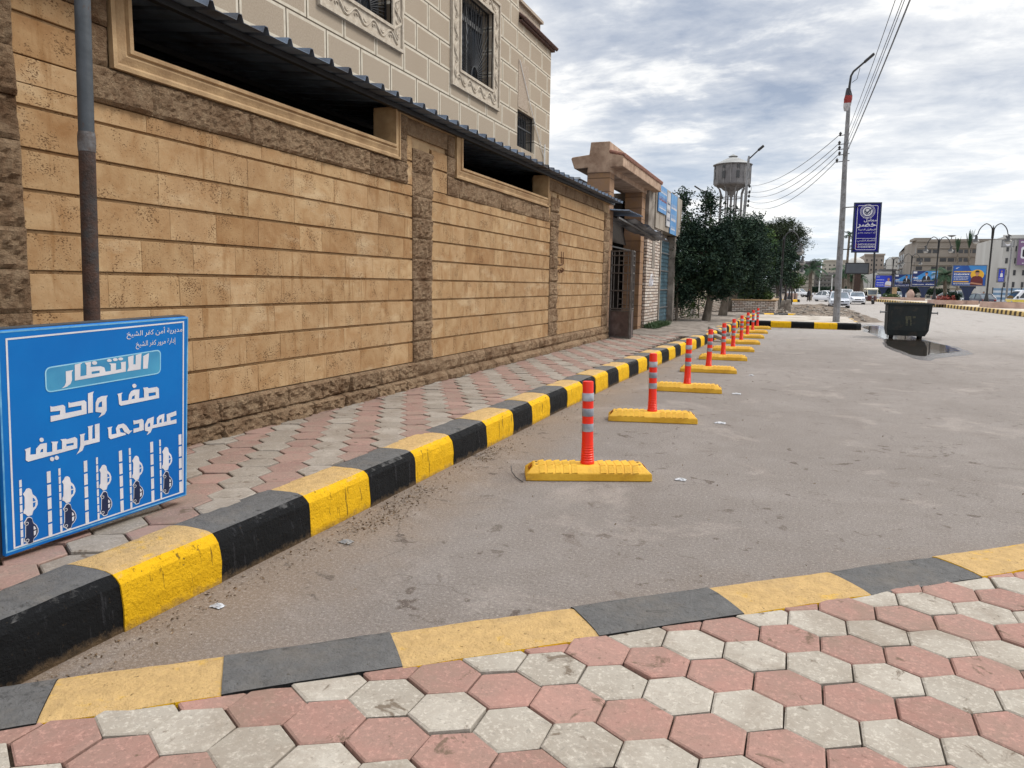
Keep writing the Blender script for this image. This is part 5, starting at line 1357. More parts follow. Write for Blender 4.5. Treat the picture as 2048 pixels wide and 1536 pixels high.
MB().tube([tuple(w0 + Vector((0, 0, .03))), tuple(w0*.66+w1_*.34 + Vector((-.03, 0, .012))), tuple(w0*.33+w1_*.67 + Vector((-.03, 0, .0))), tuple(w1_)], .004, 6).build('bent_wire', MT['black_metal'], None, label='thin bent wire at the left end of the nearest yellow stop', cat='wire')

# ================================================================ BIN
BX = gnd(1775, 678); 
bn = thing('wheeled_bin', 'dark green steel rubbish container on castors standing in the puddle', 'rubbish bin', (3.55, 29.6, 0))
yb = 30.2
TL_, TR_ = atY(1776, 606, yb+.0), atY(1866, 610, yb); BL_, BR_ = atY(1772, 665, yb), atY(1858, 669, yb)
MT['bin'] = mat('dark_green_bin_paint', S(8, 22, 24), S(5, 14, 16), 3, .65, .3, 14, c3=S(52, 44, 36), s3=4, lo3=.55, hi3=.75)
xl, xr = BL_.x+.02, BR_.x-.02; zt, zb_ = TL_.z-.03, BL_.z-.10
mb = MB(); D = 1.0
A_ = [(xl+.05, yb+.06, zb_), (xr-.10, yb+.06, zb_), (xr-.10, yb+D-.06, zb_), (xl+.05, yb+D-.06, zb_)]
Bt = [(xl-.02, yb-.02, zt), (xr+.06, yb-.02, zt), (xr+.06, yb+D+.02, zt), (xl-.02, yb+D+.02, zt)]
mid_ = [(xl, yb+.02, zb_+.2), (xr, yb+.02, zb_+.2), (xr, yb+D-.02, zb_+.2), (xl, yb+D-.02, zb_+.2)]
inn = [(a_+ (.04 if i in (0, 3) else -.04), b_+(.04 if i < 2 else -.04), c_) for i, (a_, b_, c_) in enumerate(Bt)]
inb = [(a_+ (.06 if i in (0, 3) else -.06), b_+(.06 if i < 2 else -.06), c_+.05) for i, (a_, b_, c_) in enumerate(A_)]
vs = A_+mid_+Bt+inn+inb
fs = [(3, 2, 1, 0)] + [(l*4+i, l*4+(i+1) % 4, (l+1)*4+(i+1) % 4, (l+1)*4+i) for l in range(4) for i in range(4)] + [(16, 17, 18, 19)]
mb.add(vs, fs); mb.build('container', MT['bin'], bn)
mb = MB()
for a_, b_, c_, d_ in ((xl-.06, xr+.10, yb-.06, yb-.0), (xl-.06, xr+.10, yb+D, yb+D+.06), (xl-.07, xl-.01, yb, yb+D), (xr+.05, xr+.11, yb, yb+D)): mb.box(a_, b_, c_, d_, zt-.03, zt+.045)
mb.build('rim', MT['bin'], bn, bevel=.01)
mb = MB()
for x_ in (xl+.03, xr-.06):
    mb = MB(); mb.extr([(x_, yb+.0, zb_+.2), (x_+.06, yb+.0, zb_+.2), (x_+.07, yb-.05, zt-.03), (x_+.01, yb-.05, zt-.03)], (0, .05, 0)); mb.build('corner_rib', MT['bin'], bn)
for x_, s_ in ((xl+.0, -1), (xr+.0, 1)):
    mb = MB(); z_ = zt-.30; mb.tube([(x_, yb+.12, z_), (x_+s_*.24, yb+.12, z_)], .028, 10); mb.tube([(x_+s_*.24, yb+.12, z_), (x_+s_*.26, yb+.12, z_)], .055, 10)
    mb.build('lifting_pin', MT['grey_metal'], bn)
for x_ in (xl+.2, xr-.22):
    for y_ in (yb+.2, yb+D-.2):
        mb = MB(); mb.box(x_-.15, x_+.15, y_-.09, y_+.09, .14, zb_+.05); c = mb.build('castor', MT['bin'], bn)
        mb = MB(); mb.tube([(x_-.04, y_, .13), (x_+.04, y_, .13)], .13, 16); mb.build('wheel', MT['rubber'], c)
mb = MB(); PB = Plane((xl, yb-.016, zb_), (1, 0, 0), (0, .02, 1)); W_ = xr-xl; Hb = zt-zb_
cx_ = W_*.50; cy_ = Hb*.52
for pl_ in ([(cx_-.05, cy_+.26), (cx_+.03, cy_+.26), (cx_+.01, cy_+.33), (cx_-.03, cy_+.33)], [(cx_-.10, cy_+.24), (cx_+.08, cy_+.24), (cx_+.09, cy_-.0), (cx_-.10, cy_-.0)], [(cx_-.08, cy_), (cx_-.01, cy_), (cx_-.01, cy_-.22), (cx_-.08, cy_-.22)], [(cx_+.05, cy_), (cx_+.10, cy_), (cx_+.12, cy_-.22), (cx_+.06, cy_-.22)], [(cx_+.12, cy_+.15), (cx_+.24, cy_+.15), (cx_+.22, cy_+.05), (cx_+.13, cy_+.05)]):
    PB.poly(mb, pl_, .0)
mb.build('stencilled_figure', mat('faded_stencil', S(70, 68, 50), S(36, 42, 36), 14, .7, .1, lo=.4, hi=.6), bn)

# ================================================================ STREET LAMP WITH HANGING SIGN, WIRES
LY = 36.0
sl = thing('street_lamp', 'tall grey street lamp with a single arm, insulators and a rolled flag, on the island', 'street lamp', (1.5, LY, .3))
b0 = atY(1672, 645, LY); t_top = atY(1697, 160, LY)
L_ = lambda px, py: atY(px, py, LY)
MB().tube([Vector((b0.x, LY, .28)), L_(1678, 540), L_(1685, 430)], [.15, .135, .12], 8).build('lower_column', MT['steel'], sl, smooth=True)
MB().tube([L_(1685, 430), L_(1690, 320), L_(1697, 215)], [.12, .10, .08], 8).build('upper_column', MT['steel'], sl, smooth=True)
MB().tube([L_(1697, 215), L_(1699, 172), L_(1702, 152), L_(1707, 143), L_(1728, 125)], [.06, .05, .045, .045, .04], 10).build('arm', MT['black_metal'], sl, smooth=True)
mb = MB(); p, q = L_(1728, 125), L_(1749, 107); mb.bar(p, q, .20, .10); mb.build('lamp_head', MT['black_metal'], sl, bevel=.03)
MB().tube([L_(1720, 136), L_(1714, 158), L_(1704, 165)], .012, 5).build('feed_cable', MT['black_metal'], sl)
ins = [(1681, 268), (1679, 286), (1679, 296), (1679, 307), (1674, 321)]
INS = []
for px, py in ins:
    a_ = L_(px, py); k = MB(); k.bar(L_(1699, py), a_ + Vector((.06, 0, -.06)), .03)
    br = k.build('bracket', MT['black_metal'], sl)
    MB().lathe([(.03, -.09), (.06, -.06), (.04, -.02), (.065, .02), (.04, .06), (.02, .09)], tuple(a_), 10).build('insulator', MT['black_metal'], br, smooth=True); INS.append(a_)
fl = thing('rolled_flag', 'red white and black flag wrapped round the upper lamp column', 'flag', tuple(L_(1697, 212)))
mb = MB()
for i, (z0, z1, mi) in enumerate(((0, .33, 0), (.33, .66, 1), (.66, 1, 2))):
    mb.mi = mi; n = 10; vs = []
    for j in range(3):
        t_ = z0 + (z1-z0)*j/2; py = 176+t_*46; c = L_(1698-t_*3.0, py)
        for k in range(n):
            a_ = 2*PI*k/n; r = (.09 + .10*math.sin(t_*PI*.9)**1.2)*(1+.3*math.sin(3*a_+t_*5)); vs.append((c.x-.02+r*math.cos(a_)*.8, c.y+r*math.sin(a_)*.6, c.z))
    mb.add(vs, [(j*n+k, j*n+(k+1) % n, (j+1)*n+(k+1) % n, (j+1)*n+k) for j in range(2) for k in range(n)])
mb.build('flag_cloth', [mat('flag_dark', S(60, 56, 62), S(40, 38, 42), 4, .8), mat('flag_red', S(140, 48, 44), S(112, 38, 36), 4, .8), mat('flag_white', S(188, 186, 188), S(160, 158, 160), 4, .8)], fl)
hs_ = thing('hanging_sign', 'tall dark blue Arabic laboratory sign held beside the street lamp column', 'sign', tuple(L_(1730, 504)))
c00, c10, c11, c01 = L_(1704, 504), L_(1756, 504), L_(1762, 405), L_(1708, 407)
u = Vector((1, .22, 0)).normalized()
o_ = Vector((c00.x, LY-.10, c00.z)); wS = 1.32; hS = c01.z - c00.z
HSg = Plane(o_, (1, .12, 0), (-.012, 0, 1)); wS = (c10.x-c00.x)*1.01
MT['deep_blue'] = mat('deep_blue_print', S(26, 22, 124), S(22, 18, 108), 1.5, .6, 0, spec=.2)
mb = MB(); HSg.rect(mb, 0, wS, 0, hS, -.10, 0); mb.build('panel', MT['deep_blue'], hs_)
mb = MB(); HSg.rect(mb, -.03, wS+.03, -.03, .03, -.11, .012); HSg.rect(mb, -.03, wS+.03, hS-.03, hS+.03, -.11, .012); HSg.rect(mb, -.03, .03, .03, hS-.03, -.11, .012); HSg.rect(mb, wS-.03, wS+.03, .03, hS-.03, -.11, .012)
mb.build('frame', MT['navy'], hs_)
mb = MB(); X = lambda a: a*wS; Y = lambda a: a*hS
HSg.put(mb, outline(rrect(X(.10), X(.90), Y(.04), Y(.955), .07), .022), .004)
HSg.rect(mb, X(.12), X(.88), Y(.275), Y(.283), .003, .006)
lines = [('معامل', .38, .87, .61, .68, .025), ('خضر', .12, .87, .49, .60, .03), ('للتحاليل الطبية', .18, .86, .435, .48, .02), ('أ.د / محمد خضر', .17, .86, .375, .42, .02), ('المركز الرئيسي', .18, .76, .205, .255, .02)]
for s_, a0, a1, b0_, b1_, bo in lines: HSg.put(mb, text_uv(shape_ar(s_), X(a0), X(a1), Y(b0_), Y(b1_), bo), .006)
HSg.put(mb, text_uv('0477/3232020', X(.2), X(.86), Y(.135), Y(.172), .015), .006)
HSg.put(mb, text_uv('01028478994', X(.2), X(.86), Y(.085), Y(.122), .015), .006)
HSg.put(mb, outline([(X(.82)+.03*math.cos(a_), Y(.237)+.035*math.sin(a_)) for a_ in [2*PI*k/12 for k in range(12)]], .012), .006)
cx_, cy_ = X(.5), Y(.83)
HSg.put(mb, outline([(cx_+.30*math.cos(a_), cy_+.30*math.sin(a_)) for a_ in [2*PI*k/32 for k in range(32)]], .018), .006)
HSg.put(mb, outline([(cx_+.255*math.cos(a_), cy_+.255*math.sin(a_)) for a_ in [2*PI*k/32 for k in range(32)]], .014), .006)
HSg.poly(mb, [(cx_+.20*math.cos(a_), cy_+.20*math.sin(a_)) for a_ in [2*PI*k/28 for k in range(28)]], .005)
HSg.rect(mb, X(.34), X(.66), Y(.695), Y(.703), .003, .006)
mb.build('lettering', MT['sign_white'], hs_)
mb = MB(); HSg.poly(mb, [(cx_-.12, cy_+.02), (cx_-.07, cy_+.05), (cx_-.03, cy_-.03), (cx_+.17, cy_+.15), (cx_+.19, cy_+.12), (cx_-.02, cy_-.12)], .009); HSg.put(mb, outline([(cx_+.14*math.cos(a_), cy_-.0+.14*math.sin(a_)) for a_ in [2*PI*k/20 for k in range(20)]], .03), .008)
mb.build('tick_emblem', MT['navy'], hs_)
mb = MB(); HSg.put(mb, outline([(X(.135), Y(.17)), (X(.16), Y(.172)), (X(.15), Y(.13)), (X(.17), Y(.095)), (X(.15), Y(.085)), (X(.115), Y(.13))], .02), .006); mb.build('phone_symbol', MT['red_refl'], hs_)
mb = MB()
for px, py in ((1690, 415), (1682, 499)):
    a_ = L_(px, py); mb.bar(a_, (o_.x+.1, LY-.12, a_.z+.01), .04)
mb.build('sign_bracket', MT['black_metal'], hs_)
# second and third lamp
p2Y = 60
def lamp2(label, Y_, pts_, head, ins_):
    t_ = thing('street_lamp', label, 'street lamp', tuple(atY(pts_[0][0], pts_[0][1], Y_)), None)
    MB().tube([Vector((atY(*pts_[0], Y_).x - .05, Y_, .2))] + [atY(a_, b_, Y_) for a_, b_ in pts_], [.16]+[.13 - .02*i for i in range(len(pts_))], 8).build('column', MT['steel'], t_, smooth=True)
    mb = MB(); mb.tube([atY(*head[0], Y_), atY(*head[1], Y_)], .05, 8); ar = mb.build('arm', MT['black_metal'], t_)
    mb = MB(); mb.bar(atY(*head[1], Y_), atY(*head[2], Y_), .28, .16); mb.build('lamp_head', MT['black_metal'], t_, bevel=.04)
    out = []
    for a_, b_ in ins_:
        q = atY(a_, b_, Y_); mb = MB(); mb.bar(q - Vector((.35, 0, 0)), q, .05); br = mb.build('bracket', MT['black_metal'], t_); MB().lathe([(.05, -.12), (.09, 0), (.04, .12)], tuple(q), 8).build('insulator', MT['black_metal'], br); out.append(q)
    mb = MB(); c = atY(1487, 378, Y_); 
    return t_, out
t2, I2 = lamp2('second street lamp, its wires looped, standing behind the dark trees by the water tower', 60, [(1487, 440), (1491, 400), (1497, 320), (1498, 312)], [(1498, 318), (1516, 301), (1528, 291)], [(1499, 372), (1499, 384), (1498, 392), (1497, 402), (1496, 411)])
mb = MB(); c = atY(1493, 378, 60)
mb.tube([(c.x+.35*math.cos(a_), 60, c.z+.35*math.sin(a_)) for a_ in [2*PI*k/16 for k in range(17)]], .015, 5); mb.build('cable_loop', MT['black_metal'], t2)
lamp2('distant street lamp with a pale head pointing left above the nearest dark tree', 88, [(1412, 430), (1413, 385)], [(1413, 384), (1400, 379), (1389, 372)], [])
def wire(name, A, B, sag, label, r=.008, grp='power lines strung between the lamp poles'):
    A, B = Vector(A), Vector(B); pts = [A*(1-t)+B*t + Vector((0, 0, -4*sag*t*(1-t))) for t in [k/24 for k in range(25)]]
    return MB().tube(pts, r, 4).build(name, MT['black_metal'], None, label=label, cat='power line', group=grp)
nm = ['top', 'second', 'third', 'fourth', 'lowest']
for i in range(5): wire('power_line', INS[i], I2[i], .55+.1*i, '%s sagging wire between the sign-bearing lamp and the lamp by the water tower' % nm[i], .014)
# towards a pole behind the camera
tops = [(1793, 0), (1807, 0), (1812, 0), (1822, 0), (1824, 0)]
for i in range(5):
    A = INS[i] + Vector((.25, 0, 0)); B = atY(tops[i][0], tops[i][1], 17.5)
    d = B - A; E_ = A + d*2.05 + Vector((0, 0, .9))
    wire('power_line', A, E_, .35, '%s wire from the sign-bearing lamp rising out of the top of the photo' % (['leftmost', 'second', 'third', 'fourth', 'rightmost'][i]), .009)

# ================================================================ WATER TOWER
wy = 150
wtow = thing('water_tower', 'grey concrete water tower with conical roof on slender legs', 'water tower', tuple(atY(1462, 440, wy)))
wc = atY(1462, 400, wy); wx = wc.x; Z = lambda py, px=1462: atY(px, py, wy).z
R_ = 33*wy/F
MT['conc'] = mat('grey_concrete', S(122, 120, 121), S(102, 100, 102), .35, .9, .3, 3, coord='P', c3=S(74, 72, 72), s3=.6, stretch=(1, 1, .5))
nn = 16
tank = MB().lathe([(R_*.44, Z(381)), (R_*.6, Z(376)), (R_*.97, Z(371.5)), (R_, Z(369)), (R_, Z(332)), (R_*1.07, Z(332)), (R_*1.09, Z(330.6))], (wx, wy, 0), nn).build('tank', MT['conc'], wtow)
MB().lathe([(R_*1.10, Z(330.5)), (R_*.26, Z(316)), (R_*.2, Z(315)), (R_*.2, Z(313.5)), (R_*.27, Z(313.3)), (.02, Z(308.5))], (wx, wy, 0), nn).build('conical_roof', mat('pale_roof_sheet', S(150, 150, 148), S(128, 128, 126), .6, .7, .1, coord='P'), wtow)
mb = MB()
for k in range(nn):
    a_ = 2*PI*k/nn; x_, y_ = wx+R_*1.01*math.cos(a_), wy+R_*1.01*math.sin(a_); mb.tube([(x_, y_, Z(369)), (x_, y_, Z(332))], .09, 4)
mb.build('wall_ribs', mat('pale_concrete', S(132, 130, 130), S(116, 114, 114), 1, .9, coord='P'), tank)
for k in range(nn//2):
    a_ = 2*PI*(2*k+.5)/nn + PI/nn; c_ = (wx+R_*1.0*math.cos(a_), wy+R_*1.0*math.sin(a_)); t_ = Vector((-math.sin(a_), math.cos(a_), 0)); n_2 = Vector((math.cos(a_), math.sin(a_), 0))
    mb = MB(); mb.obox((c_[0], c_[1], (Z(346)+Z(360))/2), t_*.28, n_2*.12, (0, 0, (Z(346)-Z(360))/2)); mb.obox((c_[0], c_[1], Z(337)), t_*.22, n_2*.12, (0, 0, .28)); mb.build('window', MT['glass_far'], tank)
for k in range(8):
    a_ = 2*PI*(k+.5)/8; x_, y_ = wx+R_*.62*math.cos(a_), wy+R_*.62*math.sin(a_)
    mb = MB(); mb.tube([(wx+R_*.93*math.cos(a_), wy+R_*.93*math.sin(a_), Z(371)), (wx+R_*.72*math.cos(a_), wy+R_*.72*math.sin(a_), Z(378)), (x_, y_, Z(388)), (x_, y_, 0)], [.13, .13, .15, .18], 6); mb.build('leg', MT['conc'], wtow)
mb = MB()
for z in (396, 420, 450, 480):
    pts = [(wx+R_*.62*math.cos(2*PI*(k+.5)/8), wy+R_*.62*math.sin(2*PI*(k+.5)/8), Z(z)) for k in range(9)]
    for p, q in zip(pts[:-1], pts[1:]): mb.bar(p, q, .14)
mb.build('ring_beam', MT['conc'], wtow)
MB().lathe([(R_*.3, Z(380)), (R_*.14, Z(390)), (R_*.06, Z(396)), (R_*.06, Z(480))], (wx, wy, 0), 10).build('riser_pipe', MT['conc'], wtow)
# ================================================================ CENTRAL MEDIAN
MT['bed_pink'] = mat('pink_concrete', S(188, 160, 146), S(160, 134, 122), 1.2, .9, .2, 10, coord='P')
MT['pale_ground'] = mat('pale_median_paving', S(190, 180, 166), S(160, 150, 136), .8, .9, .3, 8, coord='P')
MPROF = [(0, -.02), (.02, .28), (.05, .34), (.12, .36), (.35, .36), (.35, -.02)]
mpath = [(9.2, 128), (10.1, 122.4), (12.2, 108), (13.5, 95.8), (14.1, 84.6), (14.55, 74.9), (14.75, 61.6), (14.9, 48)]
mk_ = kerb('median_kerb', mpath, 0, MPROF, [k*.62 for k in range(160)], 0); mk_.data.materials[0] = MT['kerb_y2']; mk_.data.materials[1] = MT['kerb_k2']
mb = MB(); mb.extr([(10.3, 122.4, .33), (13.8, 95.8, .33), (14.4, 84.6, .33), (14.85, 74.9, .33), (15.05, 61.6, .33), (15.2, 48, .33), (19.6, 48, .33), (19.6, 72, .33), (19.2, 96, .33), (19.5, 128, .33), (10, 128, .33)], (0, 0, -.35)); mb.build('median_pavement', MT['pale_ground'], kind='structure')
def edgebox(px0, px1, y, dpt, h, label, name='flower_bed', m=None):
    a, b = atY(px0, 600, y).x, atY(px1, 600, y).x
    t_ = thing(name, label, 'flower bed', ((a+b)/2, y, .33), 'raised beds on the median')
    mb = MB(); mb.box(a, b, y, y+.25, .33, .33+h); mb.box(a, b, y+dpt-.25, y+dpt, .33, .33+h); mb.box(a, a+.25, y+.25, y+dpt-.25, .33, .33+h); mb.box(b-.25, b, y+.25, y+dpt-.25, .33, .33+h); mb.build('bed_wall', m or MT['bed_pink'], t_)
    mb = MB(); mb.box(a+.25, b-.25, y+.25, y+dpt-.25, .33, .33+h-.05); mb.build('bed_soil', MT['soil'], t_); return t_, a, b
edgebox(1867, 1927, 88, 4, .45, 'long pink raised bed between the ornate lamp and the largest billboard foot')
edgebox(1935, 1958, 90, 3, .42, 'short pink raised bed right of the largest billboard foot')
edgebox(1986, 2070, 74, 5, .5, 'pink raised bed nearest the camera at the right photo edge')
edgebox(1808, 1850, 116, 4, .4, 'pink raised bed under the middle man-in-suit billboard')
edgebox(1764, 1802, 122.5, 4, .35, 'farthest raised bed with low green plants')
def shrubs(label, px0, px1, y, z0, z1, n, m, size=.25):
    a, b = atY(px0, 600, y).x, atY(px1, 600, y).x
    P_ = np.array([(rng.uniform(a, b), rng.uniform(y+.4, y+3), z0 + rng.uniform(0, z1-z0)) for _ in range(n)])
    quads_mesh('bedding_plants', leaf_quads(P_, size), m, None, label=label, cat='plants', kind='stuff')
shrubs('red flowering plants in the long pink bed', 1880, 1912, 88, .7, 1.15, 500, mat('red_foliage', S(150, 60, 46), S(96, 44, 36), 3, .7, coord='P'))
shrubs('low green plants in the farthest raised bed', 1768, 1800, 122.5, .6, 1.1, 500, MT['leaf_mid'])
tree('dark_bush', 'dark bush in the long pink bed beside the red flowers', tuple(atY(1902, 604, 90)), [tuple(atY(1902, 606, 90)), tuple(atY(1902, 602, 90))], .05, [E3(1903, 597, 90, 11, 8)], 1500, .25, 'leaf_dark', clump=.2, cat='bush')

# ================================================================ BILLBOARDS ON THE MEDIAN
MT['skin'] = mat('printed_skin', S(176, 128, 100), S(160, 112, 88), 3, .6)
MT['p_black'] = mat('printed_dark', S(26, 26, 34), S(20, 20, 28), 3, .6)
MT['p_maroon'] = mat('printed_maroon', S(98, 28, 34), S(80, 22, 28), 3, .6)
MT['p_yellow'] = mat('printed_yellow', S(222, 176, 50), S(200, 150, 40), 3, .6)
MT['p_blue'] = mat('billboard_blue', S(20, 82, 160), S(16, 60, 132), .5, .4, coord='P')
MT['p_blue2'] = mat('billboard_royal_blue', S(34, 60, 190), S(26, 46, 160), .5, .4, coord='P')
MT['p_navy'] = mat('billboard_navy', S(14, 44, 106), S(12, 32, 82), .5, .4, coord='P')
MT['p_cyan'] = mat('billboard_light_blue', S(60, 136, 196), S(46, 116, 180), .5, .4, coord='P')
def person_print(P_, mb, cx, cy, s, shirt, hair=4, skin=3, arms=True):
    P_.poly(mb, [(cx-.62*s, cy-.9*s), (cx+.62*s, cy-.9*s), (cx+.58*s, cy-.25*s), (cx+.42*s, cy+.05*s), (cx+.12*s, cy+.16*s), (cx-.12*s, cy+.16*s), (cx-.42*s, cy+.05*s), (cx-.58*s, cy-.25*s)], .012, shirt)
    P_.poly(mb, [(cx-.09*s, cy+.1*s), (cx+.09*s, cy+.1*s), (cx+.08*s, cy+.3*s), (cx-.08*s, cy+.3*s)], .014, skin)
    P_.poly(mb, [(cx+.2*s*math.cos(a), cy+.46*s+.26*s*math.sin(a)) for a in [2*PI*k/16 for k in range(16)]], .016, skin)
    P_.poly(mb, [(cx+.215*s*math.cos(a), cy+.52*s+.24*s*math.sin(a)) for a in [PI*.02+PI*.96*k/10 for k in range(11)]], .018, hair)
    if arms: P_.poly(mb, [(cx-.62*s, cy-.72*s), (cx+.5*s, cy-.86*s), (cx+.55*s, cy-.72*s), (cx-.55*s, cy-.56*s)], .018, skin)
def tline(P_, mb, x0, x1, y, h, mi=1):
    x = x0; r = random.Random(int(y*997+x0*31))
    while x < x1:
        w = r.uniform(.08, .3); w = min(w, x1-x)
        P_.poly(mb, [(x, y), (x+w, y+r.uniform(-.01, .01)), (x+w, y+h*r.uniform(.5, 1)), (x+w*.5, y+h*.45), (x, y+h*r.uniform(.6, 1))], .012, mi); x += w + .05
def billboard(px, pytop, pybot, y, kind, label):
    c = atY(px, pybot, y); top = atY(px, pytop, y).z; w = 3.05 if kind != 'a' else 2.7; h = top - c.z
    t_ = thing('median_billboard', label, 'billboard', (c.x, y, .35), 'billboards on funnel feet along the median')
    P_ = Plane((c.x-w/2, y, c.z), (1, -.06, 0), (0, 0, 1))
    mb = MB(); P_.rect(mb, 0, w, 0, h, -.3, 0); mb.build('panel', {'d': MT['p_blue'], 'c': MT['p_navy'], 'b': MT['p_navy'], 'a': MT['p_blue2']}[kind], t_)
    mb = MB(); 
    for r_ in ((-.07, 0, -.07, h+.07), (w, w+.07, -.07, h+.07), (0, w, -.07, 0), (0, w, h, h+.07)): P_.rect(mb, r_[0], r_[1], r_[2], r_[3], -.32, .03)
    mb.build('frame', MT['grey_metal'], t_)
    mb = MB(); mats = [MT['p_cyan'], MT['sign_white'], MT['p_maroon'], MT['skin'], MT['p_black'], MT['p_yellow'], MT['red_refl']]
    if kind == 'd':
        P_.poly(mb, [(w*.45, h), (w, h), (w, h*.55), (w*.6, h*.6)], .004, 0)
        P_.poly(mb, [(w*.74+.62*math.cos(a), h*.54+.55*math.sin(a)) for a in [2*PI*k/24 for k in range(24)]], .008, 5)
        person_print(P_, mb, w*.74, h*.42, .95, 2)
        P_.poly(mb, [(.1, h*.66), (w*.62, h*.67), (w*.62, h*.72), (.1, h*.71)], .01, 5); P_.poly(mb, [(.1, h*.16), (w*.5, h*.16), (w*.5, h*.22), (.1, h*.22)], .01, 5)
        P_.poly(mb, [(.15, h*.055), (w*.92, h*.055), (w*.92, h*.11), (.15, h*.11)], .01, 1); tline(P_, mb, .25, w*.85, h*.065, .09, 4)
        tline(P_, mb, .12, w*.5, h*.53, .2); tline(P_, mb, .12, w*.5, h*.44, .1); tline(P_, mb, .12, w*.48, h*.36, .1); tline(P_, mb, .15, w*.46, h*.29, .08)
        P_.poly(mb, [(.2, h*.86), (.32, h*.83), (.62, h*.93), (.34, h*.88)], .01, 1)
    elif kind in 'bc':
        P_.poly(mb, [(0, h*.45), (w*.55, h), (w, h), (w, h*.5), (w*.7, h*.42)], .004, 0 if kind == 'c' else 0)
        person_print(P_, mb, w*.56, h*.62, .85, 4, arms=False); P_.poly(mb, [(w*.56-.08, h*.62+.1), (w*.56+.1, h*.62+.1), (w*.56+.02, h*.62-.5)], .02, 1)
        P_.poly(mb, [(.1, h*.84), (.55, h*.84), (.55, h*.96), (.1, h*.96)], .01, 1); tline(P_, mb, .15, .7, h*.5, .3); P_.poly(mb, [(.02, h*.55), (.1, h*.55), (.1, h*.62), (.02, h*.62)], .01, 6)
        for k in range(5): tline(P_, mb, w*.76, w*.97, h*(.88-.085*k), .1)
        P_.poly(mb, [(0, 0), (w, 0), (w, h*.42), (0, h*.40)], .021, 4) if False else None
        tline(P_, mb, .2, w*.85, h*.36, .14); tline(P_, mb, .6, w*.7, h*.28, .07); tline(P_, mb, .1, w*.5, h*.08, .14); tline(P_, mb, w*.55, w*.92, h*.09, .16)
    else:
        person_print(P_, mb, w*.76, h*.45, .9, 1, hair=3); tline(P_, mb, .15, .6, h*.85, .1); tline(P_, mb, .1, w*.5, h*.6, .14); tline(P_, mb, .2, w*.5, h*.34, .2); tline(P_, mb, .15, w*.5, h*.2, .1); tline(P_, mb, .3, w*.5, h*.1, .1)
    mb.build('poster_print', mats, t_)
    mb = MB(); z0 = .33
    prof = [(.62, .16), (.45, .16), (.26, .15), (.22, .15), (.24, .16), (.30, .18)]
    zz_ = [c.z-.3, c.z-.62, c.z-1.2, z0+.8, z0+.3, z0]
    vs = []
    for (hw, hd), z in zip(prof, zz_): vs += [(c.x-hw, y-hd+.15, z), (c.x+hw, y-hd+.15, z), (c.x+hw, y+hd+.15, z), (c.x-hw, y+hd+.15, z)]
    fs = [(0, 1, 2, 3), tuple(len(vs)-4+i for i in (3, 2, 1, 0))] + [(l*4+i, l*4+(i+1) % 4, (l+1)*4+(i+1) % 4, (l+1)*4+i) for l in range(len(prof)-1) for i in range(4)]
    mb.add(vs, fs); mb.box(c.x-.75, c.x+.75, y-.0, y+.3, c.z-.3, c.z-.08); mb.build('funnel_foot', MT['navy'], t_)
    return t_
billboard(1936, 531, 571, 92, 'd', 'largest billboard, a man in a maroon shirt with folded arms on blue')
billboard(1848, 542, 572, 117, 'c', 'middle navy billboard with a man in a dark suit, right of its twin')
billboard(1809, 549, 573, 137, 'b', 'smaller navy billboard with the suited man, left of its twin')
billboard(1767, 551, 574, 148, 'a', 'royal blue billboard with a figure in white, leftmost of the median row')

# ================================================================ ORNATE BLACK LAMPS
def ornate(name_label, x, y, z0, Ht, arms=(-1, 1), sc=1.0, grp='ornate black lamps'):
    t_ = thing('ornate_lamp', name_label, 'street lamp', (x, y, z0), grp)
    MB().lathe([(.34, 0), (.34, .15), (.22, .22), (.26, .5), (.17, .8), (.10, 1.2), (.085, 1.3), (.07, Ht*.95), (.09, Ht*.955), (.03, Ht*.99), (.01, Ht)], (x, y, z0), 10).build('post', MT['black_metal'], t_, smooth=True)
    for s_ in arms:
        mb = MB(); pts = []
        for k in range(13):
            a = PI - PI*k/12*.95; pts.append((x + s_*(.62 + .55*math.cos(a)), y, z0 + Ht*.86 + .55 + .62*math.sin(a)*1.0 - (.0 if k < 7 else (k-6)*.07)))
        pts = [(x+s_*.06, y, z0+Ht*.84)] + pts + [(x+s_*1.45, y, z0+Ht*.86+.06)]
        mb.tube(pts, .045, 6); mb.bar((x, y, z0+Ht*.86-.25), (x+s_*1.3, y, z0+Ht*.86-.25), .03); ar = mb.build('curved_arm', MT['black_metal'], t_)
        lx = x+s_*1.25
        MB().lathe([(.04, .1), (.10, .02), (.12, -.2), (.30, -.42), (.34, -.46), (.30, -.48)], (lx, y, z0+Ht*.86+.05), 12).build('lamp_shade', MT['black_metal'], ar, smooth=True)
        MB().lathe([(.26, -.48), (.22, -.62), (.08, -.70)], (lx, y, z0+Ht*.86+.05), 12).build('glass_bowl', mat('frosted_glass', S(176, 178, 176), S(160, 160, 160), 3, .3) if 'frost' not in MT else MT['frost'], ar, smooth=True)
    return t_
MT['frost'] = mat('frosted_glass', S(176, 178, 176), S(160, 160, 160), 3, .3)
q = gnd(1971, 614, .33); ornate('tall twin-armed ornate lamp right of the largest billboard', q.x, q.y, .33, 7.3)
q = gnd(1867, 606, .33); ornate('twin-armed ornate lamp right of the middle suited-man billboard', q.x, q.y, .33, 7.3)
q = atY(1817, 598, 135); ornate('twin-armed ornate lamp between the two suited-man billboards', q.x, 135, .33, 7.0)
q = atY(1781, 594, 146); ornate('twin-armed ornate lamp right of the royal blue billboard', q.x, 146, .2, 7.0)
q = atY(1560, 600, 62); ornate('nearest single-armed ornate lamp poking out of the dark trees', q.x, 62, .0, atY(1562, 472, 62).z, (1,))
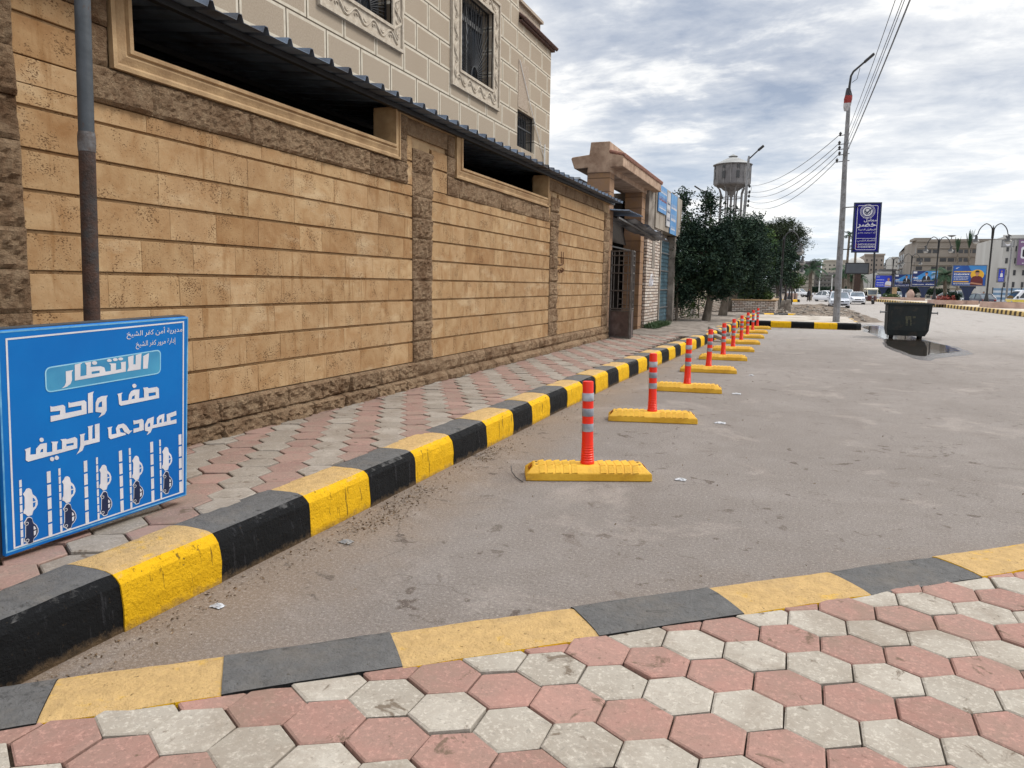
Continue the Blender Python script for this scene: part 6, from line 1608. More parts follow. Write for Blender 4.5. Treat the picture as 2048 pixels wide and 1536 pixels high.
q = atY(1571, 600, 74); ornate('second single-armed ornate lamp half hidden by the feathery tree', q.x, 74, .0, atY(1576, 500, 74).z, (1,))
q = atY(1578, 600, 92); ornate('third single-armed ornate lamp in front of the cream flats', q.x, 92, .0, atY(1580, 525, 92).z, (1,))
# red signal box on a pole
tl = thing('signal_pole', 'dark pole with a red signal box on a stone base by the median bed', 'signal', tuple(atY(1788, 594, 144)))
a = atY(1788, 594, 144); MB().tube([(a.x, 144, .2), (a.x, 144, atY(1788, 545, 144).z)], .08, 8).build('pole', MT['black_metal'], tl)
mb = MB(); mb.box(a.x-.2, a.x+.2, 143.7, 144.1, atY(1788, 573, 144).z, atY(1788, 559, 144).z); mb.build('signal_box', mat('red_box', S(160, 40, 36), S(130, 30, 30), 3, .6), tl)
mb = MB(); mb.box(a.x-.35, a.x+.35, 143.7, 144.3, .2, 2.2); mb.build('stone_base', MT['moulding'], tl)
ur = thing('clay_urn', 'big pale clay urn standing on the median behind the billboards', 'urn', tuple(atY(1820, 600, 134)))
a = atY(1820, 600, 134); MB().lathe([(.3, 0), (.55, .4), (.6, .8), (.42, 1.25), (.2, 1.45), (.26, 1.6)], (a.x, 134, .3), 12).build('urn_body', MT['bed_pink'], ur, smooth=True)

# ================================================================ VEHICLES
MT['car_white'] = mat('white_car_paint', S(222, 224, 228), S(206, 208, 214), .5, .25, 0, coat=.5)
MT['car_silver'] = mat('silver_car_paint', S(190, 194, 202), S(172, 176, 186), .5, .25, 0, coat=.5)
MT['car_navy'] = mat('dark_blue_car_paint', S(34, 38, 66), S(26, 30, 52), .5, .25, 0, coat=.5)
MT['car_black'] = mat('black_plastic', S(26, 27, 30), S(20, 21, 23), 2, .5)
MT['car_glass'] = mat('car_glass', S(96, 112, 122), S(54, 62, 70), .9, .06, 0, spec=.8, coord='P')
MT['lens'] = mat('headlight_lens', S(200, 206, 214), S(120, 124, 130), 6, .1, 0)
MT['tail'] = mat('tail_lamp', S(150, 22, 20), S(110, 16, 16), 6, .2, 0)
def loft(mb, rings):
    n = len(rings[0]); vs = [p for r in rings for p in r]
    mb.add(vs, [(i*n+j, i*n+(j+1) % n, (i+1)*n+(j+1) % n, (i+1)*n+j) for i in range(len(rings)-1) for j in range(n)] + [tuple(range(n))[::-1], tuple((len(rings)-1)*n+j for j in range(n))])
def ring(y, z0, z1, w, tw=.9, k=.14):
    zm = z0 + (z1-z0)*.62
    return [(-w*.92, y, z0), (w*.92, y, z0), (w, y, z0+.12), (w, y, zm), (w*tw, y, z1-.03), (w*tw*.92, y, z1), (-w*tw*.92, y, z1), (-w*tw, y, z1-.03), (-w, y, zm), (-w, y, z0+.12)]
def wheels(t, W, L, xs, r=.31):
    for y in xs:
        for s in (-1, 1):
            mb = MB(); x = s*(W/2-.12); mb.tube([(x-.1, y, r), (x+.1, y, r)], r, 18); w_ = mb.build('wheel', MT['rubber'], t, local=True)
            mb = MB(); mb.tube([(x+s*.09, y, r), (x+s*.108, y, r)], r*.62, 12); mb.build('rim', MT['grey_metal'], w_, local=True)
def sedan(label, paint, kind='sedan', L=4.45, W=1.74, Hh=1.45, grp=None, cat='car', name='parked_car'):
    """nose towards -y"""
    t = thing(name, label, cat, (0, 0, 0), grp); w = W/2; f = -L/2
    mb = MB()
    st = [(f, .32, .60, w*.80), (f+.05, .24, .68, w*.90), (f+.35, .20, .76, w*.98), (f+.9, .19, .86, w), (f+1.25, .19, .93, w)]
    if kind == 'hatch': st += [(L/2-.5, .19, .95, w), (L/2-.12, .22, .90, w*.98), (L/2, .34, .72, w*.9)]
    else: st += [(L/2-1.1, .19, .95, w), (L/2-.75, .19, .95, w), (L/2-.15, .24, .90, w*.96), (L/2, .34, .72, w*.88)]
    loft(mb, [ring(*s) for s in st]); body = mb.build('body', paint, t, local=True, smooth=True)
    # greenhouse: glass core, roof skin, pillars
    if kind == 'hatch': g_ = [(f+1.15, .90), (f+1.95, Hh-.04), (f+2.6, Hh), (L/2-.75, Hh-.05), (L/2-.12, .92)]
    else: g_ = [(f+1.15, .90), (f+1.95, Hh-.04), (f+2.6, Hh), (L/2-1.35, Hh-.05), (L/2-.62, .93)]
    mb = MB(); gr = []
    for y, z in g_:
        tw = w*.96 if z < 1 else w*.74
        gr.append((y, z, tw))
    # glass volume
    (y0, z0, _), (y1, z1, a1), (y2, z2, a2), (y3, z3, a3), (y4, z4, _) = gr
    base = [(-w*.93, y0, .88), (w*.93, y0, .88), (w*.93, y4, .90), (-w*.93, y4, .90)]
    top = [(-a1, y1, z1-.03), (a1, y1, z1-.03), (a3, y3, z3-.03), (-a3, y3, z3-.03)]
    mb.add(base+top, [(0, 3, 2, 1), (4, 5, 6, 7), (0, 1, 5, 4), (1, 2, 6, 5), (2, 3, 7, 6), (3, 0, 4, 7)])
    mb.build('window_glass', MT['car_glass'], t, local=True)
    mb = MB()
    loft(mb, [[(-a, y, z-.05), (a, y, z-.05), (a*.97, y, z-.005), (a*.6, y, z+.03), (-a*.6, y, z+.03), (-a*.97, y, z-.005)] for y, z, a in ((y1-.03, z1, a1+.02), (y2, z2, a2+.02), (y3+.03, z3, a3+.02))])
    rf = mb.build('roof', paint, t, local=True, smooth=True)
    mb = MB()
    for s in (-1, 1):
        mb.bar((s*w*.93, y0, .88), (s*(a1+.005), y1, z1-.02), .07, .06); mb.bar((s*w*.93, y4, .90), (s*(a3+.005), y3, z3-.02), .16 if kind == 'sedan' else .12, .06)
        mb.bar((s*w*.945, (y0+y4)/2+.1, .9), (s*(a2+.01), (y0+y4)/2+.1, z2-.03), .08, .04)
    mb.build('pillars', paint, t, local=True)
    for s in (-1, 1):
        mb = MB(); mb.obox((s*w*.68, f+.07, .645), (w*.2, s*.03, 0), (0, .07, .0), (0, 0, .062)); mb.build('headlight', MT['lens'], body, local=True, bevel=.02)
        mb = MB(); mb.obox((s*(w+.10), f+1.4, .96), (.10, 0, 0), (0, .05, 0), (0, 0, .06)); mb.build('mirror', paint, body, local=True, bevel=.02)
        mb = MB(); mb.obox((s*w*.74, L/2-.03, .76), (w*.15, 0, 0), (0, .06, 0), (0, 0, .07)); mb.build('tail_light', MT['tail'], body, local=True, bevel=.02)
    mb = MB(); mb.obox((0, f+.01, .62), (w*.36, 0, 0), (0, .05, 0), (0, 0, .05)); mb.build('grille', MT['car_black'], body, local=True, bevel=.015)
    mb = MB(); mb.obox((0, f+.03, .36), (w*.72, 0, 0), (0, .05, 0), (0, 0, .055)); mb.build('lower_intake', MT['car_black'], body, local=True, bevel=.02)
    for e_ in (f-.02, L/2+.02):
        mb = MB(); mb.obox((0, e_, .47), (.24, 0, 0), (0, .012, 0), (0, 0, .055)); mb.build('number_plate', MT['sign_white'], body, local=True)
    wheels(t, W, L, (f+.82, L/2-.86))
    return t
def put(t, px, py, y, rot, z=0.0):
    a = atY(px, py, y); t.location = (a.x, y, z); t.rotation_euler = (0, 0, math.radians(rot)); return t
s1_ = sedan('nearest silver-white saloon car driving towards the camera behind the lamp column', MT['car_silver'], L=4.5, W=1.8, Hh=1.48, name='saloon_car'); put(s1_, 1678, 600, 77.2, 0)
s2_ = sedan('older white saloon driving towards the camera beside the tuk-tuk', MT['car_white'], L=4.4, W=1.74, Hh=1.46, name='saloon_car'); put(s2_, 1713, 600, 97.2, 0)
s3_ = sedan('white saloon seen at an angle, turning, left of the silver-white saloon', MT['car_white'], L=4.5, W=1.78, Hh=1.5, name='saloon_car'); put(s3_, 1657, 592, 112, 38)
s4_ = sedan('white estate whose roof shows above the saloon behind the lamp column', MT['car_white'], 'hatch', L=4.6, W=1.8, Hh=1.75, name='estate_car'); put(s4_, 1692, 590, 118, 12)
cop = copy_tree(s2_); props(cop, 'white saloon side-on behind the royal blue billboard', 'car', 'white cars beyond the median'); put(cop, 1768, 588, 158, 84)
cop = copy_tree(s2_); props(cop, 'white saloon side-on between the signal pole and the clay urn', 'car', 'white cars beyond the median'); put(cop, 1802, 590, 150, 84)
cop = copy_tree(s2_); props(cop, 'white saloon half hidden by the dark bush of the long bed', 'car', 'white cars beyond the median'); put(cop, 1899, 592, 125, 70)
cop = copy_tree(s4_); props(cop, 'white estate just left of the dark blue hatchback', 'car', 'white cars beyond the median'); put(cop, 1928, 592, 118, 60)
cop = copy_tree(s2_); props(cop, 'pale saloon parked far off right of the pickup', 'car', 'white cars beyond the median'); put(cop, 1634, 583, 190, 80)
hb = sedan('dark blue hatchback with a white rear window strip behind the median beds', MT['car_navy'], 'hatch', L=4.3, W=1.76, Hh=1.5, name='hatchback_car'); put(hb, 1956, 601, 100, 200)
# pickup
pk = thing('pickup_truck', 'white pickup truck with an open bed crossing in the distance', 'pickup truck')
mb = MB(); loft(mb, [ring(y, .45, z, .86) for y, z in ((-2.4, .85), (-2.2, 1.0), (-1.3, 1.08), (-1.1, 1.1), (.1, 1.1))]); bd_ = mb.build('body', MT['car_white'], pk, local=True)
mb = MB(); mb.box(-.86, .86, .15, 2.4, .55, .62); mb.box(-.86, -.80, .15, 2.4, .62, 1.1); mb.box(.80, .86, .15, 2.4, .62, 1.1); mb.box(-.86, .86, 2.34, 2.4, .62, 1.1); mb.box(-.86, .86, .15, .2, .62, 1.1); mb.build('load_bed', MT['car_white'], pk, local=True)
mb = MB(); mb.add([(-.8, -1.2, 1.08), (.8, -1.2, 1.08), (.8, .1, 1.08), (-.8, .1, 1.08), (-.66, -.6, 1.66), (.66, -.6, 1.66), (.66, 0, 1.66), (-.66, 0, 1.66)], [(0, 3, 2, 1), (4, 5, 6, 7), (0, 1, 5, 4), (1, 2, 6, 5), (2, 3, 7, 6), (3, 0, 4, 7)]); mb.build('cab_glass', MT['car_glass'], pk, local=True)
mb = MB(); mb.box(-.68, .68, -.64, .04, 1.65, 1.72)
for s in (-1, 1): mb.bar((s*.8, -1.2, 1.08), (s*.67, -.6, 1.66), .09); mb.bar((s*.8, .08, 1.08), (s*.67, .02, 1.66), .2)
mb.build('cab_roof', MT['car_white'], pk, local=True)
mb = MB(); mb.box(-.82, .82, -2.46, -2.38, .5, .82); mb.build('black_bumper', MT['car_black'], bd_, local=True)
wheels(pk, 1.74, 4.8, (-1.5, 1.45), .36); put(pk, 1596, 586, 165, 60)
# tuk-tuk
tk = thing('tuk_tuk', 'dark red three-wheeled tuk-tuk with a cream canopy driving towards the camera', 'tuk-tuk')
MT['tk'] = mat('dark_red_paint', S(84, 30, 26), S(54, 22, 20), 2, .4); MT['cream'] = mat('cream_canvas', S(222, 216, 196), S(200, 192, 170), 2, .7)
mb = MB(); loft(mb, [[(-w_, y, .42), (w_, y, .42), (w_, y, z_), (-w_, y, z_)] for y, w_, z_ in ((-1.25, .28, .95), (-1.0, .48, 1.08), (-.4, .62, .85), (.2, .66, .8), (1.25, .66, 1.0))]); bt = mb.build('body', MT['tk'], tk, local=True, bevel=.03)
mb = MB(); loft(mb, [[(-.66, y, z_), (.66, y, z_), (.6, y, z_+.12), (-.6, y, z_+.12)] for y, z_ in ((-.95, 1.72), (-.7, 1.80), (.9, 1.80), (1.25, 1.66))]); mb.build('canopy', MT['cream'], tk, local=True, smooth=True)
mb = MB()
for s in (-1, 1): mb.bar((s*.50, -1.02, 1.05), (s*.56, -.9, 1.75), .06); mb.bar((s*.64, .1, .8), (s*.62, .1, 1.78), .05); mb.bar((s*.64, 1.2, 1.0), (s*.6, 1.15, 1.72), .06)
mb.bar((-.52, -1.02, 1.10), (.52, -1.02, 1.10), .08); mb.build('canopy_frame', MT['cream'], tk, local=True)
mb = MB(); mb.add([(-.48, -1.0, 1.15), (.48, -1.0, 1.15), (.52, -.92, 1.68), (-.52, -.92, 1.68)], [(0, 1, 2, 3)]); mb.build('windscreen', MT['car_glass'], tk, local=True)
mb = MB(); mb.box(-.6, .6, .3, 1.2, .8, 1.0); mb.box(-.6, .6, 1.0, 1.2, 1.0, 1.5); mb.build('rear_seat', MT['car_black'], tk, local=True)
mb = MB(); mb.tube([(0, -1.30, .90), (0, -1.22, .90)], .11, 12); mb.build('headlight', MT['lens'], bt, local=True)
mb = MB(); mb.bar((-.1, -1.2, .9), (-.1, -1.3, .25), .05); mb.bar((.1, -1.2, .9), (.1, -1.3, .25), .05); mb.obox((0, -1.3, .55), (.12, 0, 0), (0, .22, .05), (0, 0, .02)); mb.build('front_fork', MT['grey_metal'], tk, local=True)
for x, y in ((0, -1.3), (-.56, .8), (.56, .8)):
    mb = MB(); mb.tube([(x-.05, y, .24), (x+.05, y, .24)], .24, 16); mb.build('wheel', MT['rubber'], tk, local=True)
put(tk, 1740, 605, 100, 6)
# minibus
mbs = thing('minibus', 'yellow and white minibus with side windows at the right edge of the photo', 'minibus')
W_, L__ = 1.7, 4.6
mb = MB(); loft(mb, [[(-w_, y, .3), (w_, y, .3), (w_, y, 1.0), (-w_, y, 1.0)] for y, w_ in ((-2.3, .7), (-2.2, .84), (2.3, .84))]); lo_ = mb.build('lower_body', mat('yellow_van_paint', S(224, 204, 92), S(206, 186, 76), 1, .35, coat=.3), mbs, local=True)
mb = MB(); loft(mb, [[(-w_, y, 1.0), (w_, y, 1.0), (w_*tw_, y2, z_), (-w_*tw_, y2, z_)] for y, y2, w_, tw_, z_ in ((-2.28, -1.55, .80, .9, 1.88), (-2.2, -1.4, .84, .92, 1.93), (2.3, 2.25, .84, .92, 1.93))]); up_ = mb.build('upper_body', MT['car_white'], mbs, local=True)
for s in (-1, 1):
    for y0, y1 in ((-1.75, -1.15), (-1.0, -.35), (-.25, .45), (.75, 1.9)):
        mb = MB(); z0, z1 = 1.15, 1.65; o = .6 if False else 0
        mb.add([(s*(.825), y0-(.0), z0), (s*.825, y1, z0), (s*.80, y1, z1), (s*.80, y0+(.35 if y0 < -1.5 else 0), z1), (s*(.85), y0, z0), (s*.85, y1, z0), (s*.825, y1, z1), (s*.825, y0+(.35 if y0 < -1.5 else 0), z1)], [(0, 1, 2, 3), (7, 6, 5, 4), (0, 4, 5, 1), (1, 5, 6, 2), (2, 6, 7, 3), (3, 7, 4, 0)]); mb.build('side_window', MT['glass'], up_, local=True)
mb = MB(); mb.add([(-.7, -2.27, 1.08), (.7, -2.27, 1.08), (.66, -1.68, 1.8), (-.66, -1.68, 1.8)], [(0, 1, 2, 3)]); mb.build('windscreen', MT['glass'], up_, local=True)
for s in (-1, 1):
    mb = MB(); mb.obox((s*.6, -2.28, .75), (.14, 0, 0), (0, .03, 0), (0, 0, .1)); mb.build('headlight', MT['lens'], lo_, local=True)
    mb = MB(); mb.obox((s*1.0, -1.95, 1.2), (.1, 0, 0), (0, .05, 0), (0, 0, .12)); mb.build('mirror', MT['car_black'], up_, local=True)
wheels(mbs, 1.7, 4.6, (-1.5, 1.4), .33)
a = atY(2040, 600, 86); mbs.location = (a.x+1.35, 86.5, 0); mbs.rotation_euler = (0, 0, math.radians(-80))

# ================================================================ PEOPLE
def person(label, px, y, hgt, rot, cloth, skinc, stride=.12, robe=False):
    t = atY(px, 600, y); nm = 'person'
    me = bpy.data.meshes.new('person'); h = hgt
    V = [(0, 0, .52), (0, 0, .62), (0, .01, .74), (0, 0, .82), (0, 0, .865), (0, -.012, .93), (0, -.008, .975),
         (.055, 0, .50), (.06, -stride*.4, .28), (.062, -stride*.45, .045), (.062, -stride*.45-.055, .02),
         (-.055, 0, .50), (-.06, stride*.5, .28), (-.062, stride*.75, .05), (-.062, stride*.75-.05, .02),
         (.105, 0, .80), (.14, .02, .64), (.13, -.05, .51), (.13, -.07, .46),
         (-.105, 0, .80), (-.14, .0, .64), (-.135, -.05, .52), (-.13, -.07, .47)]
    E_ = [(0, 1), (1, 2), (2, 3), (3, 4), (4, 5), (5, 6), (0, 7), (7, 8), (8, 9), (9, 10), (0, 11), (11, 12), (12, 13), (13, 14), (3, 15), (15, 16), (16, 17), (17, 18), (3, 19), (19, 20), (20, 21), (21, 22)]
    Rr = [.085, .075, .085, .07, .030, .055, .045, .058, .042, .028, .022, .058, .042, .028, .022, .04, .03, .022, .02, .04, .03, .022, .02]
    me.from_pydata([(a_*h, b_*h, c_*h) for a_, b_, c_ in V], E_, [])
    o = bpy.data.objects.new(nm, me); COL.objects.link(o); o.location = (t.x, y, 0); o.rotation_euler = (0, 0, math.radians(rot))
    ORG[o.name] = Vector(o.location)
    md = o.modifiers.new('skin', 'SKIN')
    for i, v in enumerate(me.skin_vertices[0].data): v.radius = (Rr[i]*h, Rr[i]*h*.85); v.use_root = (i == 0)
    sd = o.modifiers.new('sub', 'SUBSURF'); sd.levels = 2; sd.render_levels = 2
    me.materials.append(cloth); props(o, label, 'person')
    mb = MB(); mb.lathe([(.02, .90), (.055, .915), (.066, .95), (.06, .985), (.03, 1.005)], (0, .005, 0), 14); mb.v = [(a_*h, b_*h, c_*h) for a_, b_, c_ in mb.v]
    mb.build('hair', MT['car_black'], o, local=True, smooth=True)
    mb = MB(); mb.lathe([(.025, .885), (.044, .90), (.05, .93), (.046, .955), (.02, .965)], (0, -.022, 0), 14); mb.lathe([(.004, .918), (.011, .925), (.006, .945)], (0, -.074, 0), 6); mb.v = [(a_*h, b_*h, c_*h) for a_, b_, c_ in mb.v]
    mb.build('face', MT['skin'], o, local=True, smooth=True)
    prof = [(.13 if not robe else .15, .46 if not robe else .06), (.115, .55), (.10, .66), (.118, .78), (.07, .835), (.04, .85)]
    mb = MB(); mb.lathe(prof, (0, 0, 0), 16); mb.v = [(a_*h, b_*h*.72, c_*h) for a_, b_, c_ in mb.v]
    mb.build('coat', cloth, o, local=True, smooth=True)
    return o
MT['cl_dark'] = mat('dark_clothes', S(34, 34, 42), S(24, 24, 30), 6, .9)
MT['cl_blue'] = mat('blue_grey_clothes', S(50, 56, 74), S(38, 42, 56), 6, .9)
person('person in dark clothes walking alone on the far road left of the cars', 1617, 108, 1.72, 40, MT['cl_dark'], None)
person('person in black standing beside the silver-white saloon behind the lamp column', 1660, 84, 1.7, 100, MT['cl_dark'], None, .04)
person('person in grey-blue walking by the foot of the tall twin-armed lamp', 1966, 105, 1.72, -30, MT['cl_blue'], None)

# ================================================================ BUILDINGS BEYOND
def bmat(name, r, g_, b_): return mat(name, S(r, g_, b_), S(int(r*.88), int(g_*.87), int(b_*.86)), .12, .9, .15, 1, coord='P', c3=S(int(r*.74), int(g_*.72), int(b_*.70)), s3=.09, lo3=.52, hi3=.8, stretch=(1, 1, .35))
MT['b_tan'] = bmat('tan_render', 140, 132, 123); MT['b_cream'] = bmat('cream_render', 166, 161, 150); MT['b_grey'] = bmat('grey_render', 134, 132, 130)
MT['b_white'] = bmat('white_render', 190, 189, 185); MT['b_brown'] = bmat('brown_white_render', 166, 154, 142); MT['b_slate'] = bmat('slate_render', 106, 104, 106)
def bld(label, y, px0, px1, pyt, m, rows, cols, dpt=25, wfrac=.5, hfrac=.5, ribs=True, balc=(), name='apartment_building', cat='building', z0=0, top_h=1.0, gap0=.3):
    a, b = atY(px0, 560, y).x, atY(px1, 560, y).x; zt = atY((px0+px1)/2, pyt, y).z
    t_ = thing(name, label, cat, ((a+b)/2, y, 0), 'buildings along the far side')
    mb = MB(); mb.box(a, b, y, y+dpt, 0, zt); wl = mb.build('wall', m, t_)
    fh = (zt - top_h - z0)/rows; cw = (b-a)/cols
    if ribs:
        for r in range(rows+1):
            mb = MB(); mb.box(a-.15, b+.15, y-.25, y-.003, z0+fh*r-.12, z0+fh*r+.12); mb.build('floor_band', m, wl)
    first = None
    for r in range(rows):
        for c in range(cols):
            if rows*cols > 60 and (r*7+c*3) % 5 == 4: continue
            x0 = a + cw*(c+.5-wfrac/2); zb2 = z0 + fh*(r+gap0)
            if first is None:
                mb = MB(); mb.box(x0, x0+cw*wfrac, y-.06, y+.2, zb2, zb2+fh*hfrac); first = mb.build('window', MT['glass_far'], wl); f0 = (x0, zb2)
            else:
                o = first.copy(); COL.objects.link(o); o.location = first.location + Vector((x0-f0[0], 0, zb2-f0[1])); ORG[o.name] = ORG[first.name]
    for r, c0, c1 in balc:
        mb = MB(); mb.box(a+cw*c0, a+cw*c1, y-1.3, y-.26, z0+fh*r-.1, z0+fh*r+.1); mb.box(a+cw*c0, a+cw*c1, y-1.3, y-1.2, z0+fh*r+.1, z0+fh*r+1.05); mb.build('balcony', m, wl)
    mb = MB(); mb.box(a-.2, b+.2, y-.3, y-.004, zt-.3, zt+.25); mb.build('parapet', m, t_)
    return t_, a, b, zt
# the long office block with its oblique left wing
Yb = 190
t_, a, b, zt = bld('long tan office block with strip windows on five floors, right of the far street', Yb, 1828, 2003, 480.5, MT['b_tan'], 6, 11, dpt=22, wfrac=.82, hfrac=.42, top_h=1.6, gap0=.36)
mb = MB()
L0 = Vector((a, Yb, 0)); L1 = Vector((atY(1797, 520, 250).x, 250, 0)); d_ = (L1-L0).normalized(); n2 = Vector((-d_.y, d_.x, 0))
zL = zt-.1
mb.add([(L0.x-.003, L0.y, 0), (L1.x, L1.y, 0), (L1.x+18, L1.y, 0), (L0.x-.003, L0.y+21, 0), (L0.x-.003, L0.y, zL), (L1.x, L1.y, zL), (L1.x+18, L1.y, zL), (L0.x-.003, L0.y+21, zL)], [(0, 3, 2, 1), (4, 5, 6, 7), (0, 1, 5, 4), (1, 2, 6, 5), (2, 3, 7, 6), (3, 0, 4, 7)]); lw = mb.build('left_wing', MT['b_tan'], t_)
LL = (L1-L0).length
for r in range(6):
    z = (zt-1.6)/6*r
    mb = MB(); c_ = (L0+L1)/2; mb.obox((c_.x+n2.x*.15, c_.y+n2.y*.15, z+.1), d_*LL/2, n2*.2, (0, 0, .14)); mb.build('floor_band', MT['b_tan'], lw)
    for k in range(7):
        p_ = L0 + d_*(LL*(k+.5)/7); mb = MB(); mb.obox((p_.x+n2.x*.03, p_.y+n2.y*.03, z+(zt-1.6)/6*.6), d_*LL/7*.36, n2*.06, (0, 0, 1.0)); mb.build('window', MT['glass_far'], lw)
mb = MB(); ra, rb_ = atY(1829, 478, Yb).x, atY(1863, 478, Yb).x; mb.box(ra, rb_, Yb+.3, Yb+8, zt, atY(1845, 475.5, Yb).z); mb.build('roof_block', MT['b_tan'], t_)
dish = thing('satellite_dish', 'small satellite dish on the roof of the long office block', 'satellite dish', (atY(1903, 480, Yb+3).x, Yb+3, zt)); q = atY(1903, 478, Yb+3)
MB().lathe([(.05, 0), (.5, .1), (.9, .35)], (q.x, Yb+3, zt+.9), 12).build('dish', MT['grey_metal'], dish); MB().tube([(q.x, Yb+3, zt), (q.x, Yb+3, zt+1)], .08, 6).build('mast', MT['grey_metal'], dish)
# white blocks at the right edge
t_, a, b, zt = bld('bright white block at the right photo edge with a purple billboard on it', 140, 2000, 2110, 473, MT['b_white'], 5, 6, dpt=20, wfrac=.28, hfrac=.45, ribs=False, name='white_block')
def wallsign(label, y, px0, px1, p0, p1, m, name='wall_billboard', strips=(), extra=None):
    a, b = atY(px0, 500, y), atY(px1, 500, y); zt, zb2 = atY((px0+px1)/2, p0, y).z, atY((px0+px1)/2, p1, y).z
    t_ = thing(name, label, 'billboard', (a.x, y, zb2)); P_ = Plane((a.x, y, zb2), (1, 0, 0), (0, 0, 1)); w, h = b.x-a.x, zt-zb2
    mb = MB(); P_.rect(mb, 0, w, 0, h, -.25, 0); mb.build('panel', m, t_)
    mb = MB()
    for r_ in ((-.12, 0, -.12, h+.12), (w, w+.12, -.12, h+.12), (0, w, -.12, 0), (0, w, h, h+.12)): P_.rect(mb, *r_, -.27, .03)
    mb.build('frame', MT['grey_metal'], t_)
    mb = MB()
    for s_ in strips: tline(P_, mb, w*s_[0], w*s_[1], h*s_[2], h*s_[3], s_[4] if len(s_) > 4 else 0)
    if extra: extra(P_, mb, w, h)
    if mb.v: mb.build('print', [MT['sign_white'], MT['p_black'], MT['p_navy'], MT['skin']], t_)
    return t_
wallsign('large purple advertising billboard on the white block at the right edge', 139, 2036, 2090, 479, 530, mat('purple_poster', S(122, 92, 128), S(104, 76, 112), .3, .5, coord='P'), strips=[(.08, .5, .88, .08), (.2, .45, .05, .05)], extra=lambda P_, mb, w, h: [P_.poly(mb, rrect(w*.12, w*.42, h*.25, h*.72, .3), .02, 0), P_.poly(mb, rrect(w*.18, w*.36, h*.32, h*.62, .2), .03, 1)])
wallsign('pale roof-edge sign with a round white emblem left of the purple billboard', 138, 2004, 2026, 481, 493, mat('grey_poster', S(150, 150, 150), S(130, 128, 130), .5, .6, coord='P'), extra=lambda P_, mb, w, h: P_.poly(mb, [(w*.5+h*.4*math.cos(a_), h*.5+h*.4*math.sin(a_)) for a_ in [2*PI*k/20 for k in range(20)]], .02, 0))
def fig2(P_, mb, w, h):
    mb.mi = 0; P_.poly(mb, [(w*.25, h*.35), (w*.75, h*.35), (w*.7, h*.62), (w*.5, h*.7), (w*.3, h*.62)], .02, 0); P_.poly(mb, [(w*.5+w*.12*math.cos(a_), h*.8+h*.08*math.sin(a_)) for a_ in [2*PI*k/12 for k in range(12)]], .03, 3)
bk = wallsign('small blue banner with a figure in white hanging on a lamp post at the right', 96, 2002, 2014, 538, 563, MT['p_blue2'], name='post_banner', strips=[(.1, .9, .2, .05), (.1, .9, .1, .05)], extra=fig2)
q = atY(2015, 600, 97); pp_ = thing('street_lamp', 'slanting street lamp post holding the small blue banner at the right', 'street lamp', (q.x, 97, 0))
MB().tube([(atY(2012, 600, 97).x, 97, 0), atY(2016, 560, 97), atY(2023, 500, 97), atY(2022, 486, 97)], [.12, .1, .08, .06], 8).build('column', MT['steel'], pp_); mb = MB(); mb.bar(atY(2022, 486, 97), atY(2012, 472, 97), .12); mb.build('lamp_arm', MT['black_metal'], pp_)
# other far blocks
bld('cream block of flats with long balconies behind the round tree', 205, 1572, 1628, 543, MT['b_cream'], 5, 4, balc=[(1, 1, 4), (2, 1, 4), (3, 1, 4), (4, 1, 4)], wfrac=.4, hfrac=.5)
bld('taller grey-roofed block behind the cream flats', 240, 1590, 1640, 524, MT['b_slate'], 6, 4, wfrac=.6, hfrac=.35)
bld('grey rendered block with few windows right of the palm', 215, 1623, 1662, 548, MT['b_grey'], 4, 5, wfrac=.3, hfrac=.3)
bld('white and blue-balconied block behind the tall lamp column', 228, 1648, 1702, 547, MT['b_grey'], 4, 6, balc=[(1, 0, 3), (2, 0, 3), (3, 0, 3)], wfrac=.4)
bld('large far cream block rising behind the grey one, left of the lamp column', 300, 1645, 1722, 521, MT['b_cream'], 8, 9, wfrac=.35, hfrac=.35, ribs=False)
bld('tall brownish-white tower block behind the large grey screen', 250, 1726, 1765, 509, MT['b_brown'], 8, 4, wfrac=.25, hfrac=.4, ribs=False)
bld('distant white tower between the blue billboard and the office block', 310, 1781, 1806, 515, MT['b_white'], 9, 4, wfrac=.35, hfrac=.35, ribs=False)
bld('dark-fronted low block beside the tower with a wide shop opening', 235, 1757, 1790, 540, MT['b_slate'], 4, 3, wfrac=.6)
bld('white low building with a cornice behind the royal blue billboard', 212, 1754, 1782, 545, MT['b_white'], 3, 3, wfrac=.5, hfrac=.3)
bld('pale building under the office block fronted by palms and posters', 178, 1800, 1990, 573, MT['b_cream'], 2, 14, wfrac=.5, hfrac=.5, dpt=8)
# domed white arcade
ax0, ax1 = atY(1688, 575, 200).x, atY(1752, 575, 200).x; az = atY(1720, 549, 200).z
ar_ = thing('arcade', 'white arcade wall with tall arched bays behind the saloons', 'arcade', ((ax0+ax1)/2, 200, 0))
mb = MB(); n = 9; w_ = (ax1-ax0)/n
for k in range(n+1): mb.box(ax0+w_*k-.35, ax0+w_*k+.35, 200, 201, 0, az)
mb.box(ax0, ax1, 200.01, 200.99, az*.82, az)
for k in range(n):
    c = ax0+w_*(k+.5); r_ = w_/2-.34; pts = [(c+r_*math.cos(a_), 200.02, az*.82-r_*.0-.01+(-r_+r_*math.sin(a_))) for a_ in [PI*j/8 for j in range(9)]]
    pts = [(c+r_, 200.02, az*.82), ] + pts + [(c-r_, 200.02, az*.82)]
    mb.add([pts[0]]+pts[1:6], [list(range(6))]); mb.add([pts[-1]]+pts[5:10], [list(range(6))])
mb.build('arched_wall', MT['b_white'], ar_); mb = MB(); mb.box(ax0, ax1, 204, 206, 0, az*.9); mb.build('back_wall', MT['b_white'], ar_)
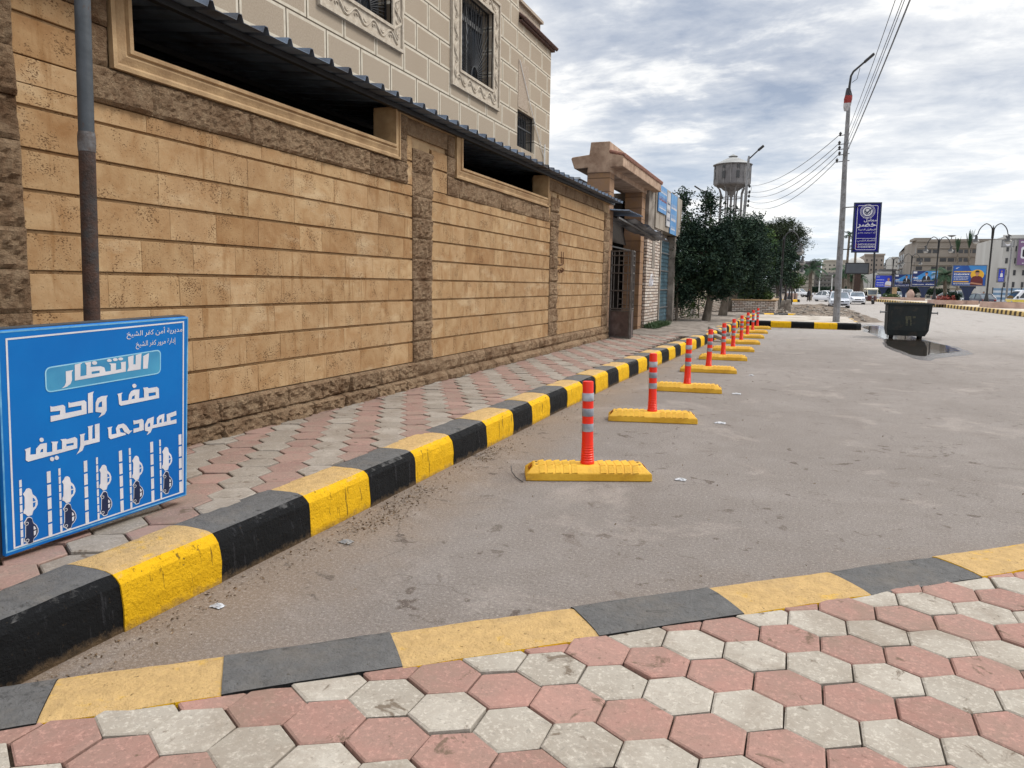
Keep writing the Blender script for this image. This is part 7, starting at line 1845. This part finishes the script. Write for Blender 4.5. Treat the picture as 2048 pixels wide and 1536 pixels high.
dx_ = atY(1716, 540, 202).x; MB().lathe([(2.2, 0), (2.1, .7), (1.7, 1.4), (.9, 1.9), (.1, 2.2)], (dx_, 212, atY(1716, 527, 202).z-.2), 20).build('dome', MT['b_white'], ar_, smooth=True)
MB().box(dx_-2.6, dx_+2.6, 209.6, 214.6, 0, atY(1716, 527, 202).z).build('dome_base', MT['b_white'], ar_)
# large grey screen on posts
sy = 125; sx0, sx1 = atY(1690, 540, sy).x, atY(1738, 540, sy).x; sz0, sz1 = atY(1714, 548, sy).z, atY(1714, 525.5, sy).z
sc_ = thing('roadside_screen', 'large blank dark grey screen on a single post beyond the saloons', 'screen', ((sx0+sx1)/2, sy, 0))
mb = MB(); mb.box(sx0, sx1, sy, sy+.5, sz0, sz1); mb.build('cabinet', MT['car_black'], sc_); mb = MB(); mb.box(sx0+.15, sx1-.15, sy-.02, sy-.003, sz0+.15, sz1-.15); mb.build('blank_face', mat('blank_screen', S(74, 78, 84), S(64, 68, 74), .5, .5, coord='P'), sc_)
mb = MB(); px_ = atY(1715, 560, sy).x; mb.box(px_-.45, px_+.45, sy+.05, sy+.45, 0, sz0); mb.build('post', MT['rust'], sc_)
bp = thing('advert_pole', 'tall thin dark pole rising behind the hanging blue sign', 'pole', (atY(1749, 575, 118).x, 118, 0)); MB().tube([(atY(1747, 590, 118).x, 118, 0), atY(1749, 505, 118)], .13, 8).build('shaft', MT['black_metal'], bp)
# corrugated site fence
cf = thing('site_fence', 'blue and white banded corrugated fence behind the minibus', 'fence', (atY(2010, 600, 118).x, 118, 0))
fx0, fx1 = atY(1984, 590, 118).x, atY(2120, 590, 118).x; zt_ = atY(2015, 576.5, 118).z
for k in range(6):
    z0, z1 = .35+(zt_-.35)*k/6, .35+(zt_-.35)*(k+1)/6; mb = MB(); mb.box(fx0, fx1, 118+(.0 if k % 2 else .01), 118.06, z0, z1); mb.build('fence_band', mat('fence_%d' % k, *( (S(110, 140, 168), S(92, 122, 152)) if k % 2 else (S(196, 204, 212), S(176, 186, 196))), 1, .5, .2, coord='P'), cf)
for k in range(8):
    x_ = fx0 + (fx1-fx0)*k/7; mb = MB(); mb.box(x_-.05, x_+.05, 117.88, 117.99, 0, zt_+.1); mb.build('fence_post', MT['black_metal'], cf)
# hedges, palms
def hedge(label, px0, px1, p0, p1, y):
    c = atY((px0+px1)/2, (p0+p1)/2, y); t = thing('clipped_hedge', label, 'hedge', (c.x, y, 0), 'flat-topped clipped hedges')
    rx, rz = (px1-px0)/2*y/F, (p1-p0)/2*y/F; N = 2600; P_ = rng.uniform(-1, 1, (N, 3)); 
    P_ = np.stack([c.x+P_[:, 0]*rx*(1-.15*P_[:, 2]**2*(P_[:, 2] < 0)), y+P_[:, 1]*min(rx, 1.6), c.z+P_[:, 2]*rz], 1); quads_mesh('foliage', leaf_quads(P_, .32), MT['leaf_dark'], t)
    MB().tube([(c.x, y, 0), (c.x, y, c.z)], .15, 6).build('stem', MT['bark_d'], t)
hedge('flat dark clipped hedge left of the lamp column behind the walker', 1623, 1651, 575, 584, 165)
hedge('dark clipped hedge just right of the lamp column', 1660, 1692, 575, 584, 165)
hedge('dark clipped hedge behind the tuk-tuk and blue billboard', 1762, 1800, 576, 587, 152)
hedge('flat clipped hedge between middle billboard and the palm', 1858, 1890, 580, 588, 135)
hedge('flat clipped hedge between the two suited-man billboards', 1818, 1842, 576, 583, 140)
def palm(label, px, y, pytop, sc=1.0, nf=22, Lf=3.2, px_base=None, spear=False, trunk_r=.25, grp='palm trees'):
    b = atY(px_base or px, 600, y); c = atY(px, pytop, y); t = thing('palm_tree', label, 'palm tree', (b.x, y, 0), grp)
    MB().tube([(b.x, y, 0), ((b.x+c.x)/2, y, c.z/2), (c.x, y, c.z)], [trunk_r*1.3, trunk_r, trunk_r*.8], 8).build('trunk', MT['bark'], t, smooth=True)
    qs = []
    for k in range(nf):
        a_ = 2*PI*k/nf + random.uniform(-.2, .2); el = random.uniform(.1, 1.2) if not spear else random.uniform(1.3, 1.55); L = Lf*sc*random.uniform(.8, 1.1)
        p = np.array([c.x, y, c.z]); d = np.array([math.cos(a_)*math.cos(el), math.sin(a_)*math.cos(el), math.sin(el)]); n = 16
        for j in range(n):
            d = d + np.array([0, 0, -.11 if not spear else -.01]); d = d/np.linalg.norm(d); p2 = p + d*L/n
            side = np.cross(d, [0, 0, 1.0]); side /= np.linalg.norm(side)+1e-6; wl = (.5*math.sin(PI*(j+1)/(n+1))+.08)*sc*(1 if not spear else .3)
            for s in (-1, 1):
                for m_ in (0, .5):
                    q0 = p + (p2-p)*m_; tip = q0 + side*s*wl + d*wl*.5 + np.array([0, 0, -wl*.45]); ww = d*.07*sc
                    qs.append([q0, q0+ww, tip+ww*.3, tip])
            p = p2
    quads_mesh('crown', np.array(qs), MT['leaf_palm'], t)
palm('palm with a tall fibrous crown in front of the cream and grey flats', 1622, 120, 538, 1.0, 26, 3.0, 1619)
palm('bushy palm in front of the office block between two billboards', 1890, 118, 552, 1.0, 26, 3.0, 1891)
palm('tall palm right of the lamp column in front of the arcade', 1697, 150, 541, 1.0, 24, 3.0)
palm('palm with a dark trunk just right of the lamp column', 1686, 155, 546, 1.0, 20, 3.0)
palm('very tall thin palm whose drooping top shows left of the hanging sign', 1699, 170, 470, .8, 12, 2.6, 1688, grp=None)
palm('tall thin palm behind the foot of the hanging sign', 1712, 170, 490, .8, 12, 2.4, 1706, grp=None)
palm('closed spear-topped palm in front of the office block, left of the pair', 1915, 125, 505, 1.0, 12, 2.2, 1914, True, .16)
palm('closed spear-topped palm in front of the office block, right of the pair', 1938, 125, 497, 1.0, 12, 2.6, 1938, True, .16)
for i, px in enumerate((1694, 1701, 1708, 1722)):
    palm('stout palm trunk in the row before the arcade, number %s from the lamp column' % ('one', 'two', 'three', 'four')[i] if False else ['stout palm nearest the lamp column in the row before the arcade', 'second stout palm from the lamp column before the arcade', 'third stout palm from the lamp column before the arcade', 'stout palm right of the screen post before the arcade'][i], px, 178, 556, .9, 14, 2.4, grp='stout palms before the arcade', trunk_r=.45)
# thin white flag poles among the flats
for i, (px, pt_, y) in enumerate([(1601, 521, 150), (1640, 548, 155), (1665, 550, 155), (1674, 545, 158)]):
    q = atY(px, pt_, y); t = thing('thin_pole', ['thin white mast with a small box sign on top left of the palm', 'thin white mast right of the palm trunk', 'thin white mast just left of the lamp column', 'thinnest white mast beside the lamp column'][i], 'mast', (q.x, y, 0), 'thin white masts')
    MB().tube([(atY(px-3, 600, y).x, y, 0), q], .10, 6).build('shaft', MT['white'], t)
    if i == 0: mb = MB(); mb.box(q.x-.1, q.x+1.0, y-.1, y+.1, q.z-1.2, q.z-.4); mb.build('box_sign', MT['b_slate'], t)
# low pierced wall across the far road
lw_ = thing('low_wall', 'low pale pierced wall along the far road behind the walker', 'wall', (atY(1640, 590, 172).x, 172, 0)); x0, x1 = atY(1606, 590, 172).x, atY(1700, 590, 172).x
mb = MB(); mb.box(x0, x1, 172, 172.3, 0, .25); mb.box(x0, x1, 172, 172.3, .85, 1.1)
k = x0
while k < x1: mb.box(k, k+.3, 172.01, 172.29, .25, .85); k += 1.1
mb.build('pierced_panel', MT['b_cream'], lw_)
rs = thing('roadside_box', 'pinkish brick box planter in front of the pickup truck', 'planter', tuple(atY(1583, 596, 120))); x0, x1 = atY(1572, 592, 120).x, atY(1595, 592, 120).x
mb = MB(); mb.box(x0, x1, 120, 122, 0, atY(1583, 586.5, 120).z); mb.build('box_wall', MT['bed_pink'], rs)
kerb('far_corner_kerb', [(atY(1568, 598, 100).x, 100), (atY(1600, 598, 103).x, 103)], 0, MPROF, [k*1.0 for k in range(12)], 0)
# filler fabric of the town on the horizon
for i, (px0, px1, pt_, y, m) in enumerate([(1500, 1580, 560, 260, 'b_grey'), (1764, 1790, 530, 330, 'b_grey'), (1700, 1730, 545, 330, 'b_cream')]):
    bld(['plain grey block far behind the trees at the left', 'far grey block seen past the tower', 'far cream block between the screen and tower'][i], y, px0, px1, pt_, MT[m], 4, 4, ribs=False, wfrac=.35, hfrac=.35)
